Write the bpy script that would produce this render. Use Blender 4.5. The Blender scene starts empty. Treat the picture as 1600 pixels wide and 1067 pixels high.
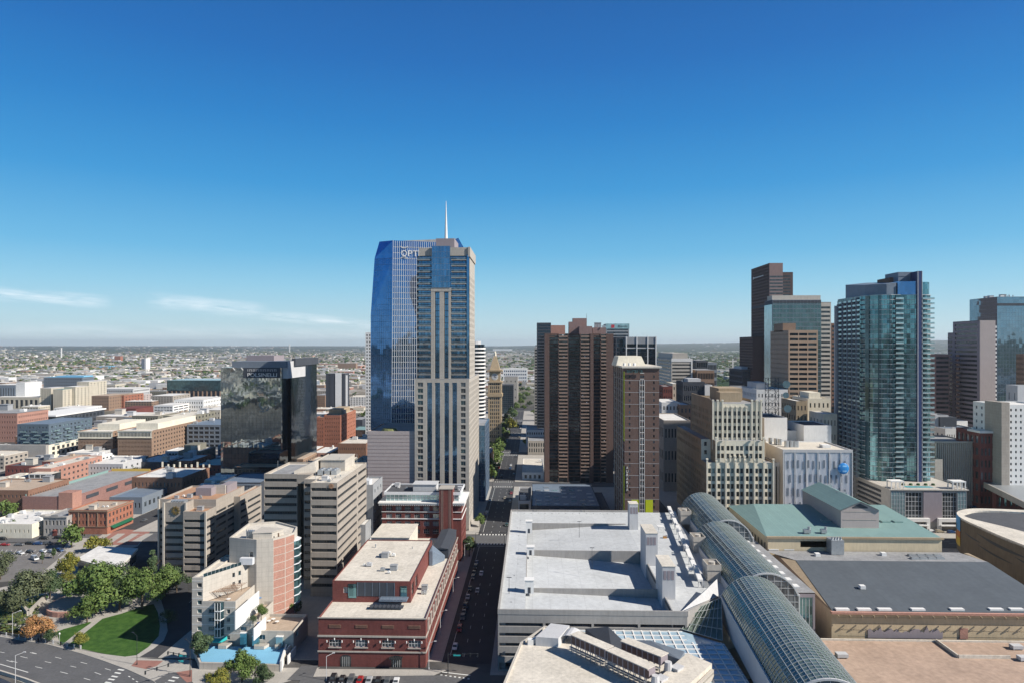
import bpy, math, random
from mathutils import Vector, Matrix
random.seed(7)
SC = bpy.context.scene
COL = SC.collection
# ------------------------------------------------------------------ camera
CH = 110.0; FP = 1067.0; HY = 540.0            # camera height, focal length and horizon row (1600 px wide photograph)
YAW = math.atan(32/1067); cs, sn = math.cos(YAW), math.sin(YAW)
cam = bpy.data.cameras.new("camera"); camo = bpy.data.objects.new("camera", cam); COL.objects.link(camo)
camo.location = (0, 0, CH); camo.rotation_euler = (math.pi/2, 0, YAW)
cam.sensor_width = 36; cam.lens = 36*FP/1600; cam.shift_y = 6.5/1600
cam.clip_start = 1; cam.clip_end = 120000
SC.camera = camo
# ------------------------------------------------------------------ light
SUN = Vector((1.0, -0.30, 0.78)).normalized()
sl = bpy.data.lights.new("sun", 'SUN'); sl.energy = 5.0; sl.angle = math.radians(0.5); sl.color = (1.0, 0.94, 0.86)
so = bpy.data.objects.new("sun", sl); COL.objects.link(so)
so.rotation_euler = SUN.to_track_quat('Z', 'Y').to_euler()
W = bpy.data.worlds.new("World"); SC.world = W; W.use_nodes = True
nt = W.node_tree; nt.nodes.clear(); N = nt.nodes; L = nt.links
out = N.new('ShaderNodeOutputWorld'); bg = N.new('ShaderNodeBackground'); bg.inputs[1].default_value = 0.092
sky = N.new('ShaderNodeTexSky'); sky.sky_type = 'NISHITA'; sky.sun_disc = False
sky.sun_elevation = math.asin(SUN.z); sky.sun_rotation = math.radians(98); sky.altitude = 1600
sky.air_density = 1.0; sky.dust_density = 0.15; sky.ozone_density = 4.5
hs = N.new('ShaderNodeHueSaturation'); hs.inputs['Saturation'].default_value = 1.2
L.new(sky.outputs[0], hs.inputs['Color'])
def wm(op, a, b=None, c=None, clamp=False):
    n = N.new('ShaderNodeMath'); n.operation = op; n.use_clamp = clamp
    for i, v in enumerate((a, b, c)):
        if v is None: continue
        if isinstance(v, (int, float)): n.inputs[i].default_value = v
        else: L.new(v, n.inputs[i])
    return n.outputs[0]
tc = N.new('ShaderNodeTexCoord'); sp = N.new('ShaderNodeSeparateXYZ'); L.new(tc.outputs['Generated'], sp.inputs[0])
az = wm('ARCTAN2', sp.outputs[0], sp.outputs[1]); el = wm('ARCSINE', sp.outputs[2])
# wisps of thin cloud low over the left horizon: stretched noise, kept to a few slanting streaks
cv = N.new('ShaderNodeCombineXYZ')
L.new(wm('MULTIPLY', az, 9.0), cv.inputs[0]); L.new(wm('MULTIPLY', wm('ADD', el, wm('MULTIPLY', az, 0.055)), 75.0), cv.inputs[1])
nz = N.new('ShaderNodeTexNoise'); nz.inputs['Scale'].default_value = 1.6; nz.inputs['Detail'].default_value = 7; nz.inputs['Roughness'].default_value = 0.62
L.new(cv.outputs[0], nz.inputs[0])
def streak(a0, a1, e0, e1, wd):
    # distance of the direction from a slanting line in (azimuth, elevation)
    t = wm('DIVIDE', wm('SUBTRACT', az, a0), a1-a0)
    e = wm('ADD', wm('MULTIPLY', t, e1-e0), e0)
    d = wm('DIVIDE', wm('ABSOLUTE', wm('SUBTRACT', el, e)), wd)
    band = wm('SUBTRACT', 1.0, d, clamp=True)
    tt = wm('MULTIPLY', wm('MULTIPLY', t, wm('SUBTRACT', 1.0, t)), 8.0)
    edge = wm('MINIMUM', wm('MAXIMUM', tt, 0.0), 1.0)
    return wm('MULTIPLY', band, edge)
AZ = lambda px: math.atan((px-800)/FP) - YAW
EL = lambda px, py: math.atan((HY-py)/math.hypot(FP, px-800))
ss = None
for (x0, y0, x1, y1, wd) in [(-90,453,178,473,.010),(225,468,425,488,.013),(390,489,600,511,.009),(-40,516,640,524,.012)]:
    s_ = streak(AZ(x0), AZ(x1), EL(x0,y0), EL(x1,y1), wd)
    if y0 == 516: s_ = wm('MULTIPLY', s_, 0.5)
    ss = s_ if ss is None else wm('MAXIMUM', ss, s_)
cl = wm('MULTIPLY', ss, wm('MULTIPLY', wm('SUBTRACT', nz.outputs[0], 0.36), 4.2, clamp=True))
# clear dry air: deep azure overhead fading to pale blue at the horizon, blended with the physical sky
rp = N.new('ShaderNodeValToRGB'); el_ = rp.color_ramp.elements; el_[0].position = 0.0; el_[1].position = 1.0
def slin(c): return tuple((v/255/12.92 if v/255 <= .04045 else ((v/255+.055)/1.055)**2.4)/1.366/0.092/8 for v in c)+(1,)
ST = [(-3,(196,220,232)),(.5,(200,224,234)),(2.1,(186,221,234)),(4.8,(152,210,235)),(7.5,(112,190,231)),(12.7,(64,158,220)),(17.7,(44,134,206)),(22.4,(37,114,191)),(27,(35,102,177)),(36,(32,80,142)),(50,(26,56,96)),(90,(22,42,72))]
for k_, (e_, c_) in enumerate(ST):
    p_ = (e_+3)/93; x_ = el_[0] if k_ == 0 else el_[len(el_)-1] if k_ == len(ST)-1 else el_.new(p_); x_.position = p_; x_.color = slin(c_)
L.new(wm('DIVIDE', wm('ADD', wm('MULTIPLY', el, 57.2958), 3.0), 93.0), rp.inputs[0])
g8 = N.new('ShaderNodeVectorMath'); g8.operation = 'SCALE'; g8.inputs['Scale'].default_value = 8; L.new(rp.outputs[0], g8.inputs[0])
m0 = N.new('ShaderNodeMix'); m0.data_type = 'RGBA'; m0.inputs[0].default_value = .85; L.new(hs.outputs[0], m0.inputs[6]); L.new(g8.outputs[0], m0.inputs[7])
mx = N.new('ShaderNodeMix'); mx.data_type = 'RGBA'; L.new(wm('MULTIPLY', cl, 0.62), mx.inputs[0]); L.new(m0.outputs[2], mx.inputs[6]); mx.inputs[7].default_value = (8.3, 8.9, 9.4, 1)
L.new(mx.outputs[2], bg.inputs[0]); L.new(bg.outputs[0], out.inputs[0])
SC.view_settings.view_transform = 'Standard'; SC.view_settings.look = 'None'; SC.view_settings.exposure = 0.45; SC.view_settings.gamma = 1
SC.cycles.max_bounces = 5; SC.cycles.diffuse_bounces = 2; SC.cycles.glossy_bounces = 3; SC.cycles.transmission_bounces = 4
SC.cycles.volume_bounces = 0
# ------------------------------------------------------------------ projection helpers (photo pixel -> place in the world)
def rt(px):
    u = (px-800)/FP; return (u*cs - sn)/(cs + u*sn)
def XX(px, Y): return Y*rt(px)
def YY(px, X): return X/rt(px)
def G(px, py, h=0.0):
    D = FP*(CH-h)/(py-HY); r = (px-800)/FP*D
    return (r*cs - D*sn, r*sn + D*cs)
def HH(px, py, Y):
    D = -XX(px, Y)*sn + Y*cs; return CH - (py-HY)*D/FP
def YG(px, py, h=0.0): return G(px, py, h)[1]
# ------------------------------------------------------------------ materials
MC = {}
def mat(name, col, rough=0.85, metal=0.0, var=0.25, scale=0.15, kind='noise', spec=0.3, col2=None, bump=0.0, p1=1.0):
    if name in MC: return MC[name]
    m = bpy.data.materials.new(name); m.use_nodes = True; t = m.node_tree; n = t.nodes; l = t.links
    b = n['Principled BSDF']; b.inputs['Roughness'].default_value = rough; b.inputs['Metallic'].default_value = metal
    b.inputs['Specular IOR Level'].default_value = spec
    col = tuple(col)+(1,)
    geo = n.new('ShaderNodeNewGeometry')
    nz = n.new('ShaderNodeTexNoise'); nz.inputs['Scale'].default_value = scale; nz.inputs['Detail'].default_value = 5; nz.inputs['Roughness'].default_value = .65
    l.new(geo.outputs['Position'], nz.inputs[0])
    nf = n.new('ShaderNodeTexNoise'); nf.inputs['Scale'].default_value = scale*9; nf.inputs['Detail'].default_value = 3
    mp = n.new('ShaderNodeMapping'); mp.inputs['Scale'].default_value = (1, 1, .22) if kind in ('wall','brick','panel') else (1,1,1)
    l.new(geo.outputs['Position'], mp.inputs[0]); l.new(mp.outputs[0], nf.inputs[0])
    a = n.new('ShaderNodeMath'); a.operation = 'ADD'; l.new(nz.outputs[0], a.inputs[0]); l.new(nf.outputs[0], a.inputs[1])
    mr = n.new('ShaderNodeMapRange'); mr.inputs[1].default_value = .62; mr.inputs[2].default_value = 1.38
    mr.inputs[3].default_value = 1-var; mr.inputs[4].default_value = 1+var; l.new(a.outputs[0], mr.inputs[0])
    mul = n.new('ShaderNodeVectorMath'); mul.operation = 'SCALE'; l.new(mr.outputs[0], mul.inputs['Scale'])
    base = None
    if kind == 'brick':      # courses too fine to see as bricks, kept as a faint mottling
        bt = n.new('ShaderNodeTexBrick'); bt.inputs['Scale'].default_value = 1.0; bt.inputs['Brick Width'].default_value = .8; bt.inputs['Row Height'].default_value = .3; bt.inputs['Mortar Size'].default_value = .02
        bt.inputs['Color1'].default_value = col; bt.inputs['Color2'].default_value = tuple(c*.78 for c in col[:3])+(1,); bt.inputs['Mortar'].default_value = tuple(min(1, c*1.2+.03) for c in col[:3])+(1,)
        sw = n.new('ShaderNodeSeparateXYZ'); cb = n.new('ShaderNodeCombineXYZ'); l.new(geo.outputs['Position'], sw.inputs[0])
        ad = n.new('ShaderNodeMath'); ad.operation = 'ADD'; l.new(sw.outputs[0], ad.inputs[0]); l.new(sw.outputs[1], ad.inputs[1])
        l.new(ad.outputs[0], cb.inputs[0]); l.new(sw.outputs[2], cb.inputs[1]); l.new(cb.outputs[0], bt.inputs[0]); base = bt.outputs[0]
    elif kind in ('panel', 'ribs', 'seams', 'tiles', 'rseam'):
        bt = n.new('ShaderNodeTexBrick'); bt.inputs['Scale'].default_value = 1.0; bt.offset = 0
        wd, rh, ms, dk = {'panel': (3.0, 1.9, .045, .72), 'ribs': (1.2, 400, .12, .6), 'seams': (1.4*p1, 400, .05, .75), 'rseam': (2.7, 21, .06, .88), 'tiles': (3.2, 3.2, .05, .8)}[kind]
        bt.inputs['Brick Width'].default_value = wd; bt.inputs['Row Height'].default_value = rh; bt.inputs['Mortar Size'].default_value = ms
        bt.inputs['Color1'].default_value = col; bt.inputs['Color2'].default_value = tuple(c*.94 for c in col[:3])+(1,)
        bt.inputs['Mortar'].default_value = tuple(c*dk for c in col[:3])+(1,)
        sw = n.new('ShaderNodeSeparateXYZ'); cb = n.new('ShaderNodeCombineXYZ'); l.new(geo.outputs['Position'], sw.inputs[0])
        if kind in ('seams', 'tiles', 'rseam'):
            l.new(sw.outputs[0], cb.inputs[0]); l.new(sw.outputs[1], cb.inputs[1])
        else:
            ad = n.new('ShaderNodeMath'); ad.operation = 'ADD'; l.new(sw.outputs[0], ad.inputs[0]); l.new(sw.outputs[1], ad.inputs[1])
            l.new(ad.outputs[0], cb.inputs[0]); l.new(sw.outputs[2], cb.inputs[1])
        l.new(cb.outputs[0], bt.inputs[0]); base = bt.outputs[0]
    elif col2 is not None:
        rp = n.new('ShaderNodeValToRGB'); rp.color_ramp.elements[0].position = .42; rp.color_ramp.elements[1].position = .6
        rp.color_ramp.elements[0].color = col; rp.color_ramp.elements[1].color = tuple(col2)+(1,)
        n2 = n.new('ShaderNodeTexNoise'); n2.inputs['Scale'].default_value = scale*p1; n2.inputs['Detail'].default_value = 8; n2.inputs['Roughness'].default_value = .7
        l.new(geo.outputs['Position'], n2.inputs[0]); l.new(n2.outputs[0], rp.inputs[0]); base = rp.outputs[0]
    if base is None: mul.inputs[0].default_value = col[:3]
    else: l.new(base, mul.inputs[0])
    l.new(mul.outputs[0], b.inputs['Base Color'])
    if bump:
        bp = n.new('ShaderNodeBump'); bp.inputs['Strength'].default_value = bump; bp.inputs['Distance'].default_value = .3
        nb = n.new('ShaderNodeTexNoise'); nb.inputs['Scale'].default_value = p1*.4; nb.inputs['Detail'].default_value = 2
        l.new(geo.outputs['Position'], nb.inputs[0]); l.new(nb.outputs[0], bp.inputs['Height']); l.new(bp.outputs[0], b.inputs['Normal'])
    MC[name] = m; return m
def glass(name, col, metal=.75, rough=.06, cell=(1.5, 3.6), wob=.02, var=.35):
    wob *= .35; var *= .7
    """coated facade glass: a tinted mirror whose panes differ a little in tint and tilt"""
    if name in MC: return MC[name]
    m = bpy.data.materials.new(name); m.use_nodes = True; t = m.node_tree; n = t.nodes; l = t.links
    b = n['Principled BSDF']; b.inputs['Roughness'].default_value = rough; b.inputs['Metallic'].default_value = metal
    geo = n.new('ShaderNodeNewGeometry'); sw = n.new('ShaderNodeSeparateXYZ'); l.new(geo.outputs['Position'], sw.inputs[0])
    def q(o, s):
        d = n.new('ShaderNodeMath'); d.operation = 'DIVIDE'; l.new(o, d.inputs[0]); d.inputs[1].default_value = s
        f = n.new('ShaderNodeMath'); f.operation = 'FLOOR'; l.new(d.outputs[0], f.inputs[0]); return f.outputs[0]
    ad = n.new('ShaderNodeMath'); ad.operation = 'ADD'; l.new(sw.outputs[0], ad.inputs[0]); l.new(sw.outputs[1], ad.inputs[1])
    cb = n.new('ShaderNodeCombineXYZ'); l.new(q(ad.outputs[0], cell[0]), cb.inputs[0]); l.new(q(sw.outputs[2], cell[1]), cb.inputs[1])
    wn = n.new('ShaderNodeTexWhiteNoise'); wn.noise_dimensions = '3D'; l.new(cb.outputs[0], wn.inputs[0])
    mr = n.new('ShaderNodeMapRange'); mr.inputs[3].default_value = 1-var; mr.inputs[4].default_value = 1+var; l.new(wn.outputs[0], mr.inputs[0])
    mul = n.new('ShaderNodeVectorMath'); mul.operation = 'SCALE'; l.new(mr.outputs[0], mul.inputs['Scale']); mul.inputs[0].default_value = col
    l.new(mul.outputs[0], b.inputs['Base Color'])
    # pane tilt + slow ripple
    sb = n.new('ShaderNodeVectorMath'); sb.operation = 'SUBTRACT'; l.new(wn.outputs['Color'], sb.inputs[0]); sb.inputs[1].default_value = (.5,.5,.5)
    s1 = n.new('ShaderNodeVectorMath'); s1.operation = 'SCALE'; l.new(sb.outputs[0], s1.inputs[0]); s1.inputs['Scale'].default_value = wob
    nz = n.new('ShaderNodeTexNoise'); nz.inputs['Scale'].default_value = .12; nz.inputs['Detail'].default_value = 2; l.new(geo.outputs['Position'], nz.inputs[0])
    sc = n.new('ShaderNodeVectorMath'); sc.operation = 'SUBTRACT'; l.new(nz.outputs['Color'], sc.inputs[0]); sc.inputs[1].default_value = (.5,.5,.5)
    s2 = n.new('ShaderNodeVectorMath'); s2.operation = 'SCALE'; l.new(sc.outputs[0], s2.inputs[0]); s2.inputs['Scale'].default_value = wob*2.5
    a1 = n.new('ShaderNodeVectorMath'); a1.operation = 'ADD'; l.new(s1.outputs[0], a1.inputs[0]); l.new(s2.outputs[0], a1.inputs[1])
    a2 = n.new('ShaderNodeVectorMath'); a2.operation = 'ADD'; l.new(a1.outputs[0], a2.inputs[0]); l.new(geo.outputs['Normal'], a2.inputs[1])
    nn = n.new('ShaderNodeVectorMath'); nn.operation = 'NORMALIZE'; l.new(a2.outputs[0], nn.inputs[0]); l.new(nn.outputs[0], b.inputs['Normal'])
    MC[name] = m; return m
def M(k):
    if k in MC: return MC[k]
    P = PAL[k]; return P()
PAL = {
 'creamf': lambda: mat('weathered cream render', (.50,.455,.365), kind='wall', var=.2),
 'dwin':   lambda: mat('dim window', (.028,.034,.04), rough=.3, var=.5, scale=.5),
 'tanb':   lambda: mat('tan precast', (.38,.275,.20), kind='wall', var=.12),
 'brownm': lambda: mat('mid brown balcony fronts', (.27,.19,.15), kind='wall', var=.2),
 'conc':   lambda: mat('concrete tan', (.36,.32,.275), kind='panel', var=.12),
 'concw':  lambda: mat('concrete pale', (.50,.46,.40), kind='panel', var=.10),
 'conc2':  lambda: mat('concrete grey', (.33,.315,.295), kind='wall', var=.16),
 'stone':  lambda: mat('limestone', (.42,.385,.335), kind='panel', var=.12),
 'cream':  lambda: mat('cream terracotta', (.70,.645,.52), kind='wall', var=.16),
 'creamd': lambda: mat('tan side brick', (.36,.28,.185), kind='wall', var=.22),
 'dftan':  lambda: mat('tan brick of the clock tower', (.40,.31,.20), kind='wall', var=.15),
 'white':  lambda: mat('white paint', (.72,.71,.68), kind='wall', var=.08),
 'whitem': lambda: mat('white metal', (.68,.69,.70), rough=.4, var=.06),
 'redb':   lambda: mat('dark red brick', (.165,.050,.042), kind='brick', var=.22),
 'redo':   lambda: mat('orange red brick', (.33,.135,.085), kind='brick', var=.2),
 'redl':   lambda: mat('salmon brick', (.40,.215,.165), kind='brick', var=.12),
 'redt':   lambda: mat('brown brick', (.22,.12,.08), kind='brick', var=.16),
 'brown':  lambda: mat('brown brick of the apartment towers', (.130,.084,.070), kind='wall', var=.14),
 'brownl': lambda: mat('light brown brick', (.27,.18,.125), kind='brick', var=.14),
 'olive':  lambda: mat('olive grey cladding', (.20,.19,.15), kind='wall', var=.12),
 'bluegrey': lambda: mat('blue grey cladding', (.17,.20,.235), kind='wall', var=.12),
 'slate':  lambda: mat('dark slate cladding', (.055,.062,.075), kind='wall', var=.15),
 'grey':   lambda: mat('mid grey stucco', (.29,.30,.31), kind='wall', var=.12),
 'lgrey':  lambda: mat('light grey stucco', (.50,.50,.50), kind='wall', var=.1),
 'pinkc':  lambda: mat('pinkish precast', (.42,.36,.34), kind='wall', var=.08),
 'pinkg':  lambda: mat('pink granite', (.25,.17,.155), kind='wall', var=.12),
 'mauve':  lambda: mat('mauve granite', (.27,.235,.25), kind='wall', var=.08),
 'roofw':  lambda: mat('white roof membrane', (.68,.66,.62), var=.22, scale=.10, kind='rseam'),
 'roofc':  lambda: mat('cream roof membrane', (.62,.57,.485), var=.24, scale=.11, kind='rseam'),
 'roofg':  lambda: mat('grey roof gravel', (.33,.33,.33), var=.25, scale=.15, col2=(.22,.22,.22)),
 'rooft':  lambda: mat('tan roof gravel', (.42,.33,.25), var=.2, scale=.15),
 'roofo':  lambda: mat('orange tan roof gravel', (.40,.235,.145), var=.2, scale=.15),
 'roofd':  lambda: mat('dark roof', (.085,.088,.095), var=.3, scale=.12),
 'roofb':  lambda: mat('blue grey metal roof', (.16,.20,.25), var=.2, scale=.15, rough=.55),
 'deck':   lambda: mat('painted parking deck', (.50,.515,.515), kind='seams', var=.17, scale=.06, p1=4.5),
 'theatre':lambda: mat('charcoal theatre roof', (.10,.115,.128), kind='seams', var=.14, scale=.06, rough=.7, p1=2.2),
 'teal':   lambda: mat('teal metal roof', (.21,.325,.305), kind='seams', var=.10, rough=.55),
 'tealw':  lambda: mat('teal awning', (.03,.42,.42), var=.1),
 'skyb':   lambda: mat('light blue roof deck', (.19,.43,.60), var=.10, scale=.3),
 'yg':     lambda: mat('yellow green panel', (.50,.56,.02), var=.08),
 'metal':  lambda: mat('galvanised metal', (.45,.47,.48), rough=.4, metal=.6, var=.2, scale=1),
 'dmetal': lambda: mat('dark metal', (.05,.055,.06), rough=.45, metal=.4, var=.2, scale=1),
 'asph':   lambda: mat('asphalt', (.055,.055,.058), var=.28, scale=.2),
 'asphl':  lambda: mat('worn asphalt', (.11,.11,.112), var=.22, scale=.12),
 'side':   lambda: mat('pavement concrete', (.40,.375,.335), kind='tiles', var=.16, scale=.25),
 'sider':  lambda: mat('red pavers', (.30,.15,.12), var=.2, scale=.4),
 'paint':  lambda: mat('road paint', (.68,.68,.64), var=.2, scale=2),
 'painty': lambda: mat('yellow road paint', (.55,.38,.06), var=.2, scale=2),
 'grass':  lambda: mat('lawn', (.032,.088,.011), var=.4, scale=.35, col2=(.05,.108,.018)),
 'water':  lambda: mat('creek water', (.05,.04,.02), rough=.12, spec=.6, var=.3),
 'bark':   lambda: mat('bark', (.10,.075,.055), var=.3, scale=3),
 'gdark':  lambda: glass('dark window glass', (.075,.085,.09), metal=.45, rough=.08, cell=(2, 3.2), wob=.03, var=.6),
 'gwin':   lambda: glass('window glass', (.13,.16,.18), metal=.5, rough=.08, cell=(1.7, 3.2), wob=.03, var=.6),
 'gblind': lambda: mat('window with blinds', (.20,.22,.215), rough=.3, var=.3, scale=.8),
 'gblue':  lambda: glass('deep blue mirror glass', (.085,.20,.42), metal=.9, rough=.05, cell=(1.5,4.0), wob=.02, var=.14),
 'gblue2': lambda: glass('blue grey mirror glass', (.11,.215,.40), metal=.85, rough=.05, cell=(1.5,4.0), wob=.03, var=.2),
 'gfs':    lambda: glass('blue bay glass', (.10,.21,.34), metal=.8, rough=.06, cell=(1.5,3.6), wob=.03, var=.3),
 'gblk':   lambda: glass('black green mirror glass', (.40,.45,.45), metal=.9, rough=.03, cell=(1.5,4.0), wob=.014, var=.25),
 'gblk2':  lambda: glass('dark blue mirror glass', (.035,.06,.085), metal=.8, rough=.08, cell=(1.5,4.0), wob=.05, var=.3),
 'gteal':  lambda: glass('teal tower glass', (.125,.25,.275), metal=.75, rough=.07, cell=(1.6,3.1), wob=.05, var=.75),
 'gteald': lambda: glass('dark teal tower glass', (.05,.105,.125), metal=.6, rough=.08, cell=(1.6,3.1), wob=.04, var=.5),
 'ggal':   lambda: glass('gallery vault glass', (.15,.20,.165), metal=.4, rough=.14, cell=(1.4,1.4), wob=.05, var=.3),
 'gsky':   lambda: glass('skylight panes', (.34,.47,.56), metal=.08, rough=.15, cell=(2.9,30), wob=.05, var=.2),
 'gpale':  lambda: glass('pale railing glass', (.35,.50,.52), metal=.5, rough=.12, cell=(1.6,3), wob=.03, var=.2),
}
# ------------------------------------------------------------------ mesh builder
class MB:
    def __init__(s): s.v = []; s.f = []; s.m = []
    def add(s, vs, fs, mi=0):
        o = len(s.v); s.v += [tuple(v) for v in vs]; s.f += [tuple(i+o for i in f) for f in fs]; s.m += [mi]*len(fs); return s
    def box(s, x0, x1, y0, y1, z0, z1, mi=0):
        if x0 > x1: x0, x1 = x1, x0
        if y0 > y1: y0, y1 = y1, y0
        return s.add([(x0,y0,z0),(x1,y0,z0),(x1,y1,z0),(x0,y1,z0),(x0,y0,z1),(x1,y0,z1),(x1,y1,z1),(x0,y1,z1)],
                     [(0,3,2,1),(4,5,6,7),(0,1,5,4),(1,2,6,5),(2,3,7,6),(3,0,4,7)], mi)
    def prism(s, poly, z0, z1, mi=0, top=None):
        a = sum(poly[i][0]*poly[(i+1)%len(poly)][1]-poly[(i+1)%len(poly)][0]*poly[i][1] for i in range(len(poly)))
        if a < 0: poly = poly[::-1]
        n = len(poly); zt = (lambda i: z1[i]) if isinstance(z1, (list, tuple)) else (lambda i: z1)
        if isinstance(z1, (list, tuple)) and a < 0: z1 = z1[::-1]
        vs = [(x,y,z0) for x,y in poly]+[(p[0],p[1],zt(i)) for i,p in enumerate(poly)]
        s.add(vs, [tuple(range(n-1,-1,-1))], mi); o = len(s.v)-len(vs)
        s.f += [tuple(o+n+i for i in range(n))]; s.m += [mi if top is None else top]
        for i in range(n): s.f.append((o+i, o+(i+1)%n, o+n+(i+1)%n, o+n+i)); s.m.append(mi)
        return s
    def cyl(s, x, y, z0, z1, r0, r1=None, n=10, mi=0):
        r1 = r0 if r1 is None else r1
        vs = [(x+r0*math.cos(6.28319*i/n), y+r0*math.sin(6.28319*i/n), z0) for i in range(n)]+[(x+r1*math.cos(6.28319*i/n), y+r1*math.sin(6.28319*i/n), z1) for i in range(n)]
        return s.add(vs, [tuple(range(n-1,-1,-1)), tuple(range(n,2*n))]+[(i,(i+1)%n,n+(i+1)%n,n+i) for i in range(n)], mi)
    def bar(s, a, b, r, mi=0, n=4, r1=None):
        a = Vector(a); b = Vector(b); d = (b-a)
        if d.length < 1e-6: return s
        r1 = r if r1 is None else r1
        d.normalize(); up = Vector((0,0,1)) if abs(d.z) < .95 else Vector((1,0,0))
        u = d.cross(up).normalized(); w = u.cross(d)
        vs = []
        for p, rr in ((a, r), (b, r1)):
            for i in range(n):
                t = 6.28319*(i+.5)/n; vs.append(p+u*math.cos(t)*rr*1.2+w*math.sin(t)*rr*1.2)
        return s.add(vs, [tuple(range(n)), tuple(range(2*n-1,n-1,-1))]+[(i,n+i,n+(i+1)%n,(i+1)%n) for i in range(n)], mi)
    def build(s, name, mats, parent=None, kind=None, smooth=False):
        me = bpy.data.meshes.new(name)
        o3 = wloc(parent)
        me.from_pydata([(x-o3[0], y-o3[1], z-o3[2]) for x,y,z in s.v], [], s.f)
        for m in (mats if isinstance(mats, (list, tuple)) else [mats]): me.materials.append(M(m) if isinstance(m, str) else m)
        me.polygons.foreach_set('material_index', s.m)
        if smooth: me.polygons.foreach_set('use_smooth', [True]*len(s.f))
        me.update()
        o = bpy.data.objects.new(name, me); COL.objects.link(o)
        if parent is not None: o.parent = parent
        if kind: o['kind'] = kind
        return o
def wloc(p):
    x = y = z = 0.0
    while p is not None: x += p.location[0]; y += p.location[1]; z += p.location[2]; p = p.parent
    return (x, y, z)
USED = {}
def tag(o, label, cat, group=None):
    USED[label] = USED.get(label, 0)+1
    o['label'] = label; o['category'] = cat
    if group: o['group'] = group
    return o
def thing(name, label, cat, loc=(0,0,0), group=None):
    o = bpy.data.objects.new(name, None); COL.objects.link(o); o.location = loc; o.empty_display_size = 1
    return tag(o, label, cat, group)
ORD = ['leftmost','second from the left','third from the left','fourth from the left','fifth from the left','sixth from the left','seventh from the left','eighth from the left','ninth from the left','tenth from the left','eleventh from the left','twelfth from the left','thirteenth from the left','fourteenth from the left','fifteenth from the left','sixteenth from the left']
def scr(o):
    x, y = o.location[0], o.location[1]; D = -x*sn+y*cs; return 800+FP*(x*cs+y*sn)/max(D, 1)
def order_labels(buckets):
    """bucket text -> things; each gets its place in its row, counted from the left"""
    for base, obs in buckets.items():
        obs.sort(key=scr); n = len(obs)
        for i, o in enumerate(obs):
            o['label'] = base if n == 1 else base+', '+('rightmost' if i == n-1 else ORD[min(i, 15)] if i < 16 else 'far right end of the row')
# ------------------------------------------------------------------ windows and facades
WC = {}
def win_mesh(w, h, glz, frm, bars):
    k = (round(w,2), round(h,2), glz, frm, bars)
    if k in WC: return WC[k]
    b = MB(); t = .07*max(1, w/3) if frm else 0
    b.box(-w/2+.004, w/2-.004, .02, .10, .004, h-.004, 0)
    if frm:
        for x in (-w/2+.006, w/2-t-.006): b.box(x, x+t, -.05, .018, .006, h-.006, 1)
        for z in (.006, h-t-.006): b.box(-w/2+t+.01, w/2-t-.01, -.048, .016, z, z+t, 1)
        nb, nr = bars
        for i in range(1, nb): b.box(-w/2+i*w/nb-t/2, -w/2+i*w/nb+t/2, -.046, .014, t+.01, h-t-.01, 1)
        for i in range(1, nr): b.box(-w/2+t+.01, w/2-t-.01, -.043, .012, i*h/nr-t/2, i*h/nr+t/2, 1)
    me = bpy.data.meshes.new('window'); me.from_pydata(b.v, [], b.f); me.materials.append(M(glz))
    if frm: me.materials.append(M(frm)); me.polygons.foreach_set('material_index', b.m)
    me.update(); WC[k] = me; return me
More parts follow.
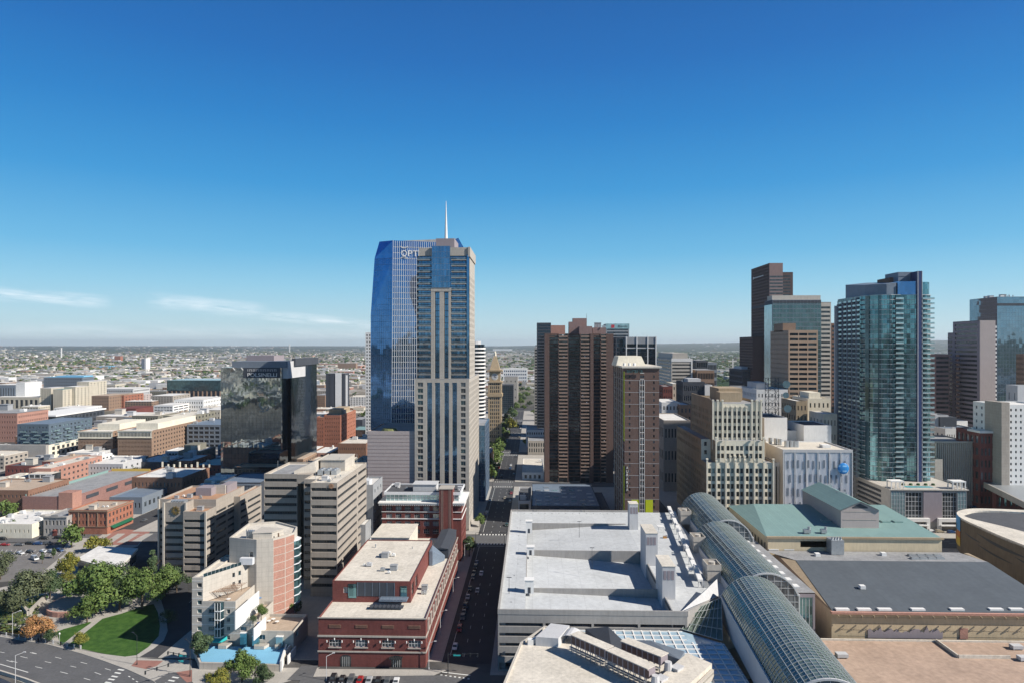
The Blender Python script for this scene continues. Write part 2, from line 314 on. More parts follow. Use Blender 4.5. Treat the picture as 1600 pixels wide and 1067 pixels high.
class Bld:
    """a building: wall mesh, roof mesh and its windows, parented to an Empty at its base"""
    def __init__(s, name, label, cat, x, y, group=None):
        s.root = thing(name, label, cat, (x, y, 0), group); s.wb = MB(); s.wins = []; s.cam = None
    def facade(s, P, U, Wd, z0, z1, cols, rows, dep=.35, mi=0, glz=('gdark','gwin','gdark'), frm=None, bars=(1,1), pname='window', parts=True):
        """P start corner, U unit direction; cols/rows: opening intervals in metres; wall laid round them"""
        ux, uy = U; nx, ny = uy, -ux; wb = s.wb
        def p(u, z, d=0): return (P[0]+ux*u-nx*d, P[1]+uy*u-ny*d, z)
        def q(u0,u1,za,zb): 
            if u1-u0 > 1e-4 and zb-za > 1e-4: wb.add([p(u0,za),p(u1,za),p(u1,zb),p(u0,zb)], [(0,1,2,3)], mi)
        if not cols or not rows: q(0, Wd, z0, z1); return
        zz = z0
        for (a, b) in rows:
            q(0, Wd, zz, a); uu = 0
            for (c, d) in cols:
                q(uu, c, a, b); uu = d
                wb.add([p(c,a),p(d,a),p(d,b),p(c,b),p(c,a,dep),p(d,a,dep),p(d,b,dep),p(c,b,dep)], [(0,4,5,1),(1,5,6,2),(2,6,7,3),(3,7,4,0)], mi)
                s.wins.append((p((c+d)/2, a, dep), math.atan2(uy, ux), d-c, b-a, random.choice(glz), frm, bars, pname))
            q(uu, Wd, a, b); zz = b
        q(0, Wd, zz, z1)
    def done(s, wallm, lim=100, roof=None):
        s.wall = s.wb.build('wall', wallm, s.root)
        by = {}
        for w in s.wins: by.setdefault(w[7], []).append(w)
        rx, ry, _ = wloc(s.root)
        for pn, ws in by.items():
            ws.sort(key=lambda w: (w[0][0]**2+w[0][1]**2+(w[0][2]-CH)**2)/(w[2]*w[3]))
            for w in ws[:lim]:
                o = bpy.data.objects.new(pn, win_mesh(w[2], w[3], w[4], w[5], w[6])); COL.objects.link(o); o.parent = s.root
                o.location = (w[0][0]-rx, w[0][1]-ry, w[0][2]); o.rotation_euler = (0,0,w[1])
            if len(ws) > lim:
                b = MB(); ml = []
                for w in ws[lim:]:
                    me = win_mesh(w[2], w[3], w[4], w[5], w[6]); c, n = math.cos(w[1]), math.sin(w[1])
                    for mm in me.materials:
                        if mm not in ml: ml.append(mm)
                    o = len(b.v)
                    b.v += [(w[0][0]+v.co.x*c-v.co.y*n, w[0][1]+v.co.x*n+v.co.y*c, w[0][2]+v.co.z) for v in me.vertices]
                    for pg in me.polygons: b.f.append(tuple(o+i for i in pg.vertices)); b.m.append(ml.index(me.materials[pg.material_index]))
                b.build(pn, ml, s.root, kind='stuff')
        return s.root
def grid(n, W_, frac, m0=0.0, m1=None):
    """n openings evenly spread over width W_ with margins; frac = opening share of the pitch"""
    m1 = m0 if m1 is None else m1; p = (W_-m0-m1)/n
    return [(m0+p*(i+.5-frac/2), m0+p*(i+.5+frac/2)) for i in range(n)]
def rowsz(z0, z1, n, frac, low=.5):
    p = (z1-z0)/n; return [(z0+p*i+p*(1-frac)*low, z0+p*i+p*(1-frac)*low+p*frac) for i in range(n)]
def parapet(b, x0, x1, y0, y1, z, h=.9, t=.4, mi=0):
    b.box(x0, x1, y0, y0+t, z, z+h, mi); b.box(x0, x1, y1-t, y1, z, z+h, mi)
    b.box(x0, x0+t, y0+t, y1-t, z, z+h, mi); b.box(x1-t, x1, y0+t, y1-t, z, z+h, mi)
def clutter(root, x0, x1, y0, y1, z, n, rnd, big=1.0):
    """roof plant: vent boxes, pipes, a stair hut; one part each"""
    for i in range(n):
        x = rnd.uniform(x0+1.5, x1-1.5); y = rnd.uniform(y0+1.5, y1-1.5); k = rnd.random(); b = MB()
        s = big*rnd.uniform(.7, 1.7)
        if k < .5:
            b.box(x-s, x+s, y-s*.7, y+s*.7, z+.25, z+.25+s*1.1); b.box(x-s*.9, x-s*.7, y-s*.5, y+s*.5, z, z+.25); b.box(x+s*.7, x+s*.9, y-s*.5, y+s*.5, z, z+.25)
            b.cyl(x, y, z+.25+s*1.1, z+.45+s*1.1, s*.5, n=8); b.build('roof_unit', rnd.choice(['metal','lgrey','white']), root)
        elif k < .75:
            b.cyl(x, y, z, z+1.1*s, .25*s, n=6); b.cyl(x, y, z+1.1*s, z+1.4*s, .45*s, .1, n=6); b.build('roof_vent', 'metal', root)
        else:
            b.box(x-1.6*s, x+1.6*s, y-1.3*s, y+1.3*s, z, z+2.3*s); b.box(x-1.75*s, x+1.75*s, y-1.45*s, y+1.45*s, z+2.3*s, z+2.5*s); b.build('roof_hut', rnd.choice(['lgrey','concw','grey']), root)
def text_part(txt, name, parent, loc, size, matk, rotz=0.0, width=None, depth=.15, vertical=False):
    cu = bpy.data.curves.new(name, 'FONT'); cu.body = txt; cu.size = size; cu.extrude = depth; cu.align_x = 'CENTER'
    if vertical: cu.space_line = .82
    o = bpy.data.objects.new(name, cu); COL.objects.link(o)
    dg = bpy.context.evaluated_depsgraph_get(); me = bpy.data.meshes.new_from_object(o.evaluated_get(dg))
    bpy.data.objects.remove(o)
    if width:
        xs = [v.co.x for v in me.vertices]; k = width/(max(xs)-min(xs))
        for v in me.vertices: v.co.x *= k
    me.materials.clear(); me.materials.append(M(matk)); o = bpy.data.objects.new(name, me); COL.objects.link(o); o.parent = parent
    l = wloc(parent); o.location = (loc[0]-l[0], loc[1]-l[1], loc[2]-l[2]); o.rotation_euler = (math.pi/2, 0, rotz)
    return o
# ================================================================== ground, streets, park
def ground():
    m = bpy.data.materials.new('city ground'); m.use_nodes = True; t = m.node_tree; n = t.nodes; l = t.links
    b = n['Principled BSDF']; b.inputs['Roughness'].default_value = .95; b.inputs['Specular IOR Level'].default_value = .1
    geo = n.new('ShaderNodeNewGeometry')
    def noise(sc, det=6, r=.65):
        z = n.new('ShaderNodeTexNoise'); z.inputs['Scale'].default_value = sc; z.inputs['Detail'].default_value = det; z.inputs['Roughness'].default_value = r
        l.new(geo.outputs['Position'], z.inputs[0]); return z.outputs[0]
    def ramp(o, *st):
        r = n.new('ShaderNodeValToRGB'); e = r.color_ramp.elements
        e[0].position, e[0].color = st[0][0], st[0][1]+(1,); e[1].position, e[1].color = st[-1][0], st[-1][1]+(1,)
        for p_, c_ in st[1:-1]: x = e.new(p_); x.color = c_+(1,)
        l.new(o, r.inputs[0]); return r.outputs[0]
    def mix(f, a, c):
        x = n.new('ShaderNodeMix'); x.data_type = 'RGBA'
        for i, v in ((0,f),(6,a),(7,c)):
            if isinstance(v, (int, float)): x.inputs[i].default_value = v
            elif isinstance(v, tuple): x.inputs[i].default_value = v+(1,)
            else: l.new(v, x.inputs[i])
        return x.outputs[2]
    near = ramp(noise(.03), (.35,(.045,.045,.047)), (.5,(.075,.073,.07)), (.62,(.14,.13,.12)))
    trees = ramp(noise(.012, 9, .75), (.40,(.020,.040,.016)), (.54,(.036,.060,.024)), (.60,(.07,.085,.05)), (.68,(.22,.21,.18)))
    ind = ramp(noise(.008, 10, .78), (.36,(.05,.065,.038)), (.45,(.15,.135,.105)), (.53,(.24,.21,.17)), (.63,(.42,.40,.37)))
    wood = ramp(noise(.006, 9, .75), (.38,(.018,.034,.018)), (.54,(.035,.055,.027)), (.62,(.09,.09,.07)))
    vd = n.new('ShaderNodeVectorMath'); vd.operation = 'LENGTH'; so_ = n.new('ShaderNodeVectorMath'); so_.operation = 'SUBTRACT'; so_.inputs[1].default_value = (0,620,0); l.new(geo.outputs['Position'], so_.inputs[0]); l.new(so_.outputs[0], vd.inputs[0])
    def rng(o, a, c):
        r = n.new('ShaderNodeMapRange'); r.inputs[1].default_value = a; r.inputs[2].default_value = c; l.new(o, r.inputs[0]); return r.outputs[0]
    sx = n.new('ShaderNodeSeparateXYZ'); l.new(geo.outputs['Position'], sx.inputs[0])
    far = mix(rng(sx.outputs[0], -300, 500), ind, trees)
    far = mix(rng(vd.outputs['Value'], 7000, 13000), far, wood)
    c = mix(rng(vd.outputs['Value'], 520, 1000), near, far)
    l.new(c, b.inputs['Base Color'])
    vs = [(0, 0, 0)]; fs = []; NA = 120
    rs = [60, 150, 300, 600, 1200, 2500, 5000, 8000, 11000, 14000, 17000, 20000, 23000, 26000, 30000, 45000, 70000]
    rnd = random.Random(3); ph = [rnd.uniform(0, 6) for _ in range(8)]
    for r in rs:
        for i in range(NA):
            a = -math.pi+2*math.pi*i/NA; z = 0
            if r > 9000:
                t_ = min(1, (r-9000)/17000); t_ = t_*t_*(3-2*t_)
                rb = max(0, min(1, (a+.05)/.5))
                z = t_*(92+185*rb + 9*math.sin(a*40+ph[0])+6*math.sin(a*97+ph[1]+r*.001)+5*math.sin(a*23+ph[2]))
                if r > 27000: z = t_*(80+180*rb)
            vs.append((r*math.sin(a), r*math.cos(a), z))
    for i in range(NA): fs.append((0, 1+(i+1)%NA, 1+i))
    for k in range(len(rs)-1):
        for i in range(NA):
            a = 1+k*NA+i; b_ = 1+k*NA+(i+1)%NA; fs.append((a, b_, b_+NA, a+NA))
    g = MB().add(vs, fs); g.build('ground', m, kind='structure')
ground()
def sheet(name, pts, matk, z, kind='structure'):
    a = sum(pts[i][0]*pts[(i+1)%len(pts)][1]-pts[(i+1)%len(pts)][0]*pts[i][1] for i in range(len(pts)))
    if a < 0: pts = pts[::-1]
    b = MB(); b.add([(x,y,z) for x,y in pts], [tuple(range(len(pts)))]); return b.build(name, matk, kind=kind)
def gp(lst, h=0): return [G(x, y, h) for x, y in lst]
SX = [-561,-456,-351,-246,-141,-23,82,187,292,397,502,607]      # street centre lines running away from the camera
SY = [388, 543, 698, 853, 1008, 1163]                           # cross streets
# pavement blocks with kerbs
pv = MB()
for i in range(len(SX)-1):
    for j in range(len(SY)-1):
        pv.box(SX[i]+8.7, SX[i+1]-8.7, SY[j]+10, SY[j+1]-9, -.5, .13)
pv.box(-31.5, -132, 237, 378, -.5, .13)
pv.box(-14.2, 178, 228, 378, -.5, .13)
pv.box(196, 283, 300, 378, -.5, .13); pv.box(301, 388, 300, 378, -.5, .13)
pv.build('pavement', 'side', kind='structure')
rd = MB()
for i, x in enumerate(SX): rd.add([(x-8.6,236,.012),(x+8.6,236,.012),(x+8.6,1200,.012),(x-8.6,1200,.012)] if x > -200 else [(x-8.6,395,.012),(x+8.6,395,.012),(x+8.6,1200,.012),(x-8.6,1200,.012)], [(0,1,2,3)])
rd.build('road', 'asph', kind='structure')
r2 = MB()
for y in SY: r2.add([(-700,y-8.6,.02),(700,y-8.6,.02),(700,y+8.6,.02),(-700,y+8.6,.02)], [(0,1,2,3)])
r2.build('road', 'asphl', kind='structure')
# lane lines, crosswalks, stop lines of the street down the middle
pm = MB(); py_ = MB()
def line(b, x0, y0, x1, y1, w=.14, z=.03):
    dx, dy = x1-x0, y1-y0; l_ = math.hypot(dx, dy) or 1; nx, ny = -dy/l_*w/2, dx/l_*w/2
    b.add([(x0+nx,y0+ny,z),(x0-nx,y0-ny,z),(x1-nx,y1-ny,z),(x1+nx,y1+ny,z)], [(0,1,2,3)])
for sx_ in (-23, -141, 82):
    for y0 in [236]+[s+9 for s in SY[:-1]]:
        y1 = min([s-10 for s in SY if s > y0])
        line(pm, sx_-6.2, y0+6, sx_-6.2, y1-4, .16); 
        for dx in (-1.2, 3.4):
            y = y0+5
            while y < y1-6: line(pm, sx_+dx, y, sx_+dx, y+3, .14); y += 12
        line(pm, sx_-7.5, y1-3, sx_+7.5, y1-3, .5)
    for s in SY[:-1]:
        for yy in (s-10.5, s+8.5):
            for k in range(9): pm.add([(sx_-7.4+k*1.75, yy, .031),(sx_-6.7+k*1.75, yy, .031),(sx_-6.7+k*1.75, yy+2.6, .031),(sx_-7.4+k*1.75, yy+2.6, .031)], [(0,1,2,3)])
for s in SY[:-1]:
    for k in range(-20, 40):
        x = -300+k*14
        if min(abs(x-q) for q in SX) > 14: line(pm, x, s+.1, x+4, s+.1, .16, .034); line(pm, x, s+4, x+3, s+4, .14, .034)
for (x, y) in [(689+i*7.1, 1055+i*.9) for i in range(7)]:
    a = G(x, y+1.5); pm.add([(a[0]-.35,a[1]-2.4,.031),(a[0]+.35,a[1]-2.4,.031),(a[0]+.35,a[1]+1.4,.031),(a[0]-.35,a[1]+1.4,.031)], [(0,1,2,3)])
a = G(688,1049); c = G(735,1054.5); line(pm, a[0], a[1], c[0], c[1], .5)
# --- boulevard with its bridge
far_e = [(-90,983),(0,994.5),(77,1007),(128,1021),(160,1031.5),(200,1046),(240,1064),(262,1085)]
sheet('boulevard', gp(far_e+[(300,1150),(60,1100),(51,1065.5),(0,1048.5),(-90,1024)]), 'asphb' if False else 'asphl', .05)
sheet('sidewalk', gp([(-90,979),(0,990.5),(77,1002.5),(95,1007),(126,1014.5),(160,1021),(200,1026),(240,1029),(300,1031),(300,1046),(262,1052),(240,1064),(200,1046),(160,1031.5),(128,1021),(77,1007),(0,994.5),(-90,983)]), 'side', .06)
sheet('sidewalk', gp([(-90,1024),(0,1048.5),(51,1065.5),(120,1095),(90,1095),(40,1067.5),(0,1053),(-90,1030)]), 'side', .07)
kb = MB()
fe = gp(far_e)
for i in range(len(fe)-1): kb.bar((fe[i][0],fe[i][1],.1), (fe[i+1][0],fe[i+1][1],.1), .1)
kb.build('kerb', 'side', kind='structure')
for seg in [((10,1031),(20,1034)),((30,1029)if False else (50,1019),(57,1020.8)),((32,1025),(43,1027.5)),((47,1019),(57,1021.2)),((70,1033),(80,1035)),((86,1026),(96,1028.5)),((110,1040),(119,1042)),((126,1034),(136,1036.5)),((94,1049),(106,1052)),((131,1059),(141,1062)),((148,1050),(158,1053.5)),((0,1018),(7,1019.4)),((17,1032),(27,1034.6)),((55,1041),(66,1043.5)),((164,1044),(173,1046.5))]:
    a, c = G(*seg[0]), G(*seg[1]); line(pm, a[0], a[1], c[0], c[1], .2, .062)
a, c = G(0,1037), G(44,1050); line(pm, a[0], a[1], c[0], c[1], .3, .062)
for (x, y) in [(189,1046),(184,1051),(179,1056.5),(174,1061),(169,1066),(202,1056.5),(208,1060.5),(214,1064.5),(274,1058),(268,1063),(262,1068)]:
    a = G(x, y); big = x < 195 or x > 255
    line(pm, a[0]-1.2 if big else a[0]-.5, a[1]+.3, a[0]+1.2 if big else a[0]+.5, a[1]-.3, .7 if big else .3, .064)
sheet('intersection', gp([(205,1040),(240,1031),(300,1031),(420,1100),(300,1130),(250,1085),(240,1064),(222,1050)]), 'asphl', .056)
sheet('corner_paving', gp([(213,1031),(255,1032),(245,1040),(228,1045),(205,1040)]), 'sider', .075)
sheet('corner_paving', gp([(275,1050),(300,1046),(318,1060),(292,1066)]), 'sider', .075)
sheet('sidewalk', gp([(300,1044),(700,1046),(676,1056),(500,1057),(330,1063),(330,1120),(318,1120)]), 'side', .15)
sheet('sidewalk', gp([(300,1044),(500,1043),(476,1057),(330,1100),(300,1065)]), 'side', .156)
sheet('parking_lane', gp([(470,1062),(500,1057),(690,1055),(760,1066),(760,1120),(430,1120)]), 'asphl', .165)
sheet('driveway', gp([(471,1040),(497,1040),(487,1063),(448,1063)]), 'asphl', .17)
pm.build('road_markings', 'paint', kind='structure')
# --- park
sheet('park_paving', gp([(-60,930),(-60,975),(0,989),(95,1006.5),(126,1014),(200,1026),(290,1029),(300,1010),(275,930),(240,900),(120,890),(60,905)]), 'side', .025)
sheet('lawn', gp([(88,986.5),(100,982),(140,971),(143,972),(120,988),(98,1006),(93,1003),(91,996)]), 'grass', .035)
sheet('lawn', gp([(160,966),(190,958),(221,947),(240,943),(247,957),(250,977),(248,993),(232,1010),(213,1023),(186,1026.5),(160,1020),(128,1013.5),(104,1008),(130,990)]), 'grass', .035)
sheet('lawn', gp([(44,934),(73,927.5),(76,932),(66,941),(60,946),(44,950)]), 'grass', .035)
sheet('lawn', gp([(88,1003),(94,1005),(100,1007),(92,1006)]), 'grass', .035)
sheet('creek', gp([(-60,974),(20,975),(34,986),(47,998),(0,989.5),(-60,978)]), 'water', .03)
sheet('creek', gp([(-60,1038),(0,1058),(14,1064),(40,1080),(0,1120),(-90,1100)]), 'water', .03)
sheet('side_street', gp([(218,1026),(299,1030),(299,985),(292,905),(262,872),(228,880),(240,905),(252,938),(259,960),(262,985),(256,1000),(240,1013)]), 'asph', .033)
sheet('plaza', gp([(60,905),(120,890),(150,870),(215,853),(225,840),(110,840),(95,862),(60,890)]), 'side', .027)
sheet('plaza', gp([(130,850),(215,851),(222,842),(236,829),(193,826),(150,838)]), 'sider', .032)
for k in range(4):
    x0 = 138+k*22; sheet('plaza_strip', gp([(x0,849-k),(x0+14,849-k),(x0+36,833),(x0+24,833)]), 'side', .036)
sheet('parking_lot', gp([(-60,847),(96,849),(104,862),(70,890),(40,905),(-60,915)]), mat('old car park asphalt',(.17,.16,.15),var=.25,scale=.15), .04)
lm_ = MB()
for k in range(14):
    a, c = G(4+k*7.5,858), G(-3+k*7.2,868); line(lm_,a[0],a[1],c[0],c[1],.16,.05)
lm_.build('bay_lines','paint',kind='structure')
sheet('street', gp([(-60,838),(120,839),(118,846),(-60,847)]), 'asphl', .04)
# ================================================================== building helpers
def vol(s, x0, x1, y0, y1, z0, z1, F=None, R=None, Lf=None, B=None, roof=None, par=.8, pt=.35, **kw):
    """four walls; F/R/Lf = (columns, rows[, overrides]); parapet and roof"""
    for P, U, Wd, sp_ in (((x0,y0),(1,0),x1-x0,F), ((x1,y0),(0,1),y1-y0,R), ((x0,y1),(0,-1),y1-y0,Lf), ((x1,y1),(-1,0),x1-x0,B)):
        if sp_: k2 = dict(kw); k2.update(sp_[2] if len(sp_) > 2 else {}); s.facade(P, U, Wd, z0, z1, sp_[0], sp_[1], **k2)
        else: s.facade(P, U, Wd, z0, z1, None, None, mi=kw.get('mi', 0))
    mi = kw.get('mi', 0)
    if par:   # the wall's own top: inner faces and cap of the parapet
        s.wb.add([(x0,y0,z1),(x1,y0,z1),(x1,y1,z1),(x0,y1,z1),(x0+pt,y0+pt,z1),(x1-pt,y0+pt,z1),(x1-pt,y1-pt,z1),(x0+pt,y1-pt,z1),
                  (x0+pt,y0+pt,z1-par),(x1-pt,y0+pt,z1-par),(x1-pt,y1-pt,z1-par),(x0+pt,y1-pt,z1-par)],
                 [(0,1,5,4),(1,2,6,5),(2,3,7,6),(3,0,4,7),(4,5,9,8),(5,6,10,9),(6,7,11,10),(7,4,8,11)], mi)
    if roof:
        b = MB(); e = pt+.004 if par else 0; b.box(x0+e, x1-e, y0+e, y1-e, z1-par-.3, z1-par+.01 if par else z1+.12); b.build('roof', roof, s.root)
def mull(root, P, U, Wd, z0, z1, dx, dz, t=.16, d=.14, matk='whitem', name='mullion_grid', hx=None):
    ux, uy = U; nx, ny = uy, -ux; b = MB()
    def bx(u0,u1,za,zb,dd):
        p = lambda u,z,o: (P[0]+ux*u+nx*o, P[1]+uy*u+ny*o, z)
        b.add([p(u0,za,0),p(u1,za,0),p(u1,zb,0),p(u0,zb,0),p(u0,za,dd),p(u1,za,dd),p(u1,zb,dd),p(u0,zb,dd)], [(4,5,6,7),(0,4,7,3),(1,2,6,5),(3,7,6,2),(0,1,5,4),(0,3,2,1)])
    if dx:
        n = max(1, round(Wd/dx))
        for i in range(n+1): u = min(max(Wd*i/n-t/2, 0), Wd-t); bx(u, u+t, z0, z1, d)
    if dz:
        n = max(1, round((z1-z0)/dz)); hx = hx or t
        for i in range(n+1): z = min(max(z0+(z1-z0)*i/n-hx/2, z0), z1-hx); bx(0, Wd, z, z+hx, d*.8)
    return b.build(name, matk, root)
R_ = random.Random(11)
# ================================================================== red brick hall on the street
b = Bld('brick_hall', 'dark red brick hall with a white roof and raised upper storey beside the shaded street', 'building', -55, 232)
X0, X1, Y0, Y1 = -73.5, -36.5, 232.5, 332
rows = [(2.2,4.9)]
cF = [(4.2+9.15*i-2.1, 4.2+9.15*i+2.1) for i in range(4)]; cF = [(c+1.5, d+1.5) for c, d in cF]
vol(b, X0, X1, Y0, Y1, 0, 16.8, F=(cF, [(6.8,9.3)], dict(bars=(4,2), glz=('gwin','gdark'), frm='white')), R=(grid(22, Y1-Y0, .5, 2), [(6.4,9.5)], dict(bars=(2,2), frm='white', glz=('gdark',))), par=.5, roof='roofc')
for zz, h_ in ((5.0,.45),(10.2,.6),(16.6,.35)):
    t_ = MB(); t_.box(X0-.25, X1+.25, Y0-.28, Y0-.004, zz, zz+h_); t_.box(X1+.004, X1+.3, Y0-.02, Y1, zz, zz+h_); t_.build('cornice', 'stone', b.root)
for c, d in cF:
    v = MB(); v.box(X0+c, X0+d, Y0-.1, Y0-.004, 13.3, 14.4)
    for k in range(4): v.box(X0+c+.1, X0+d-.1, Y0-.16, Y0-.11, 13.4+k*.26, 13.5+k*.26)
    v.build('wall_louvre', 'redt', b.root)
    for xx in (X0+c-.5, X0+d+.5, X0+(c+d)/2):
        q = MB(); z_ = 8.9 if xx != X0+(c+d)/2 else 9.7; q.bar((xx,Y0-.1,z_),(xx,Y0-.6,z_+.1),.06); q.cyl(xx, Y0-.6, z_-.35, z_+.35, .18, n=6); q.build('wall_lamp', 'white', b.root)
    q = MB(); q.box(X0+c-.2, X0+d+.2, Y0-.3, Y0-.004, 6.45, 6.75); q.build('window_sill', 'stone', b.root)
# stepped gable-like stone trim along the street side
for k in range(16):
    y = Y0+4+k*5.9; q = MB(); q.box(X1+.004, X1+.42, y, y+1.5, 11, 14.6); q.box(X1+.004, X1+.5, y-.3, y+1.8, 14.6, 15.1); q.build('pilaster', 'stone', b.root)
for xx, nm in ((X0+9.5,'garage_door'),(X0+27,'entrance_door')):
    q = MB(); q.box(xx-1.8, xx+1.8, Y0-.1, Y0-.004, .1, 3.2, 0)
    for i in range(12):
        a0, a1 = math.pi*i/12, math.pi*(i+1)/12
        q.add([(xx,Y0-.09,3.2),(xx+1.8*math.cos(a0),Y0-.09,3.2+.9*math.sin(a0)),(xx+1.8*math.cos(a1),Y0-.09,3.2+.9*math.sin(a1))], [(0,1,2)], 0)
    for i in range(1,5): q.box(xx-1.8+i*.72-.04, xx-1.8+i*.72+.04, Y0-.14, Y0-.11, .1, 3.5, 1)
    q.build(nm, ['gdark','white'], b.root)
q = MB(); q.box(X0+24.8, X0+29.2, Y0-2.2, Y0-.12, 3.6, 3.75)
for i in range(8): q.box(X0+24.8+i*.6, X0+24.95+i*.6, Y0-2.4, Y0-.2, 3.76, 3.95)
q.build('canopy', 'dmetal', b.root)
ux0, ux1, uy0, uy1, uz = -73.2, -44.4, 248, 301, 24.1
vol(b, ux0, ux1, uy0, uy1, 16.3, uz, F=([(4,7.8)], [(19.6,21.8)], dict(bars=(4,1), glz=('gblind',), frm='white')), R=([(2,7),(10,15)], [(17.5,22.2)], dict(bars=(3,2), glz=('gdark',))), par=.35, roof='roofc')
q = MB(); q.box(-64.2, -50.2, uy0-.12, uy0-.004, 18.6, 23.6); q.build('louvre_wall', 'slate', b.root)
q = MB()
for i in range(6): q.box(-64+i*2.7, -63.85+i*2.7, uy0-.2, uy0-.124, 18.6, 23.6)
q.build('louvre_frame', 'roofb', b.root)
q = MB(); q.box(-67.4,-64.4, uy0-.14, uy0-.004, 17.9, 23); q.box(-48.2,-45.8,uy0-.14,uy0-.004,17.5,22.4); q.build('glazed_bay', 'gteal', b.root)
q = MB(); q.box(-55.2,-45.2,uy0-4.2,uy0-.2,18.2,18.6)
for i in range(9): q.box(-55+i*1.2,-54.9+i*1.2,uy0-4.2,uy0-4.05,18.6,19.7)
q.box(-55.2,-45.2,uy0-4.22,uy0-4.02,19.7,19.85); q.build('roof_deck', 'roofb', b.root)
q = MB(); q.box(-58,-46,uy0-7.2,uy0-4.8,16.9,17.3); 
for i in range(8): q.box(-57.8+i*1.5,-57.4+i*1.5,uy0-7.3,uy0-4.7,17.3,17.5)
q.build('roof_grille', 'slate', b.root)
clutter(b.root, ux0+4, ux1-5, uy0+4, uy1-4, uz-.3, 11, R_, .7); clutter(b.root, -43, -38, 252, 295, 16.3, 3, R_, .6)
q = MB(); q.box(-44.2,-37,300,331,16.6,20.6); q.add([(-44.3,299.6,20.6),(-36.8,299.6,20.6),(-36.8,331.4,20.6),(-44.3,331.4,20.6),(-40.5,299.6,21.3),(-40.5,331.4,21.3)], [(0,1,4),(1,2,5,4),(2,3,5),(3,0,4,5)]); q.build('mechanical_house', 'slate', b.root)
q = MB(); q.prism([(-44,290),(-42.6,290),(-38.5,297),(-38.5,299.3),(-44,299.3)], 16.4, [22.5,22.5,18,18,22.5]); q.build('stair_house', 'roofb', b.root)
q = MB(); q.box(-72,-55,303,326,16.4,24.4); q.box(-72.3,-54.7,302.7,326.3,24.4,24.7); q.build('rear_block', ['roofc'], b.root)
q = MB()
for i in range(10): q.cyl(X0+3+3.4*i, Y0-.3, .2, 4.8, .06, n=4) if i in (4,6) else None
b.done('redb', 40)
# ================================================================== red brick hotel with white cornice
b = Bld('brick_hotel', 'red brick hotel with white projecting cornice and tall windowless brick shaft', 'building', -56, 348)
X0, X1, Y0, Y1 = -77, -36.3, 348, 372
cc = grid(8, X1-X0, .62, 1.2)
cc = [c for c in cc if not (c[1]+X0 > -47.5 and c[0]+X0 < -39.6)]
vol(b, X0, X1, Y0, Y1, 0, 29.5, F=(cc, rowsz(1.5,28.8,7,.6), dict(bars=(3,2), frm='white', glz=('gwin','gblind','gdark'))), R=(grid(6,Y1-Y0,.5,1), rowsz(1.5,28.8,7,.6), dict(bars=(2,2), frm='white')), par=0, roof='roofg')
for z, t, e in ((21.4,.45,.35),(25.0,.35,.3)):
    q = MB(); q.box(X0-e,X1+e,Y0-e,Y0-.004,z,z+t); q.box(X1+.004,X1+e,Y0-.002,Y1,z,z+t); q.build('string_course','white',b.root)
q = MB(); q.box(X0-1.8,X1+1.8,Y0-1.8,Y1+1.5,29.62,30.2); q.box(X0-1.2,X1+1.2,Y0-1.2,Y1+1,29.0,29.61)
for i in range(46): q.box(X0-1.4+i*.95,X0-1.0+i*.95,Y0-1.6,Y0-1.21,28.7,29.6)
for i in range(26): q.box(X1+1.21,X1+1.6,Y0-1.4+i*.95,Y0-1.0+i*.95,28.7,29.6)
q.build('cornice','white',b.root)
q = MB(); q.box(X0+1.5,X1-1.5,Y0+2,Y1-2,30.2,33.6); q.build('penthouse','gpale',b.root)
mull(b.root,(X0+1.5,Y0+2),(1,0),X1-X0-3,30.2,33.6,2.2,1.8,t=.2,matk='white',name='penthouse_frame'); mull(b.root,(X1-1.5,Y0+2),(0,1),Y1-Y0-4,30.2,33.6,2.2,1.8,t=.2,matk='white',name='penthouse_frame')
q = MB(); q.box(X0+.6,X1-.6,Y0+1,Y1-1,33.6,34.3); parapet(q,X0+.6,X1-.6,Y0+1,Y1-1,34.3,.7,.5); q.build('penthouse_roof','whitem',b.root)
q = MB(); q.box(X0+1.2,X1-1.2,Y0+1.6,Y1-1.6,34.31,34.5); q.build('roof','roofd',b.root)
q = MB(); q.box(-62,-50,Y0+5,Y0+14,34.5,38); q.box(-62.4,-49.6,Y0+4.6,Y0+14.4,38,38.3); q.build('roof_hut','lgrey',b.root)
q = MB(); q.box(-47.4,-40.6,Y0-2.2,Y0+6,0,37.2); q.build('brick_shaft','redb',b.root)
q = MB()
for xx in (-46.4,-45.6,-42.4,-41.6): q.box(xx,xx+.12,Y0-2.32,Y0-2.204,0,37.2)
q.box(-47.7,-40.3,Y0-2.5,Y0+6.2,37.2,37.6); q.build('shaft_trim','stone',b.root)
clutter(b.root, X0+3, -63, Y0+3, Y1-3, 34.5, 4, R_, .6); clutter(b.root, -39.5, X1-1, Y0+3, Y1-3, 34.5, 2, R_, .5)
b.done('redb', 96)
# pale blocks between hotel and striped offices
b = Bld('stucco_building', 'narrow pale blue grey stucco building squeezed between striped offices and brick hotel', 'building', -84, 352)
vol(b, -90, -82.2, 350, 372, 0, 38.5, par=1, roof='roofw', R=(grid(3,22,.3,1), rowsz(6,37,6,.35)))
vol(b, -90, -83.2, 338, 349.9, 0, 21, par=.6, roof='roofw')
q = MB(); q.box(-89,-84.6,352,358,37.6,40.2); q.build('roof_hut','whitem',b.root)
b.done('grey')
b = Bld('stucco_annex', 'low grey annex with flat white roof beside the red brick hotel', 'building', -79, 340)
vol(b, -81.8, -77.3, 336, 347, 0, 13, par=.6, roof='roofw', F=([(1,3.4)], rowsz(1,12,3,.4))); b.done('lgrey')
